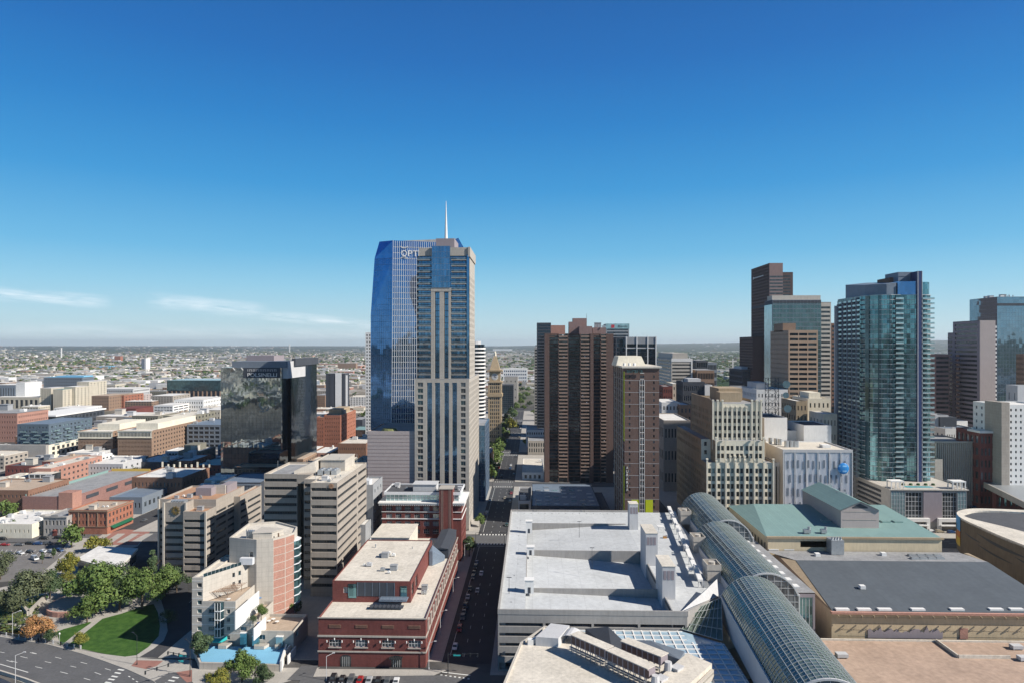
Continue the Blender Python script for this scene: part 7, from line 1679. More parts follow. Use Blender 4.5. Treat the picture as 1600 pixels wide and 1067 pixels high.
T('flat_overhang_hall','long glass hall under a wide flat white overhanging roof','building',30,88,649,900,100,'slate',F=(14,.85,2,.75),S=(12,.6,2,.5),ybase=672,roof='roofw',extra=pent(-.02,1.03,-.03,1.02,.9,'white','roof_overhang'))
T('cream_flats_west','cream apartment block with dark window stripes, westernmost of four','apartment building',63,80,606,1150,40,'cream',F=(4,.45,10,.5),S=(4,.4,10,.5),ybase=642,roof='roofw')
T('cream_flats_teal_top','cream apartment block with teal glazed top storey','apartment building',83,98,608,1150,40,'cream',F=(4,.35,9,.4),S=(4,.35,9,.4),ybase=643,roof='teal')
T('cream_flats_stepped','cream apartment block with stepped white side','apartment building',100,118,604,1180,60,'cream',F=(5,.35,10,.4),S=(6,.35,10,.4),ybase=641,roof='roofw')
T('cream_flats_east','tall cream apartment block, easternmost of the four','apartment building',120,139,596,1220,50,'cream',F=(5,.35,12,.4),S=(5,.35,12,.4),ybase=638,roof='roofw')
T('blue_roof_slab','long dark apartment slab with bright cyan roof line','apartment building',68,129,589,1500,40,'bluegrey',F=(16,.55,6,.5),ybase=618,roof='skyb',extra=pent(.3,1.0,.1,.9,3,'skyb'))
T('striped_white_block','blue grey and white striped block at far left','building',-10,24,601,1300,40,'bluegrey',F=(8,.4,1,.8),ybase=640,roof='roofw')
T('bright_white_block','bright white gridded block right of the striped one','building',25,39,597,1300,40,'white',F=(6,.3,10,.35),ybase=640,roof='roofw')
T('cream_arcade','long cream arcaded station wing with scalloped roof','building',-10,62,620,1150,30,'cream',F=(9,.6,1,.7),ybase=642,roof='roofw')
T('brick_works','brown brick warehouse with orange lit end','building',143,170,618,1150,60,'brownl',F=(7,.4,4,.4),S=(8,.4,4,.4),ybase=641,roof='rooft')
T('orange_works','orange brick warehouse next to brown brick warehouse','building',172,194,617,1150,60,'redo',F=(5,.4,4,.4),S=(6,.4,4,.4),ybase=638,roof='rooft')
T('pale_pink_block','pale pink loft building beside orange warehouse','building',197,214,617,1200,50,'pinkc',F=(4,.4,5,.4),S=(5,.4,5,.4),ybase=634,roof='roofw')
T('white_flat_block','long white office row behind the brick warehouses','building',158,208,607,1500,60,'lgrey',F=(14,.6,3,.45),ybase=625,roof='roofw')
T('maroon_roof_hall','low hall with dark maroon roof','building',182,212,638,1050,50,'redb',ybase=650,roof='redb')
T('white_deck_park','open white parking decks beneath the grey apartments','parking garage',240,270,633,1000,80,'white',F=(6,.9,4,.45),S=(5,.9,4,.45),ybase=652,roof='roofw',glz=('slate',))
T('grey_tan_flats','grey and tan apartment block above the white parking decks','apartment building',236,270,618,1200,60,'conc',F=(7,.4,6,.45),S=(6,.4,6,.45),ybase=640,roof='roofw')
def arch(b, x0, x1, y0, y1, z):
    q = MB(); q.box(x0-1,x1+1,y0-1,y1+1,z*.52,z+.5); q.build('teal_glass_storeys','gteald',b.root)
    for i in range(13): x = x0+(x1-x0)*i/12; q = MB(); q.box(x-1,x+1,y0-1.6,y0-.02,0,z*.5); q.build('brick_pier','brownl',b.root)
T('teal_top_offices','office block of brick arches below two dark teal glass storeys','office block',262,344,594,1150,70,'slate',ybase=627,roof='roofg',extra=arch)
T('white_classical','white building with regular tall windows left of the mirror office','building',272,318,624,1020,70,'white',F=(12,.45,3,.5),S=(12,.45,3,.5),ybase=647,roof='roofw')
T('olive_flats_left','olive grey apartment block with dark square windows, left of two','apartment building',206,247,649,830,40,'olive',F=(10,.45,5,.5),S=(4,.4,5,.5),ybase=684,roof='roofc',extra=cl(3,2))
T('olive_flats_right','olive grey apartment block with cream right end','apartment building',255,297,649,830,60,'olive',F=(10,.45,6,.5),S=(7,.4,6,.5),ybase=694,roof='roofc',extra=cl(4,2))
T('blue_shaded_block','modern blue grey block in the shadow of the mirror office','building',292,345,663,720,60,'bluegrey',F=(6,.8,5,.6),ybase=702,roof='roofb',extra=cl(3,2))
T('long_white_shed','long pale industrial shed with white roof','building',150,205,650,900,60,'conc',F=(9,.6,1,.3),ybase=664,roof='roofw',extra=cl(5,2))
T('red_side_shed','low red brick shed beside slate blue apartments','building',117,150,669,760,60,'redb',ybase=690,roof='rooft',extra=cl(2,2))
T('cream_sawtooth_block','cream block with square windows beside mirror office','building',318,344,640,870,60,'cream',F=(6,.4,3,.4),ybase=665,roof='roofw')
# between mirror office and mirror tower
T('orange_brick_block','eight storey orange brick block with cream roof right of mirror office','building',506,532,648,700,62,'redo',F=(7,.3,8,.35),S=(9,.3,8,.35),ybase=705,roof='roofc',extra=pent(.1,.8,.2,.8,5,'creamd'))
T('orange_brick_wing','narrow orange brick wing attached left of orange block','building',494.5,505.8,651,712,50,'redo',F=(3,.3,8,.35),ybase=705,roof='roofc')
T('grey_white_slab','slender grey slab tower with bright white vertical stripe','apartment tower',509,539,583,1130,26,'slate',F=(3,.3,18,.4),ybase=644,roof='roofg',extra=lambda b,x0,x1,y0,y1,z:[MB().box(x0+(x1-x0)*.5,x0+(x1-x0)*.82,y0-.6,y0-.02,0,z+1).build('white_shaft','white',b.root), MB().box(x1-3,x1+2,y0+2,y0+8,0,z-3).build('white_edge','lgrey',b.root)])
T('red_brick_row','low red brick building with pale roof behind striped offices','building',528,572,692,600,50,'redt',F=(12,.3,2,.3),ybase=722,roof='roofc',extra=cl(3,1.4))
T('teal_low_roof','low glass building with pale teal roof by mirror tower','building',548,573,671,800,40,'gdark' ,ybase=692,roof='teal')
T('dark_side_flats','dark low apartment block with white roof edge near young trees','apartment building',549,566,655,870,40,'slate',ybase=676,roof='roofg')
T('dim_brick_flats','small brick flats left of the grey slab tower','apartment building',494,508,617,1000,40,'brownl',F=(4,.4,6,.4),ybase=640,roof='roofg')
T('park_pavilion','x','building',0,1,0,1,1,'slate') if False else None
# flat roofed pavilion by the park
b = Bld('park_pavilion','low modern pavilion with flat white roof at edge of the park','building',-190,320)
c4 = [G(122,873,7),G(181,888.5,7),G(213,857,7),G(154,854,7)]
b.wb.prism([(x*1,y*1) for x,y in c4],0,6.2)
cx_ = sum(p[0] for p in c4)/4; cy_ = sum(p[1] for p in c4)/4
q = MB(); q.prism([(cx_+(x-cx_)*1.06,cy_+(y-cy_)*1.06) for x,y in c4],6.21,7.2); q.build('roof_slab','roofw',b.root)
q = MB(); q.prism([(cx_+(x-cx_)*1.003,cy_+(y-cy_)*1.003) for x,y in c4],1,4.5); q.build('window_band','gdark',b.root); b.done('conc2')
# ================================================================== scattered city fill
rf = random.Random(21)
KEEP = []      # occupied rectangles (x0,x1,y0,y1)
for o in bpy.data.objects:
    if o.type == 'EMPTY' and o.get('category') and len(o.children) > 0:
        xs = []; ys = []
        for c in o.children:
            if c.type == 'MESH' and c.name.startswith('wall') and not c.name.startswith('wall_') :
                for v in c.data.vertices: xs.append(v.co.x+o.location.x); ys.append(v.co.y+o.location.y)
        if xs: KEEP.append((min(xs)-3,max(xs)+3,min(ys)-3,max(ys)+3))
def free(x0,x1,y0,y1):
    return not any(x0 < b_ and x1 > a_ and y0 < d_ and y1 > c_ for a_,b_,c_,d_ in KEEP)
def hidden(x0, x1, y):     # behind the big foreground towers
    return False
BK = {}
def small(x0, x1, y0, y1, z, wk, rk, nm, base, detail, wins=True):
    o = thing(nm, base, 'building', ((x0+x1)/2, y0, 0), None)
    wb = MB(); wb.box(x0,x1,y0,y1,0,z,0)
    w, d = x1-x0, y1-y0
    if detail:
        nfl_ = max(1,int(z/3.6)); nc = max(2,int(w/4.5))
        for j in range(nfl_):
            for i in range(nc):
                xx = x0+w*(i+.28)/nc; zz_ = 1.2+j*3.6; wb.add([(xx,y0-.04,zz_),(xx+w/nc*.45,y0-.04,zz_),(xx+w/nc*.45,y0-.04,zz_+1.7),(xx,y0-.04,zz_+1.7)],[(0,1,2,3)],1)
            ns = max(2,int(d/5)); xs_ = x1+.04 if x1 < 0 else x0-.04
            for i in range(ns):
                yy = y0+d*(i+.28)/ns; f_ = [(xs_,yy,1.2+j*3.6),(xs_,yy+d/ns*.45,1.2+j*3.6),(xs_,yy+d/ns*.45,2.9+j*3.6),(xs_,yy,2.9+j*3.6)]
                wb.add(f_,[(0,1,2,3) if x1 < 0 else (3,2,1,0)],1)
    wb.build('wall',['creamf' if wk == 'cream' else wk,'dwin'],o)
    r = MB(); r.box(x0+.4,x1-.4,y0+.4,y1-.4,z,z+.35)
    for k in range(rf.randint(1,4) if detail else 0):
        a, c = rf.uniform(x0+1,x1-4), rf.uniform(y0+1,max(y0+2,y1-4)); r.box(a,a+rf.uniform(1,3),c,c+rf.uniform(1,3),z+.35,z+rf.uniform(1.2,2.8))
    if z > 2.0 and w > 6 and d > 6: pass
    r.build('roof',rk,o)
    KEEP.append((x0-1,x1+1,y0-1,y1+1)); BK.setdefault(base,[]).append(o); return o
CW = {'cream':'cream','lgrey':'light grey','redb':'dark red','redo':'orange brick','redt':'brown brick','brownl':'tan brick','conc':'beige','white':'white','bluegrey':'blue grey','redl':'salmon brick','olive':'olive grey','slate':'dark'}
CR = {'roofw':'white','roofc':'cream','roofg':'grey','rooft':'tan','roofd':'dark'}
def lab_for(px, D, wk, rk, z):
    size = 'tall' if z > 22 else 'mid-rise' if z > 11 else 'low'
    if D < 900: zone = 'among near brick streets' if px < 560 else 'close behind the towers'
    elif D < 1500: zone = 'beyond the brown offices' if px < 345 else 'behind the mirror office' if px < 600 else 'beyond the clock tower' if px < 850 else 'behind the right towers'
    elif D < 2600: zone = 'by the rail yards' if px < 345 else 'far behind mirror office' if px < 600 else 'at the far street end' if px < 850 else 'before the wooded plain'
    else: zone = 'on the left horizon' if px < 345 else 'on the centre left horizon' if px < 600 else 'on the middle horizon' if px < 850 else 'on the wooded horizon'
    return f"{size} {CW[wk].replace(' brick','')} building with {CR[rk]} roof {zone}"
walls_ = ['cream','lgrey','redb','redo','redt','brownl','conc','white','bluegrey','redl','olive']
cnt = 0
# grid streets between 560 and 1300 m
for i in range(len(SX)-1):
    for j in range(len(SY)-1):
        bx0, bx1, by0, by1 = SX[i]+11, SX[i+1]-11, SY[j]+12, SY[j+1]-11
        y = by0
        while y < by1-12:
            dp = min(rf.choice([22,30,38]), by1-y); x = bx0
            while x < bx1-10:
                wd = min(rf.choice([18,26,38]), bx1-x); zc_ = 0.5
                if cnt < 150 and rf.random() < .86 and free(x,x+wd-1,y,y+dp-1):
                    left_ = x < -130; z = rf.choice([6,8,9,12,14]) if left_ else rf.choice([8,12,18,26]) if y < 1000 else rf.choice([8,12,16])
                    D = -x*sn+y*cs; px = 800+FP*(x*cs+y*sn)/D
                    if -60 < px < 1660 and not (470 < D < 540 and -30 > x > -60):
                        wk = rf.choice(walls_); rk = rf.choice(['roofw','roofw','roofc','roofg','rooft'])
                        small(x,x+wd-1.2,y,y+dp-1.2,z,wk,rk,'city_building',lab_for(px,D,wk,rk,z),True); cnt += 1
                x += wd
            y += dp
# left quarter outside the street sheets and further plain
ind = 0; tries = 0
while ind < 150 and tries < 6000:
    tries += 1
    px = rf.uniform(-40, 1640) if rf.random() < .3 else rf.uniform(-40, 620)
    yb_ = 553+ (rf.random()**1.1)*115
    D = FP*CH/(yb_-HY); x, y = G(px, yb_)
    if y < 700 or (y < 1170 and -560 < x < 600): continue
    wd = rf.uniform(22,90)*(1 if D < 2500 else 1.5); dp = rf.uniform(20,60)*(1 if D < 2500 else 1.6); z = rf.choice([5,6,7,8,10,14]) if D > 1500 else rf.choice([6,9,12,18])
    if 850 < px and D > 2200 and rf.random() < .5: continue
    if not free(x,x+wd,y,y+dp): continue
    wk = rf.choice(['lgrey','white','conc','cream','redl','brownl','bluegrey','redt','olive']); rk = rf.choice(['roofw','roofw','roofw','roofg','roofc','roofw'])
    small(x,x+wd,y,y+dp,z,wk,rk,'plain_building' if False else 'warehouse' if z < 9 else 'city_building',lab_for(px,D,wk,rk,z),D < 1800); ind += 1
for base, obs in BK.items():
    g = 'buildings '+base.split(' roof ')[1]
    for o in obs: o['group'] = g
order_labels(BK)
# everything smaller still: one mass of distant buildings
fb = MB(); n = 0
CLU = []
while len(CLU) < 420:
    px = rf.uniform(-80, 1680); yb_ = 544+(rf.random()**1.5)*(62 if px < 830 else 40); D = FP*CH/(yb_-HY)
    if px > 830 and rf.random() < .5: CLU.append(None); continue
    CLU.append((px, yb_, rf.uniform(25,120), rf.uniform(.8,5), rf.choice([0,1,2]), rf.uniform(.7,1.5)))
CLU = [c for c in CLU if c]
while n < 9000:
    if rf.random() < .72:
        c = rf.choice(CLU); px = rf.gauss(c[0], c[2]); yb_ = rf.gauss(c[1], c[3]*max(.3,(c[1]-540)/30)); kind_, sz = c[4], c[5]
    else:
        px = rf.uniform(-60, 1660); yb_ = 543+(rf.random()**1.4)*(64 if px < 830 else 42); kind_, sz = 0, .7
    if yb_ < 542.6 or yb_ > 608 or not -70 < px < 1670: continue
    if yb_ < 547 and rf.random() < .55: continue
    D = FP*CH/(yb_-HY); x, y = G(px, yb_)
    if D > 30000 or y < 1200: continue
    s = (D/2500)**.5*sz; wd = rf.uniform(10,36)*s*(2.2 if kind_ == 2 and rf.random() < .4 else 1); dp = rf.uniform(10,28)*s; z = rf.choice([4,5,6,7,9,12])*(1 if D < 5000 else 1.4)
    if D > 9000: zt_ = min(1,(math.hypot(x,y)-9000)/17000); zt_ = max(zt_,0); a = math.atan2(x,y); z0 = zt_*zt_*(3-2*zt_)*(92+185*max(0,min(1,(a+.05)/.5)))-4
    else: z0 = 0
    if D < 2600 and not free(x,x+wd,y,y+dp): continue
    fb.box(x,x+wd,y,y+dp,z0,z0+z,rf.choice([[0,2,3,4,0,2],[0,1,1,3,4,6],[1,1,5,3,5,6]][kind_])); fb.m[-5] = rf.choice([[6,5,3,6,2,7],[5,5,6,3,7,5],[5,5,5,5,6,3]][kind_])
    n += 1
for i in range(3600):  # unseen blocks behind the camera, added for the mirror glass to reflect
    a = rf.uniform(1.7,4.6); r = 150+2500*rf.random()**1.2; x, y = r*math.sin(a), r*math.cos(a)
    wd, dp, z = rf.uniform(18,50), rf.uniform(18,50), rf.choice([5,7,9,12,16])
    if y < 40: fb.box(x,x+wd,y-dp,y,0,z,rf.choice([0,1,2,3,4,5])); fb.m[-5] = rf.choice([5,5,6,3])
fb.build('distant_buildings',['conc','lgrey','conc2','creamf','brownl','roofw','roofg','roofc'],None,kind='stuff')
# special landmarks on the plain
def lm(name,lab,cat,px0,px1,yt,yb_,wk,dep=30,rk='roofw'): return tower(name,lab,cat,px0,px1,yt,1,dep,wk,ybase=yb_,roof=rk,par=0)
lm('orange_tower_block','distant orange tower block standing alone on the plain','tower block',179,188,556,565,'redo')
lm('dark_white_tower','distant dark tower with white side left of the mirror office','tower block',221,229,560,579,'bluegrey')
lm('white_slab_tower','white slab joined to the distant dark tower','tower block',226,228.5,559,580,'white')
lm('white_stack','tall thin white chimney near the left horizon','chimney',94.6,96,543,560,'white',8)
lm('distant_white_stack','pale chimney on the horizon beyond the mirror office','chimney',451.5,453,537.5,551,'white',10)
lm('cyan_roof_shed','shed with bright cyan roof in the rail yards','building',155,172,572,576,'skyb',60,'skyb')
lm('far_office_a','pair of tan towers behind the mirror office','building',528,556,567,577,'brownl')
lm('far_white_dome_hall','large white hall on the horizon by crane','building',770,800,545,549,'white',150)
# elevated highway curving across the plain
q = MB(); pr = [(-60,594,1300),(60,588,1),(160,586,1),(185,579,1),(230,577,1),(300,574,1),(345,570,1)]
pts_ = [G(a,c,9) for a,c,_ in pr]
for i in range(len(pts_)-1):
    a, c = Vector((*pts_[i],0)), Vector((*pts_[i+1],0)); d = (c-a).normalized(); nr = Vector((-d.y,d.x,0))*11
    q.prism([(a-nr).to_tuple()[:2],(c-nr).to_tuple()[:2],(c+nr).to_tuple()[:2],(a+nr).to_tuple()[:2]],7.5,9.5)
    L_ = (c-a).length; k = 0
    while k < L_: p = a+d*k; q.cyl(p.x,p.y,0,7.5,1.4,n=6); k += 60
q.build('elevated_highway','concw',kind='structure')
sheet('rail_yard',gp([(-60,566),(10,566),(120,592),(90,600),(-60,597)]),mat('tan yard dirt',(.26,.21,.165),var=.35,scale=.02),.2)
sheet('river_bank',gp([(60,579),(180,574),(185,579),(70,585)]),mat('dry grass',(.22,.20,.10),var=.35,scale=.02),.2)
q = MB()
for (a, c) in (((-20,571),(62,590)),((8,566),(80,587)),((20,566),(95,588))):
    p, r = G(*a), G(*c); line(q,p[0],p[1],r[0],r[1],9,.3)
q.build('railway_tracks',mat('rusty track bed',(.14,.075,.06),var=.3,scale=.05),kind='structure')
# ================================================================== trees
def crown_mesh(seed, h, r, n, leaf, mk, shape=1.0):
    rr = random.Random(seed); b = MB(); cs_ = []
    nb = 15 if shape > .6 else 9
    for k in range(nb):
        a = rr.uniform(0,6.28); d = r*rr.uniform(.1,.78)*shape; z = h*rr.uniform(.34,.86-.2*d/r); cs_.append((d*math.cos(a),d*math.sin(a),z,r*rr.uniform(.24,.50)*(1.15-.4*(z/h))))
    cs_.append((0,0,h*.62,r*.6)); cs_.append((rr.uniform(-.1,.1)*r,0,h*.86,r*.34))
    for i in range(n):
        x0,y0,z0,cr = rr.choice(cs_); t = rr.uniform(0,6.283); u = rr.uniform(-.75,1); s = math.sqrt(1-u*u); q_ = cr*(rr.random()**.35)*rr.uniform(.9,1.12)
        p = Vector((x0+q_*s*math.cos(t), y0+q_*s*math.sin(t), z0+q_*u*.85)); nv = (Vector((s*math.cos(t),s*math.sin(t),u))+Vector((rr.uniform(-.6,.6),rr.uniform(-.6,.6),rr.uniform(-.3,.7)))).normalized()
        e1_ = nv.orthogonal().normalized(); e2_ = nv.cross(e1_); L_ = leaf*rr.uniform(.6,1.3); rot = rr.uniform(0,3.14); c_, s_ = math.cos(rot), math.sin(rot); A_ = (e1_*c_+e2_*s_)*L_; B_ = (e2_*c_-e1_*s_)*L_*.62
        o = len(b.v); b.v += [tuple(p-A_), tuple(p+B_), tuple(p+A_), tuple(p-B_+nv*L_*.2)]; b.f.append((o,o+1,o+2,o+3)); b.m.append(rr.choice([0,0,1]) )
    me = bpy.data.meshes.new('crown'); me.from_pydata(b.v,[],b.f); me.materials.append(mk[0]); me.materials.append(mk[1]); me.polygons.foreach_set('material_index',b.m); me.update(); return me
def trunk_mesh(seed, h, r):
    rr = random.Random(seed); b = MB(); b.cyl(0,0,-.3,h*.45,r*.055+.08,r*.035+.05,n=7)
    for k in range(6):
        a = rr.uniform(0,6.28); z = h*rr.uniform(.28,.45); b.bar((0,0,z),(r*.5*math.cos(a),r*.5*math.sin(a),h*rr.uniform(.55,.8)),.10+r*.01,0,5,.04)
    b.bar((0,0,h*.44),(0,0,h*.82),.14,0,5,.04)
    me = bpy.data.meshes.new('trunk'); me.from_pydata(b.v,[],b.f); me.materials.append(M('bark')); me.update(); return me
def leafm(n, c): 
    m = mat(n, c, rough=.6, var=.45, scale=.5, spec=.25); 
    b_ = m.node_tree.nodes['Principled BSDF']; b_.inputs['Subsurface Weight'].default_value = 0
    return m
LF = {'green':(leafm('leaf green',(.085,.135,.032)),leafm('leaf green light',(.125,.175,.045))),
      'dark':(leafm('leaf dark',(.05,.082,.036)),leafm('leaf dark light',(.075,.11,.045))),
      'grey':(leafm('leaf grey green',(.075,.092,.048)),leafm('leaf grey light',(.11,.125,.06))),
      'yell':(leafm('leaf yellow',(.20,.185,.03)),leafm('leaf yellow green',(.13,.15,.035))),
      'oran':(leafm('leaf orange',(.40,.20,.085)),leafm('leaf amber',(.30,.17,.06)))}
TP = {}
def tree(x, y, h, r, kind, label, z=0, group='trees', dens=1.0, shape=1.0):
    n = int(5200*dens) if math.hypot(x,y) < 420 else 700
    leaf = .30 if n > 1000 else .75
    k = (kind, n, round(r/h,1), random.Random(int(x*7+y)).randint(0,1), shape)
    if k not in TP: TP[k] = (crown_mesh(hash(str(k))%1000 if False else sum(map(ord,str(k))), 10, 10*max(.2,round(r/h,1)), n, leaf, LF[kind], shape), trunk_mesh(3, 10, 4))
    o = thing('tree', label, 'tree', (x,y,z), group); s = h/10
    o.rotation_euler = (0,0,(x*3.7+y*1.3)%6.28); o.scale = (s,s,s)
    for nm, me in (('crown',TP[k][0]),('trunk',TP[k][1])):
        c = bpy.data.objects.new(nm, me); COL.objects.link(c); c.parent = o
    return o
def tp(px, py, h, r, kind, label, **k): x, y = G(px, py); return tree(x, y, h, r, kind, label, **k)
PT = 'park trees'
tp(38,955,17,11,'grey','big grey green park tree with open crown left of the plaza',group=PT)
tp(20,962,11,7,'grey','shadowed bushy tree overhanging the creek',group=PT)
tp(78,935,13,7,'dark','dark round tree between grey green tree and pavilion',group=PT)
tp(108,905,13,6.5,'yell','yellowing tree touching the pavilion roof corner',group=PT)
tp(150,958,21,12.5,'green','largest bright green park tree beside brick terrace wall',group=PT)
tp(136,972,11,6.5,'green','lower green crown in front of the largest park tree',group=PT,dens=.8)
tp(187,952,15,7.5,'dark','dark green tree just right of the largest park tree',group=PT,dens=.8)
tp(222,950,17,9.5,'green','rounded green tree at top of the big lawn',group=PT)
tp(258,932,14,8,'green','yellow green tree touching the banded office corner',group=PT)
tp(238,915,18,4.2,'dark','tall narrow tree against the banded office front',group=PT,shape=.5)
tp(64,1000,9,5.2,'oran','bright orange autumn tree beside the boulevard railing',group=PT)
tp(54,988,7,3.6,'oran','small amber tree behind the orange one',group=PT)
tp(48,997,6,3.2,'green','low green bush by the creek steps',group=PT)
tp(78,1003,5,3.0,'dark','small dark shrub right of the orange tree',group=PT)
tp(124,1012,6,3.6,'yell','small yellow green tree at the lawn corner by sidewalk',group=PT,dens=.6)
tp(112,855,13,7.5,'green','large green street tree in front of orange brick corner building',group=PT)
tp(146,862,9,5,'yell','yellow small tree on the paved plaza',group=PT)
tp(165,856,6,3.4,'yell','smallest yellow tree on the paved plaza',group=PT,dens=.5)
tp(22,833,8,4.4,'dark','dark green tree before the cream stucco row',group=PT)
tp(6,838,6,3,'dark','small tree at left edge before cream row',group=PT,dens=.6)
tp(168,925,14,8,'dark','dark tree shading the back of the brick terrace',group=PT,dens=.7)
tp(128,935,13,7,'green','medium green tree left of the largest park tree',group=PT,dens=.8)
tp(206,935,14,7.5,'green','leafy tree between pavilion and the rounded green tree',group=PT,dens=.8)
tp(276,925,12,6,'dark','dark tree in the shaded yard left of the stepped apartments',group=PT,dens=.7)
tp(0,905,13,9,'grey','wide grey green tree at left edge above the creek',group=PT,dens=.8)
tp(262,975,6,4,'dark','small dark shrub bed tree in the shaded side street',group=PT,dens=.5)
tp(8,806,10,8,'green','broad green tree beside brick car park',group=PT)
tp(66,880,6,2,'dark','small conifer in the parking lot border',group=PT,shape=.5,dens=.5)
tp(84,872,5.5,2,'dark','second small conifer nearer the yellow tree',group=PT,shape=.5,dens=.5)
tp(105,915,7,4,'yell','low yellow shrub beneath pavilion roof',group=PT,dens=.6)
AT = 'trees round the stepped apartments'
tp(309,1037,11.5,4.8,'dark','dense tree at left corner of the blue roofed podium',group=AT)
tp(378,1065,11,5.8,'green','dense tree in front of the blue podium wall',group=AT)
tp(410,1070,7,3.6,'dark','smaller dark tree right of the podium tree',group=AT)
tp(342,1078,7,4.6,'yell','yellow green shrub at bottom edge left of podium tree',group=AT)
tp(438,966,14,6.5,'green','lush tree behind the lowest apartment terrace',group=AT)
tp(462,964,9,4,'dark','dark tree in the yard beside the red brick hall',group=AT,dens=.6)
x,y = G(408,962,11.5); tree(x,y,6.0,3.1,'green','leafy roof garden tree on the planted terrace',z=10.2,group=AT,dens=.6)
x,y = G(395,968,11.5); tree(x,y,3.2,1.8,'dark','small potted shrub beside the parasol',z=10.2,group=AT,dens=.3)
ST = 'street trees'
tp(733,869,11,4.6,'dark','dark street tree beside red brick hall pavement',group=ST)
tp(738,861,8,3.4,'yell','autumn toned street tree behind the dark one',group=ST,dens=.6)
tp(750,822,8.5,3.8,'green','bright green street tree beneath the spire tower',group=ST)
lst = {}
for (px_,py_2,h,r,kd) in [(766,742,15,8,'green'),(771,728,15,9,'green'),(776,716,14,9,'green'),(780,704,14,9,'green'),(777,693,13,7,'dark'),(790,690,12,7,'grey'),(786,676,13,8,'dark'),(797,672,17,10,'yell'),(790,662,15,9,'dark'),(800,655,14,9,'dark'),(806,640,14,9,'green'),(813,632,13,9,'green'),(759,736,12,7,'dark'),(768,748,12,7,'green'),(774,722,13,8,'green'),(783,700,13,8,'green'),(786,684,13,8,'green'),(792,668,13,8,'green'),(798,648,13,8,'dark'),(804,650,11,7,'green'),(816,626,12,9,'dark'),(823,620,12,9,'green'),(818,640,9,6,'green'),(828,634,10,8,'dark'),(826,612,13,10,'green'),(812,622,12,9,'green'),(823,696,8,6,'yell'),(831,698,7,5,'yell'),(836,648,9,7,'green')]:
    o = tp(px_,py_2,h,r,kd,'t',group=ST,dens=.5); lst.setdefault({'green':'green','dark':'dark green','grey':'grey green','yell':'yellowish'}[kd]+' street tree lining the central street beyond the spire tower',[]).append(o)
for (px_,py_2,h,r,kd) in [(1036,720,10,5,'green'),(1040,712,10,5,'green'),(1046,730,9,5,'grey'),(1034,706,10,5,'dark'),(1050,745,9,5,'green')]:
    o = tp(px_,py_2,h,r,kd,'t',group=ST); lst.setdefault({'green':'green','dark':'dark green','grey':'grey green'}[kd]+' street tree in the gap between student tower and cream tower',[]).append(o)
for (px_,py_2,h,r,kd) in [(189,733,9,8,'green'),(222,752,8,7,'green'),(236,690,9,8,'green'),(566,668,12,9,'green'),(572,655,14,10,'green'),(560,664,10,7,'yell'),(205,742,8,6,'dark'),(28,606,14,16,'dark'),(40,604,14,18,'dark'),(20,812,8,5,'green'),(1518,742,9,6,'dark'),(1510,738,8,5,'green'),(1427,760,7,5,'green')]:
    o = tp(px_,py_2,h,r,kd,'t',group='trees among the buildings'); lst.setdefault({'green':'green','dark':'dark green','yell':'yellowish'}[kd]+' tree standing among the mid distance buildings',[]).append(o)
order_labels(lst)
# distant woods: leaf clumps over the plain, one mass
fw = MB(); n = 0; rw_ = random.Random(77)
TCL = [(rw_.uniform(-40,1640),543.5+(rw_.random()**1.4)*45,rw_.uniform(15,90),rw_.uniform(.3,2.2)) for _ in range(110)]
TCL += [(rw_.uniform(-20,620),546+rw_.random()*52,rw_.uniform(25,110),rw_.uniform(.5,2.4)) for _ in range(70)]
TCL += [(rw_.uniform(850,1200),543.5+rw_.random()*34,rw_.uniform(30,90),rw_.uniform(.6,3)) for _ in range(90)]
while n < 19000:
    if rw_.random() < .6:
        c = rw_.choice(TCL); px = rw_.gauss(c[0],c[2]); yb_ = rw_.gauss(c[1],c[3])
    else: px = rw_.uniform(-60,1660); yb_ = 543+(rw_.random()**1.6)*(75)
    if yb_ < 542.5 or not -70 < px < 1670: continue
    D = FP*CH/(yb_-HY); x, y = G(px,yb_)
    if y < 900 or (D < 1250 and abs(x) < 600): continue
    if px < 830 and rw_.random() < .6: n += 1; continue
    if D < 1800 and rw_.random() < .7: n += 1; continue
    if not free(x-4,x+4,y-4,y+4): continue
    s = (D/2500)**.5 if D > 2500 else 1; r = rw_.uniform(5,11)*s; h = rw_.uniform(7,14)*min(s,1.7); mi = rw_.choice([0,0,1,1,2,3])
    for k in range(5):
        a = rw_.uniform(0,6.28); d = r*rw_.uniform(0,.7); cr = r*rw_.uniform(.35,.6); cx, cy, cz = x+d*math.cos(a), y+d*math.sin(a), h*rw_.uniform(.45,.8)
        o = len(fw.v); m = 5
        ring = [(cx+cr*rw_.uniform(.8,1.15)*math.cos(6.283*i/m), cy+cr*math.sin(6.283*i/m), cz+rw_.uniform(-.15,.15)*h) for i in range(m)]
        fw.v += ring+[(cx,cy,cz+cr*.6),(cx,cy,max(0,cz-cr))]
        for i in range(m): fw.f.append((o+i,o+(i+1)%m,o+m)); fw.m.append(mi); fw.f.append((o+(i+1)%m,o+i,o+m+1)); fw.m.append(mi)
    n += 1
for i in range(3000):  # unseen trees behind the camera, likewise added for reflections in the glass towers
    a = rw_.uniform(1.7,4.6); R_1 = rw_.uniform(120,2200); x, y = R_1*math.sin(a), R_1*math.cos(a); mi = rw_.choice([0,1,2])
    if y < 60: fw.cyl(x,y,1,7,4,5.5,n=6,mi=mi); fw.cyl(x,y,7,12,5.5,1.5,n=6,mi=mi)
fw.build('distant_trees',[LF['green'][0],LF['dark'][0],LF['grey'][0],LF['yell'][1]],None,kind='stuff')
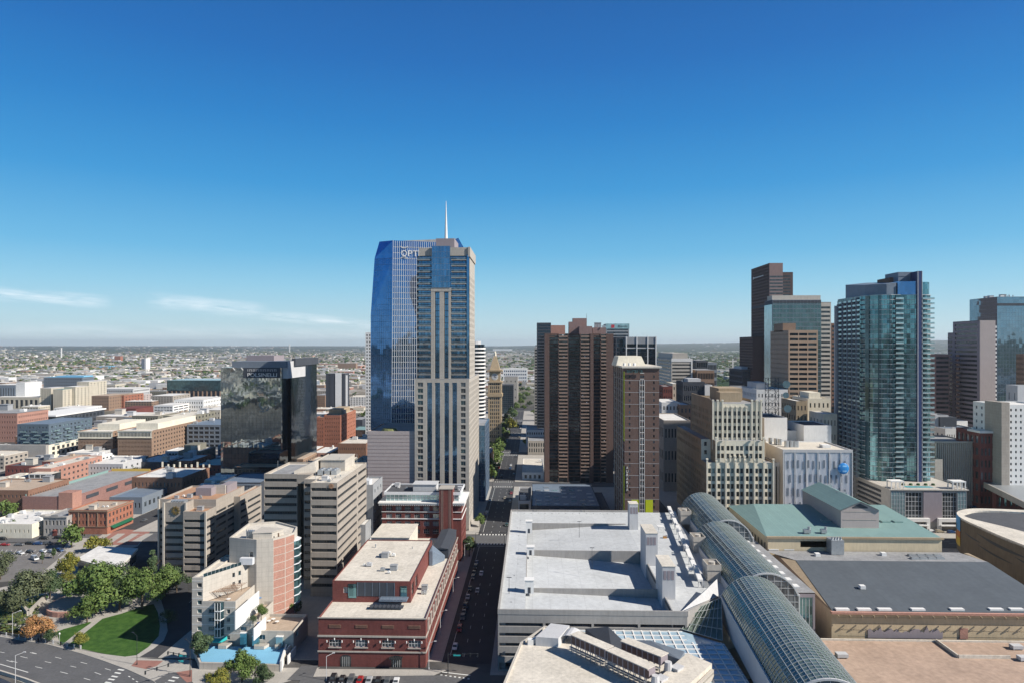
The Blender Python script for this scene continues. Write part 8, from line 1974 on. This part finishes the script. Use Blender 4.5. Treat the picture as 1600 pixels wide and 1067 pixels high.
# ================================================================== vehicles
CM = {}
def car_meshes(kind, colk):
    k = (kind, colk)
    if k in CM: return CM[k]
    L_, W_, H_, hood, cab0, cab1 = {'sedan':(4.7,1.82,1.45,.86,1.35,4.1),'suv':(4.8,1.92,1.75,1.05,1.2,4.65),'van':(5.4,2.0,2.2,1.1,.8,5.3)}[kind]
    prof = [(0,.35),(0,.72),(.15,hood-.1),(cab0-.25,hood),(cab0+.45,H_-.06),(cab0+.8,H_),(cab1-.6,H_),(cab1-.15,H_-.08),(min(L_-.05,cab1+.35),hood+.02),(L_-.05,hood-.05),(L_,.7),(L_,.35)]
    b = MB(); n = len(prof)
    for s_ in (-1,1):
        b.v += [(s_*(W_/2-(0 if z < hood+.03 else .16)-(0.04 if z < .5 else 0)), y-L_/2, z) for y,z in prof]
    b.f.append(tuple(range(n))); b.m.append(0); b.f.append(tuple(range(2*n-1,n-1,-1))); b.m.append(0)
    for i in range(n): b.f.append((i,n+i,n+(i+1)%n,(i+1)%n)); b.m.append(0)
    body = b
    g = MB()
    def gq(a, c, d, e): g.add([a,c,d,e],[(0,1,2,3)])
    w = W_/2-.2
    gq((-w,cab0-.2-L_/2,hood+.05),(w,cab0-.2-L_/2,hood+.05),(w-.05,cab0+.42-L_/2,H_-.04),(-w+.05,cab0+.42-L_/2,H_-.04)); g.v = [(x,y-.03,z+.03) for x,y,z in g.v]
    o = len(g.v); gq((w,min(L_-.1,cab1+.33)-L_/2+.02,hood+.1),(-w,min(L_-.1,cab1+.33)-L_/2+.02,hood+.1),(-w,cab1-.13-L_/2+.03,H_-.08),(w,cab1-.13-L_/2+.03,H_-.08))
    for s_ in (-1,1):
        xs_ = s_*(W_/2-.08); f_ = [(xs_*1.0,cab0+.05-L_/2,hood+.07),(xs_,cab1+.1-L_/2,hood+.07),(s_*(W_/2-.145),cab1-.35-L_/2,H_-.16),(s_*(W_/2-.145),cab0+.5-L_/2,H_-.16)]
        g.add(f_ if s_ > 0 else f_[::-1],[(0,1,2,3)])
    wl = MB()
    for i in range(10):
        pass
    def mk(nm, mb, ms):
        me = bpy.data.meshes.new(nm); me.from_pydata(mb.v,[],mb.f)
        for m_ in ms: me.materials.append(m_)
        me.polygons.foreach_set('material_index',mb.m); me.update(); return me
    wl.add([(-.11+.22*j,.33*math.cos(6.283*i/10),.33*math.sin(6.283*i/10)) for j in (0,1) for i in range(10)],[tuple(range(9,-1,-1)),tuple(range(10,20))]+[(i,(i+1)%10,10+(i+1)%10,10+i) for i in range(10)])
    lt = MB(); lt.box(-.22,.22,-.04,.04,-.09,.09)
    res = (mk('body',body,[M(colk)]), mk('glass',g,[M('gdark')]), mk('wheel',wl,[mat('tyre rubber',(.02,.02,.02),var=.1)]), mk('headlight',lt,[M('lgrey')]), mk('tail_light',lt,[mat('tail light red',(.35,.02,.02),rough=.3,var=.05)]), L_, W_)
    CM[k] = res; return res
for nm, c in (('cwhite',(.70,.70,.69)),('csilver',(.36,.37,.38)),('cblack',(.018,.018,.02)),('cgrey',(.10,.105,.11)),('cred',(.28,.015,.015)),('cblue',(.02,.06,.16)),('cgreen',(.03,.07,.05)),('ctan',(.35,.30,.22))):
    PAL[nm] = (lambda n_=nm, c_=c: mat(n_, c_, rough=.25, var=.04, spec=.6))
CN = {'cwhite':'white','csilver':'silver','cblack':'black','cgrey':'dark grey','cred':'red','cblue':'dark blue','cgreen':'dark green','ctan':'tan'}
CARS = {}
def car(x, y, rz, colk, kind, where, z=.06, parts=True, group=None):
    bd, gl, wh, hl, tl, L_, W_ = car_meshes(kind, colk)
    o = thing('parked_car' if 'park' in where else 'car', 'c', 'car', (x,y,z), group); o.rotation_euler = (0,0,rz)
    def ch(nm, me, loc=(0,0,0)): c = bpy.data.objects.new(nm, me); COL.objects.link(c); c.parent = o; c.location = loc
    ch('body',bd); ch('window_glass',gl)
    if parts:
        for sx_ in (-1,1):
            for yy in (-L_/2+.85, L_/2-.9): ch('wheel',wh,(sx_*(W_/2-.12),yy,.33))
            ch('headlight',hl,(sx_*(W_/2-.35),-L_/2+.02,.68)); ch('tail_light',tl,(sx_*(W_/2-.3),L_/2-.02,.72))
    CARS.setdefault(f"{CN[colk]} {kind if kind!='suv' else 'sport utility car'} {where}",[]).append(o); return o
PI = math.pi
wh = 'parked along the left kerb of the shaded street'
for (px_,py_2,ck,kd) in [(708,1012,'cwhite','sedan'),(714,984,'cred','suv'),(717,966,'cgrey','suv'),(720,958,'cgrey','sedan'),(723,948,'cblack','suv'),(726,934,'csilver','sedan'),(730,921,'cblack','sedan'),(734,903,'cgrey','sedan'),(740,926 if False else 896,'cblack','sedan'),(741,887,'cblack','suv'),(740,880,'cblue','sedan')]:
    x,y = G(px_,py_2); car(-28.2,y,0,ck,kd,wh,group='cars parked along the shaded street')
for (px_,py_2,ck) in [(747,924,'csilver'),(746,897,'cwhite')]:
    x,y = G(px_,py_2); car(-24.6,y,0,ck,'sedan','driving down the shaded street lane')
for i,(ck,kd) in enumerate([('cblack','suv'),('cblack','sedan'),('cgrey','suv'),('cred','sedan'),('csilver','sedan'),('cblack','sedan'),('cgrey','sedan'),('cwhite','sedan')]):
    x,y = G(522+i*14.0,1061+i*.6); car(x,y-1.2,0.06,ck,kd,'parked in the row before the red brick hall',z=.19,group='cars in the row before the brick hall')
for (px_,py_2,rz,ck,kd) in [(16,866,1.15,'cblack','sedan'),(32,865,1.15,'cwhite','sedan'),(47,863,1.15,'cblack','sedan'),(68,862,1.15,'cwhite','sedan'),(81,863,1.2,'csilver','suv'),(93,861,1.2,'cblue','suv'),(54,874,1.0,'csilver','van')]:
    x,y = G(px_,py_2); car(x,y,rz,ck,kd,'parked in the open lot left of the park',group='cars in the open lot')
for (px_,py_2,ck,kd) in [(47,850,'cblack','suv'),(60,850.5,'cblue','suv'),(75,850,'cgrey','suv'),(69,842,'cblack','suv'),(92,841,'cblack','suv'),(8,852,'cred','sedan'),(30,852,'cgrey','sedan'),(4,843,'cblack','suv')]:
    x,y = G(px_,py_2); car(x,y,PI/2,ck,kd,'parked along the street by the stone house',group='cars by the stone house')
rc = random.Random(5)
for i in range(34):    # along the central street further off
    Y_ = rc.uniform(410,1000); ln = rc.choice([-7.2,7.2,-7.2,-3,3.2]); 
    if any(abs(Y_-s) < 12 for s in SY): continue
    car(-23+ln,Y_,0,rc.choice(list(CN)),'sedan','on the central street beyond the crossing',parts=Y_<600,group='cars on the central street')
for i in range(26):
    px_ = rc.uniform(1398,1590); yq = rc.uniform(772,800) if px_ > 1512 else rc.uniform(826,834)
    x,y = G(px_,yq); car(x,y,rc.choice([0,PI/2]),rc.choice(list(CN)),rc.choice(['sedan','suv']),'on the streets around the pool podium',group='cars around the pool podium')
for i in range(30):
    Sx = rc.choice(SX[:5]); Y_ = rc.uniform(410,900); car(Sx+rc.choice([-6.8,6.8,-2.5,2.5]),Y_,0,rc.choice(list(CN)),'sedan','on the streets of the brick quarter',parts=False,group='cars in the brick quarter')
order_labels(CARS)
# bus
x,y = G(1531,781); t = thing('city_bus','blue and white city bus beside the round theatre street','bus',(x,y,0)); t.rotation_euler = (0,0,.5)
def loc_part(nm, mb, k): 
    me = bpy.data.meshes.new(nm); me.from_pydata(mb.v,[],mb.f); me.materials.append(M(k)); o = bpy.data.objects.new(nm,me); COL.objects.link(o); o.parent = t
loc_part('body',MB().box(-6,6,-1.3,1.3,.4,1.4).box(-6,6,-1.28,1.28,2.4,3.1),'white'); loc_part('window_band',MB().box(-5.9,5.9,-1.25,1.25,1.401,2.399),'gdark'); loc_part('blue_stripe',MB().box(-5.9,5.9,-1.34,-1.31,.5,1.2),'gblue')
for a in (-4,4):
    for s_ in (-1,1):
        m_ = MB(); m_.bar((a,s_*1.15,.5),(a,s_*1.32,.5),.42,0,10); loc_part('wheel',m_,'slate')
# ================================================================== street furniture
LAMPS = {}
def street_lamp(x, y, h, arm, rz, where, k='lgrey', z=.1):
    t = thing('street_lamp','l','street lamp',(x,y,z),'street lamps'); ca, sa = math.cos(rz), math.sin(rz)
    q = MB(); q.cyl(x,y,z,z+.5,.22,n=6); q.cyl(x,y,z+.5,z+h,.11,.08,n=6); q.build('pole',k,t)
    q = MB(); q.bar((x,y,z+h-.05),(x+ca*arm,y+sa*arm,z+h+.5),.06); q.build('arm',k,t)
    q = MB(); q.box(x+ca*arm-.4,x+ca*arm+.4,y+sa*arm-.2,y+sa*arm+.2,z+h+.42,z+h+.6); q.build('lamp_head',k,t); LAMPS.setdefault(where,[]).append(t); return t
L1 = 'tall street lamp with curved arm beside the red brick hall'
for px_,py_2 in ((726,878),(708,936),(688,992),(670,1045)): x,y = G(px_,py_2); street_lamp(x,y,9,2.2,0,L1)
L2 = 'lamp on the boulevard bridge'
for px_,py_2,h in ((19.5,993,8.5),(24,1072,10),(510,1063,8)): x,y = G(px_,py_2); street_lamp(x,y,h,2.4,.6,L2 if px_ < 100 else 'single lamp standing before the red brick hall')
L3 = 'tall pole with traffic arm at the boulevard crossing'
for px_,py_2,h in ((214,1038,10),(297,1055,11)):
    x,y = G(px_,py_2); street_lamp(x,y,h,2.6,2.6,'dark lamp pole at the boulevard crossing','dmetal')
for k,(px_,py_2,L_,rz,lab) in enumerate([(297,1055,9,math.pi*.92,'traffic signal arm reaching left over shaded side street'),(297,1057,14,math.pi*1.28,'long traffic signal arm over boulevard crosswalk'),(700,1052,10,0,'traffic signal arm over the near crosswalk of shaded street')]):
    x,y = G(px_,py_2); t = thing('traffic_signal',lab,'traffic signal',(x,y,.1)); q = MB(); q.cyl(x,y,.1,7,.16,.12,n=6); q.build('pole','dmetal',t)
    ca, sa = math.cos(rz), math.sin(rz); q = MB(); q.bar((x,y,6.4),(x+ca*L_,y+sa*L_,6.9),.08); q.build('arm','dmetal',t)
    for f in (.5,.75,1): q = MB(); cx,cy = x+ca*L_*f,y+sa*L_*f; q.box(cx-.18,cx+.18,cy-.18,cy+.18,5.9,7.0); q.build('signal_head','dmetal',t)
    q = MB(); q.box(x+ca*3-1.1*abs(ca)-.1,x+ca*3+1.1*abs(ca)+.1,y+sa*3-.06,y+sa*3+.06,6.0,6.6); q.build('street_sign','tealw',t)
for (Xs,s_) in ((-31,1),(-15.3,-1)):
    for Y_ in (372,402,528,560,684,714): street_lamp(Xs,Y_,8,2.4,0 if s_>0 else math.pi,'street lamp at a crossing of the central street','dmetal')
for px_,py_2 in ((93,1005),(146,963),(102,917),(50,945)):
    x,y = G(px_,py_2); t = thing('globe_lamp','g','lamp',(x,y,.1),'globe lamps in the park'); q = MB(); q.cyl(x,y,.1,3.4,.07,n=6); q.build('pole','lgrey',t); q = MB(); q.cyl(x,y,3.4,3.8,.2,.32,n=8); q.cyl(x,y,3.8,4.1,.32,.12,n=8); q.build('globe','white',t); LAMPS.setdefault('white globe lamp beside the park path',[]).append(t)
for o in list(bpy.data.objects):
    if o.get('lamp'): del o['lamp']; LAMPS.setdefault('slim dark lamp post on the pale garage roof',[]).append(o)
order_labels(LAMPS)
# bridge railing
t = thing('bridge_railing','grey bridge railing with concrete posts along the boulevard','railing',(*G(40,998),.1)); pts_ = gp([(-90,981),(0,992),(60,1002),(95,1008),(126,1014)])
q = MB(); q2 = MB()
for i in range(len(pts_)-1):
    a, c = Vector((*pts_[i],.1)), Vector((*pts_[i+1],.1)); n_ = max(1,int((c-a).length/3.2))
    for zz_ in (.5,.9,1.25): q.bar(a+Vector((0,0,zz_)),c+Vector((0,0,zz_)),.05)
    for k in range(n_+1): p = a+(c-a)*k/n_; q2.box(p.x-.16,p.x+.16,p.y-.16,p.y+.16,.1,1.5)
q.build('rails','bluegrey',t); q2.build('posts','lgrey',t)
t = thing('near_parapet','pale concrete bridge parapet at lower left corner','parapet',(*G(20,1055),.1)); pts_ = gp([(-90,1028),(0,1052),(40,1064.5),(80,1080)]); q = MB()
for i in range(len(pts_)-1):
    a, c = Vector((*pts_[i],0)), Vector((*pts_[i+1],0)); d = (c-a).normalized(); nr = Vector((-d.y,d.x,0))*.3; q.prism([(a-nr).to_tuple()[:2],(c-nr).to_tuple()[:2],(c+nr).to_tuple()[:2],(a+nr).to_tuple()[:2]],.1,1.2)
q.build('wall','concw',t)
# round brick terrace in the park
t = thing('brick_terrace','round raised terrace with curved brick retaining wall in the park','terrace',(*G(125,948),0)); cx,cy = G(122,946); q = MB(); N2 = 28
pl = [(cx+10.5*math.cos(6.283*i/N2),cy+12.5*math.sin(6.283*i/N2)) for i in range(N2)]
q.prism(pl,0,2.1); q.build('retaining_wall','redl',t); q = MB(); q.prism([(cx+(x-cx)*.94,cy+(y-cy)*.94) for x,y in pl],2.1,2.2); q.build('paving','side',t)
t = thing('planter_wall','low stone wall beside the lawn above the creek','wall',(*G(44,960),0)); q = MB(); a,c,d = G(32,948),G(44,963),G(70,938)
for p,r in ((a,c),(c,d)):
    p,r = Vector((*p,0)),Vector((*r,0)); dd = (r-p).normalized(); nr = Vector((-dd.y,dd.x,0))*.5; q.prism([(p-nr).to_tuple()[:2],(r-nr).to_tuple()[:2],(r+nr).to_tuple()[:2],(p+nr).to_tuple()[:2]],0,2.4)
q.build('stone_wall','stone',t)
# creek bank ground cover
q = MB(); rg = random.Random(4)
for i in range(900):
    px_, py_2 = rg.uniform(0,60), rg.uniform(940,990)
    if rg.random() < .5: px_, py_2 = rg.uniform(-10,34), rg.uniform(950,974)
    x,y = G(px_,py_2); s_ = rg.uniform(.3,.9); z = rg.uniform(.2,1.2); q.add([(x-s_,y,z),(x,y-s_*.5,z+.2),(x+s_,y,z+.1),(x,y+s_,z+.5)],[(0,1,2,3)],rg.choice([0,1,2]))
q.build('creek_bank_shrubs',[LF['grey'][0],LF['yell'][1],LF['dark'][1]],None,kind='stuff')
# lattice mast with dishes, and a tower crane far off
t = thing('lattice_mast','slender lattice antenna mast with round dishes behind the cream tower','antenna mast',(XX(1206,478),478,50)); q = MB(); X_ = XX(1206,478); z0, z1_ = HH(1206,660,478), HH(1206,590,478)
for dx,dy in ((-3.4,-3.4),(3.4,-3.4),(3.4,3.4),(-3.4,3.4)): q.bar((X_+dx,478+dy,z0-8),(X_+dx,478+dy,z1_),.16)
n_ = 9
for k in range(n_):
    za, zb_ = z0-8+(z1_-z0+8)*k/n_, z0-8+(z1_-z0+8)*(k+1)/n_
    for (a,c) in (((-3.4,-3.4),(3.4,-3.4)),((3.4,-3.4),(3.4,3.4)),((3.4,3.4),(-3.4,3.4)),((-3.4,3.4),(-3.4,-3.4))):
        q.bar((X_+a[0],478+a[1],za),(X_+c[0],478+c[1],zb_),.1); q.bar((X_+a[0],478+a[1],zb_),(X_+c[0],478+c[1],zb_),.1)
q.build('lattice','dmetal',t)
for (px_,py_2,r_) in ((1229,600,2.2),(1228,617,1.8),(1231,638,2.2)):
    q = MB(); x = XX(px_,474); z = HH(px_,py_2,474); q.bar((x,474,z),(x,475.2,z),r_,0,12,.4); q.bar((x,475,z),(X_+3,477,z),.12); q.build('dish','gpale',t)
t = thing('tower_crane','far tower crane over the low buildings before the woods','crane',(XX(1145,1000),1000,0)); q = MB(); X_ = XX(1145,1000); z1_ = HH(1145,560,1000); q.box(X_-.8,X_+.8,999,1000.6,0,z1_); q.build('mast','white',t); q = MB(); q.box(XX(1138,1000),XX(1151,1000),999.2,1000.4,HH(1145,565,1000),HH(1145,563.4,1000)); q.build('jib','white',t)

# ------------------------------------------------------------------ sub-parts: pieces that belong to one part of their thing
NEST = {'shaft_trim':'brick_shaft','penthouse_frame':'penthouse','penthouse_roof':'penthouse','louvre':'lift_tower','fin_edges':'blue_fin','fin_panels':'casing','cover':'casing','louvre_frame':'louvre_wall','end_frame':'end_glazing','glazing_bars':'vault_glass','bay_mullions':'glass_bay','gable_louvre':'roof_house','gable_roof':'roof_house','balcony_item':'balcony','white_edge':'white_shaft','skylight':'roof','roof_light':'sloping_roof','roof_drain':'roof_deck','eaves_bracket':'eaves_beam','support':'air_duct','globe':'pole','lamp_head':'arm','dish':'lattice','blue_stripe':'body'}
def bc(o):
    v = o.data.vertices; n_ = min(len(v), 8); return sum((v[i].co for i in range(0, n_)), Vector())/max(1, n_)
for r in [o for o in bpy.data.objects if o.parent is None and o.get('category')]:
    kids = [c for c in r.children if c.type == 'MESH']
    for c in kids:
        pn = NEST.get(c.name.split('.')[0])
        if not pn or c.location.length > 1e-6: continue
        cand = [k for k in kids if k.name.split('.')[0] == pn and k.location.length < 1e-6]
        if not cand: continue
        cc = bc(c); p = min(cand, key=lambda k: (bc(k)-cc).length); c.parent = p
for o in list(bpy.data.objects):
    if o.name.startswith('wheel') and o.parent and o.parent.name.startswith('parked_car'):
        if 'hub' not in MC: MC['hub'] = MB().box(-.135,.135,-.14,.14,-.14,.14)
        if not isinstance(MC.get('hubme'), bpy.types.Mesh):
            me = bpy.data.meshes.new('rim'); me.from_pydata(MC['hub'].v,[],MC['hub'].f); me.materials.append(M('metal')); MC['hubme'] = me
        h = bpy.data.objects.new('rim', MC['hubme']); COL.objects.link(h); h.parent = o
# ================================================================== air
hz = MB(); hz.box(-30000,30000,-400,30000,-1.5,330); 
hm = bpy.data.materials.new('haze'); hm.use_nodes = True; hn = hm.node_tree; hn.nodes.clear(); ho = hn.nodes.new('ShaderNodeOutputMaterial'); pv = hn.nodes.new('ShaderNodeVolumePrincipled')
pv.inputs['Color'].default_value = (.86,.93,1.0,1); pv.inputs['Density'].default_value = 3.4e-5; pv.inputs['Anisotropy'].default_value = .2; hn.links.new(pv.outputs[0], ho.inputs['Volume'])
hb = hz.build('haze', hm, kind='stuff')
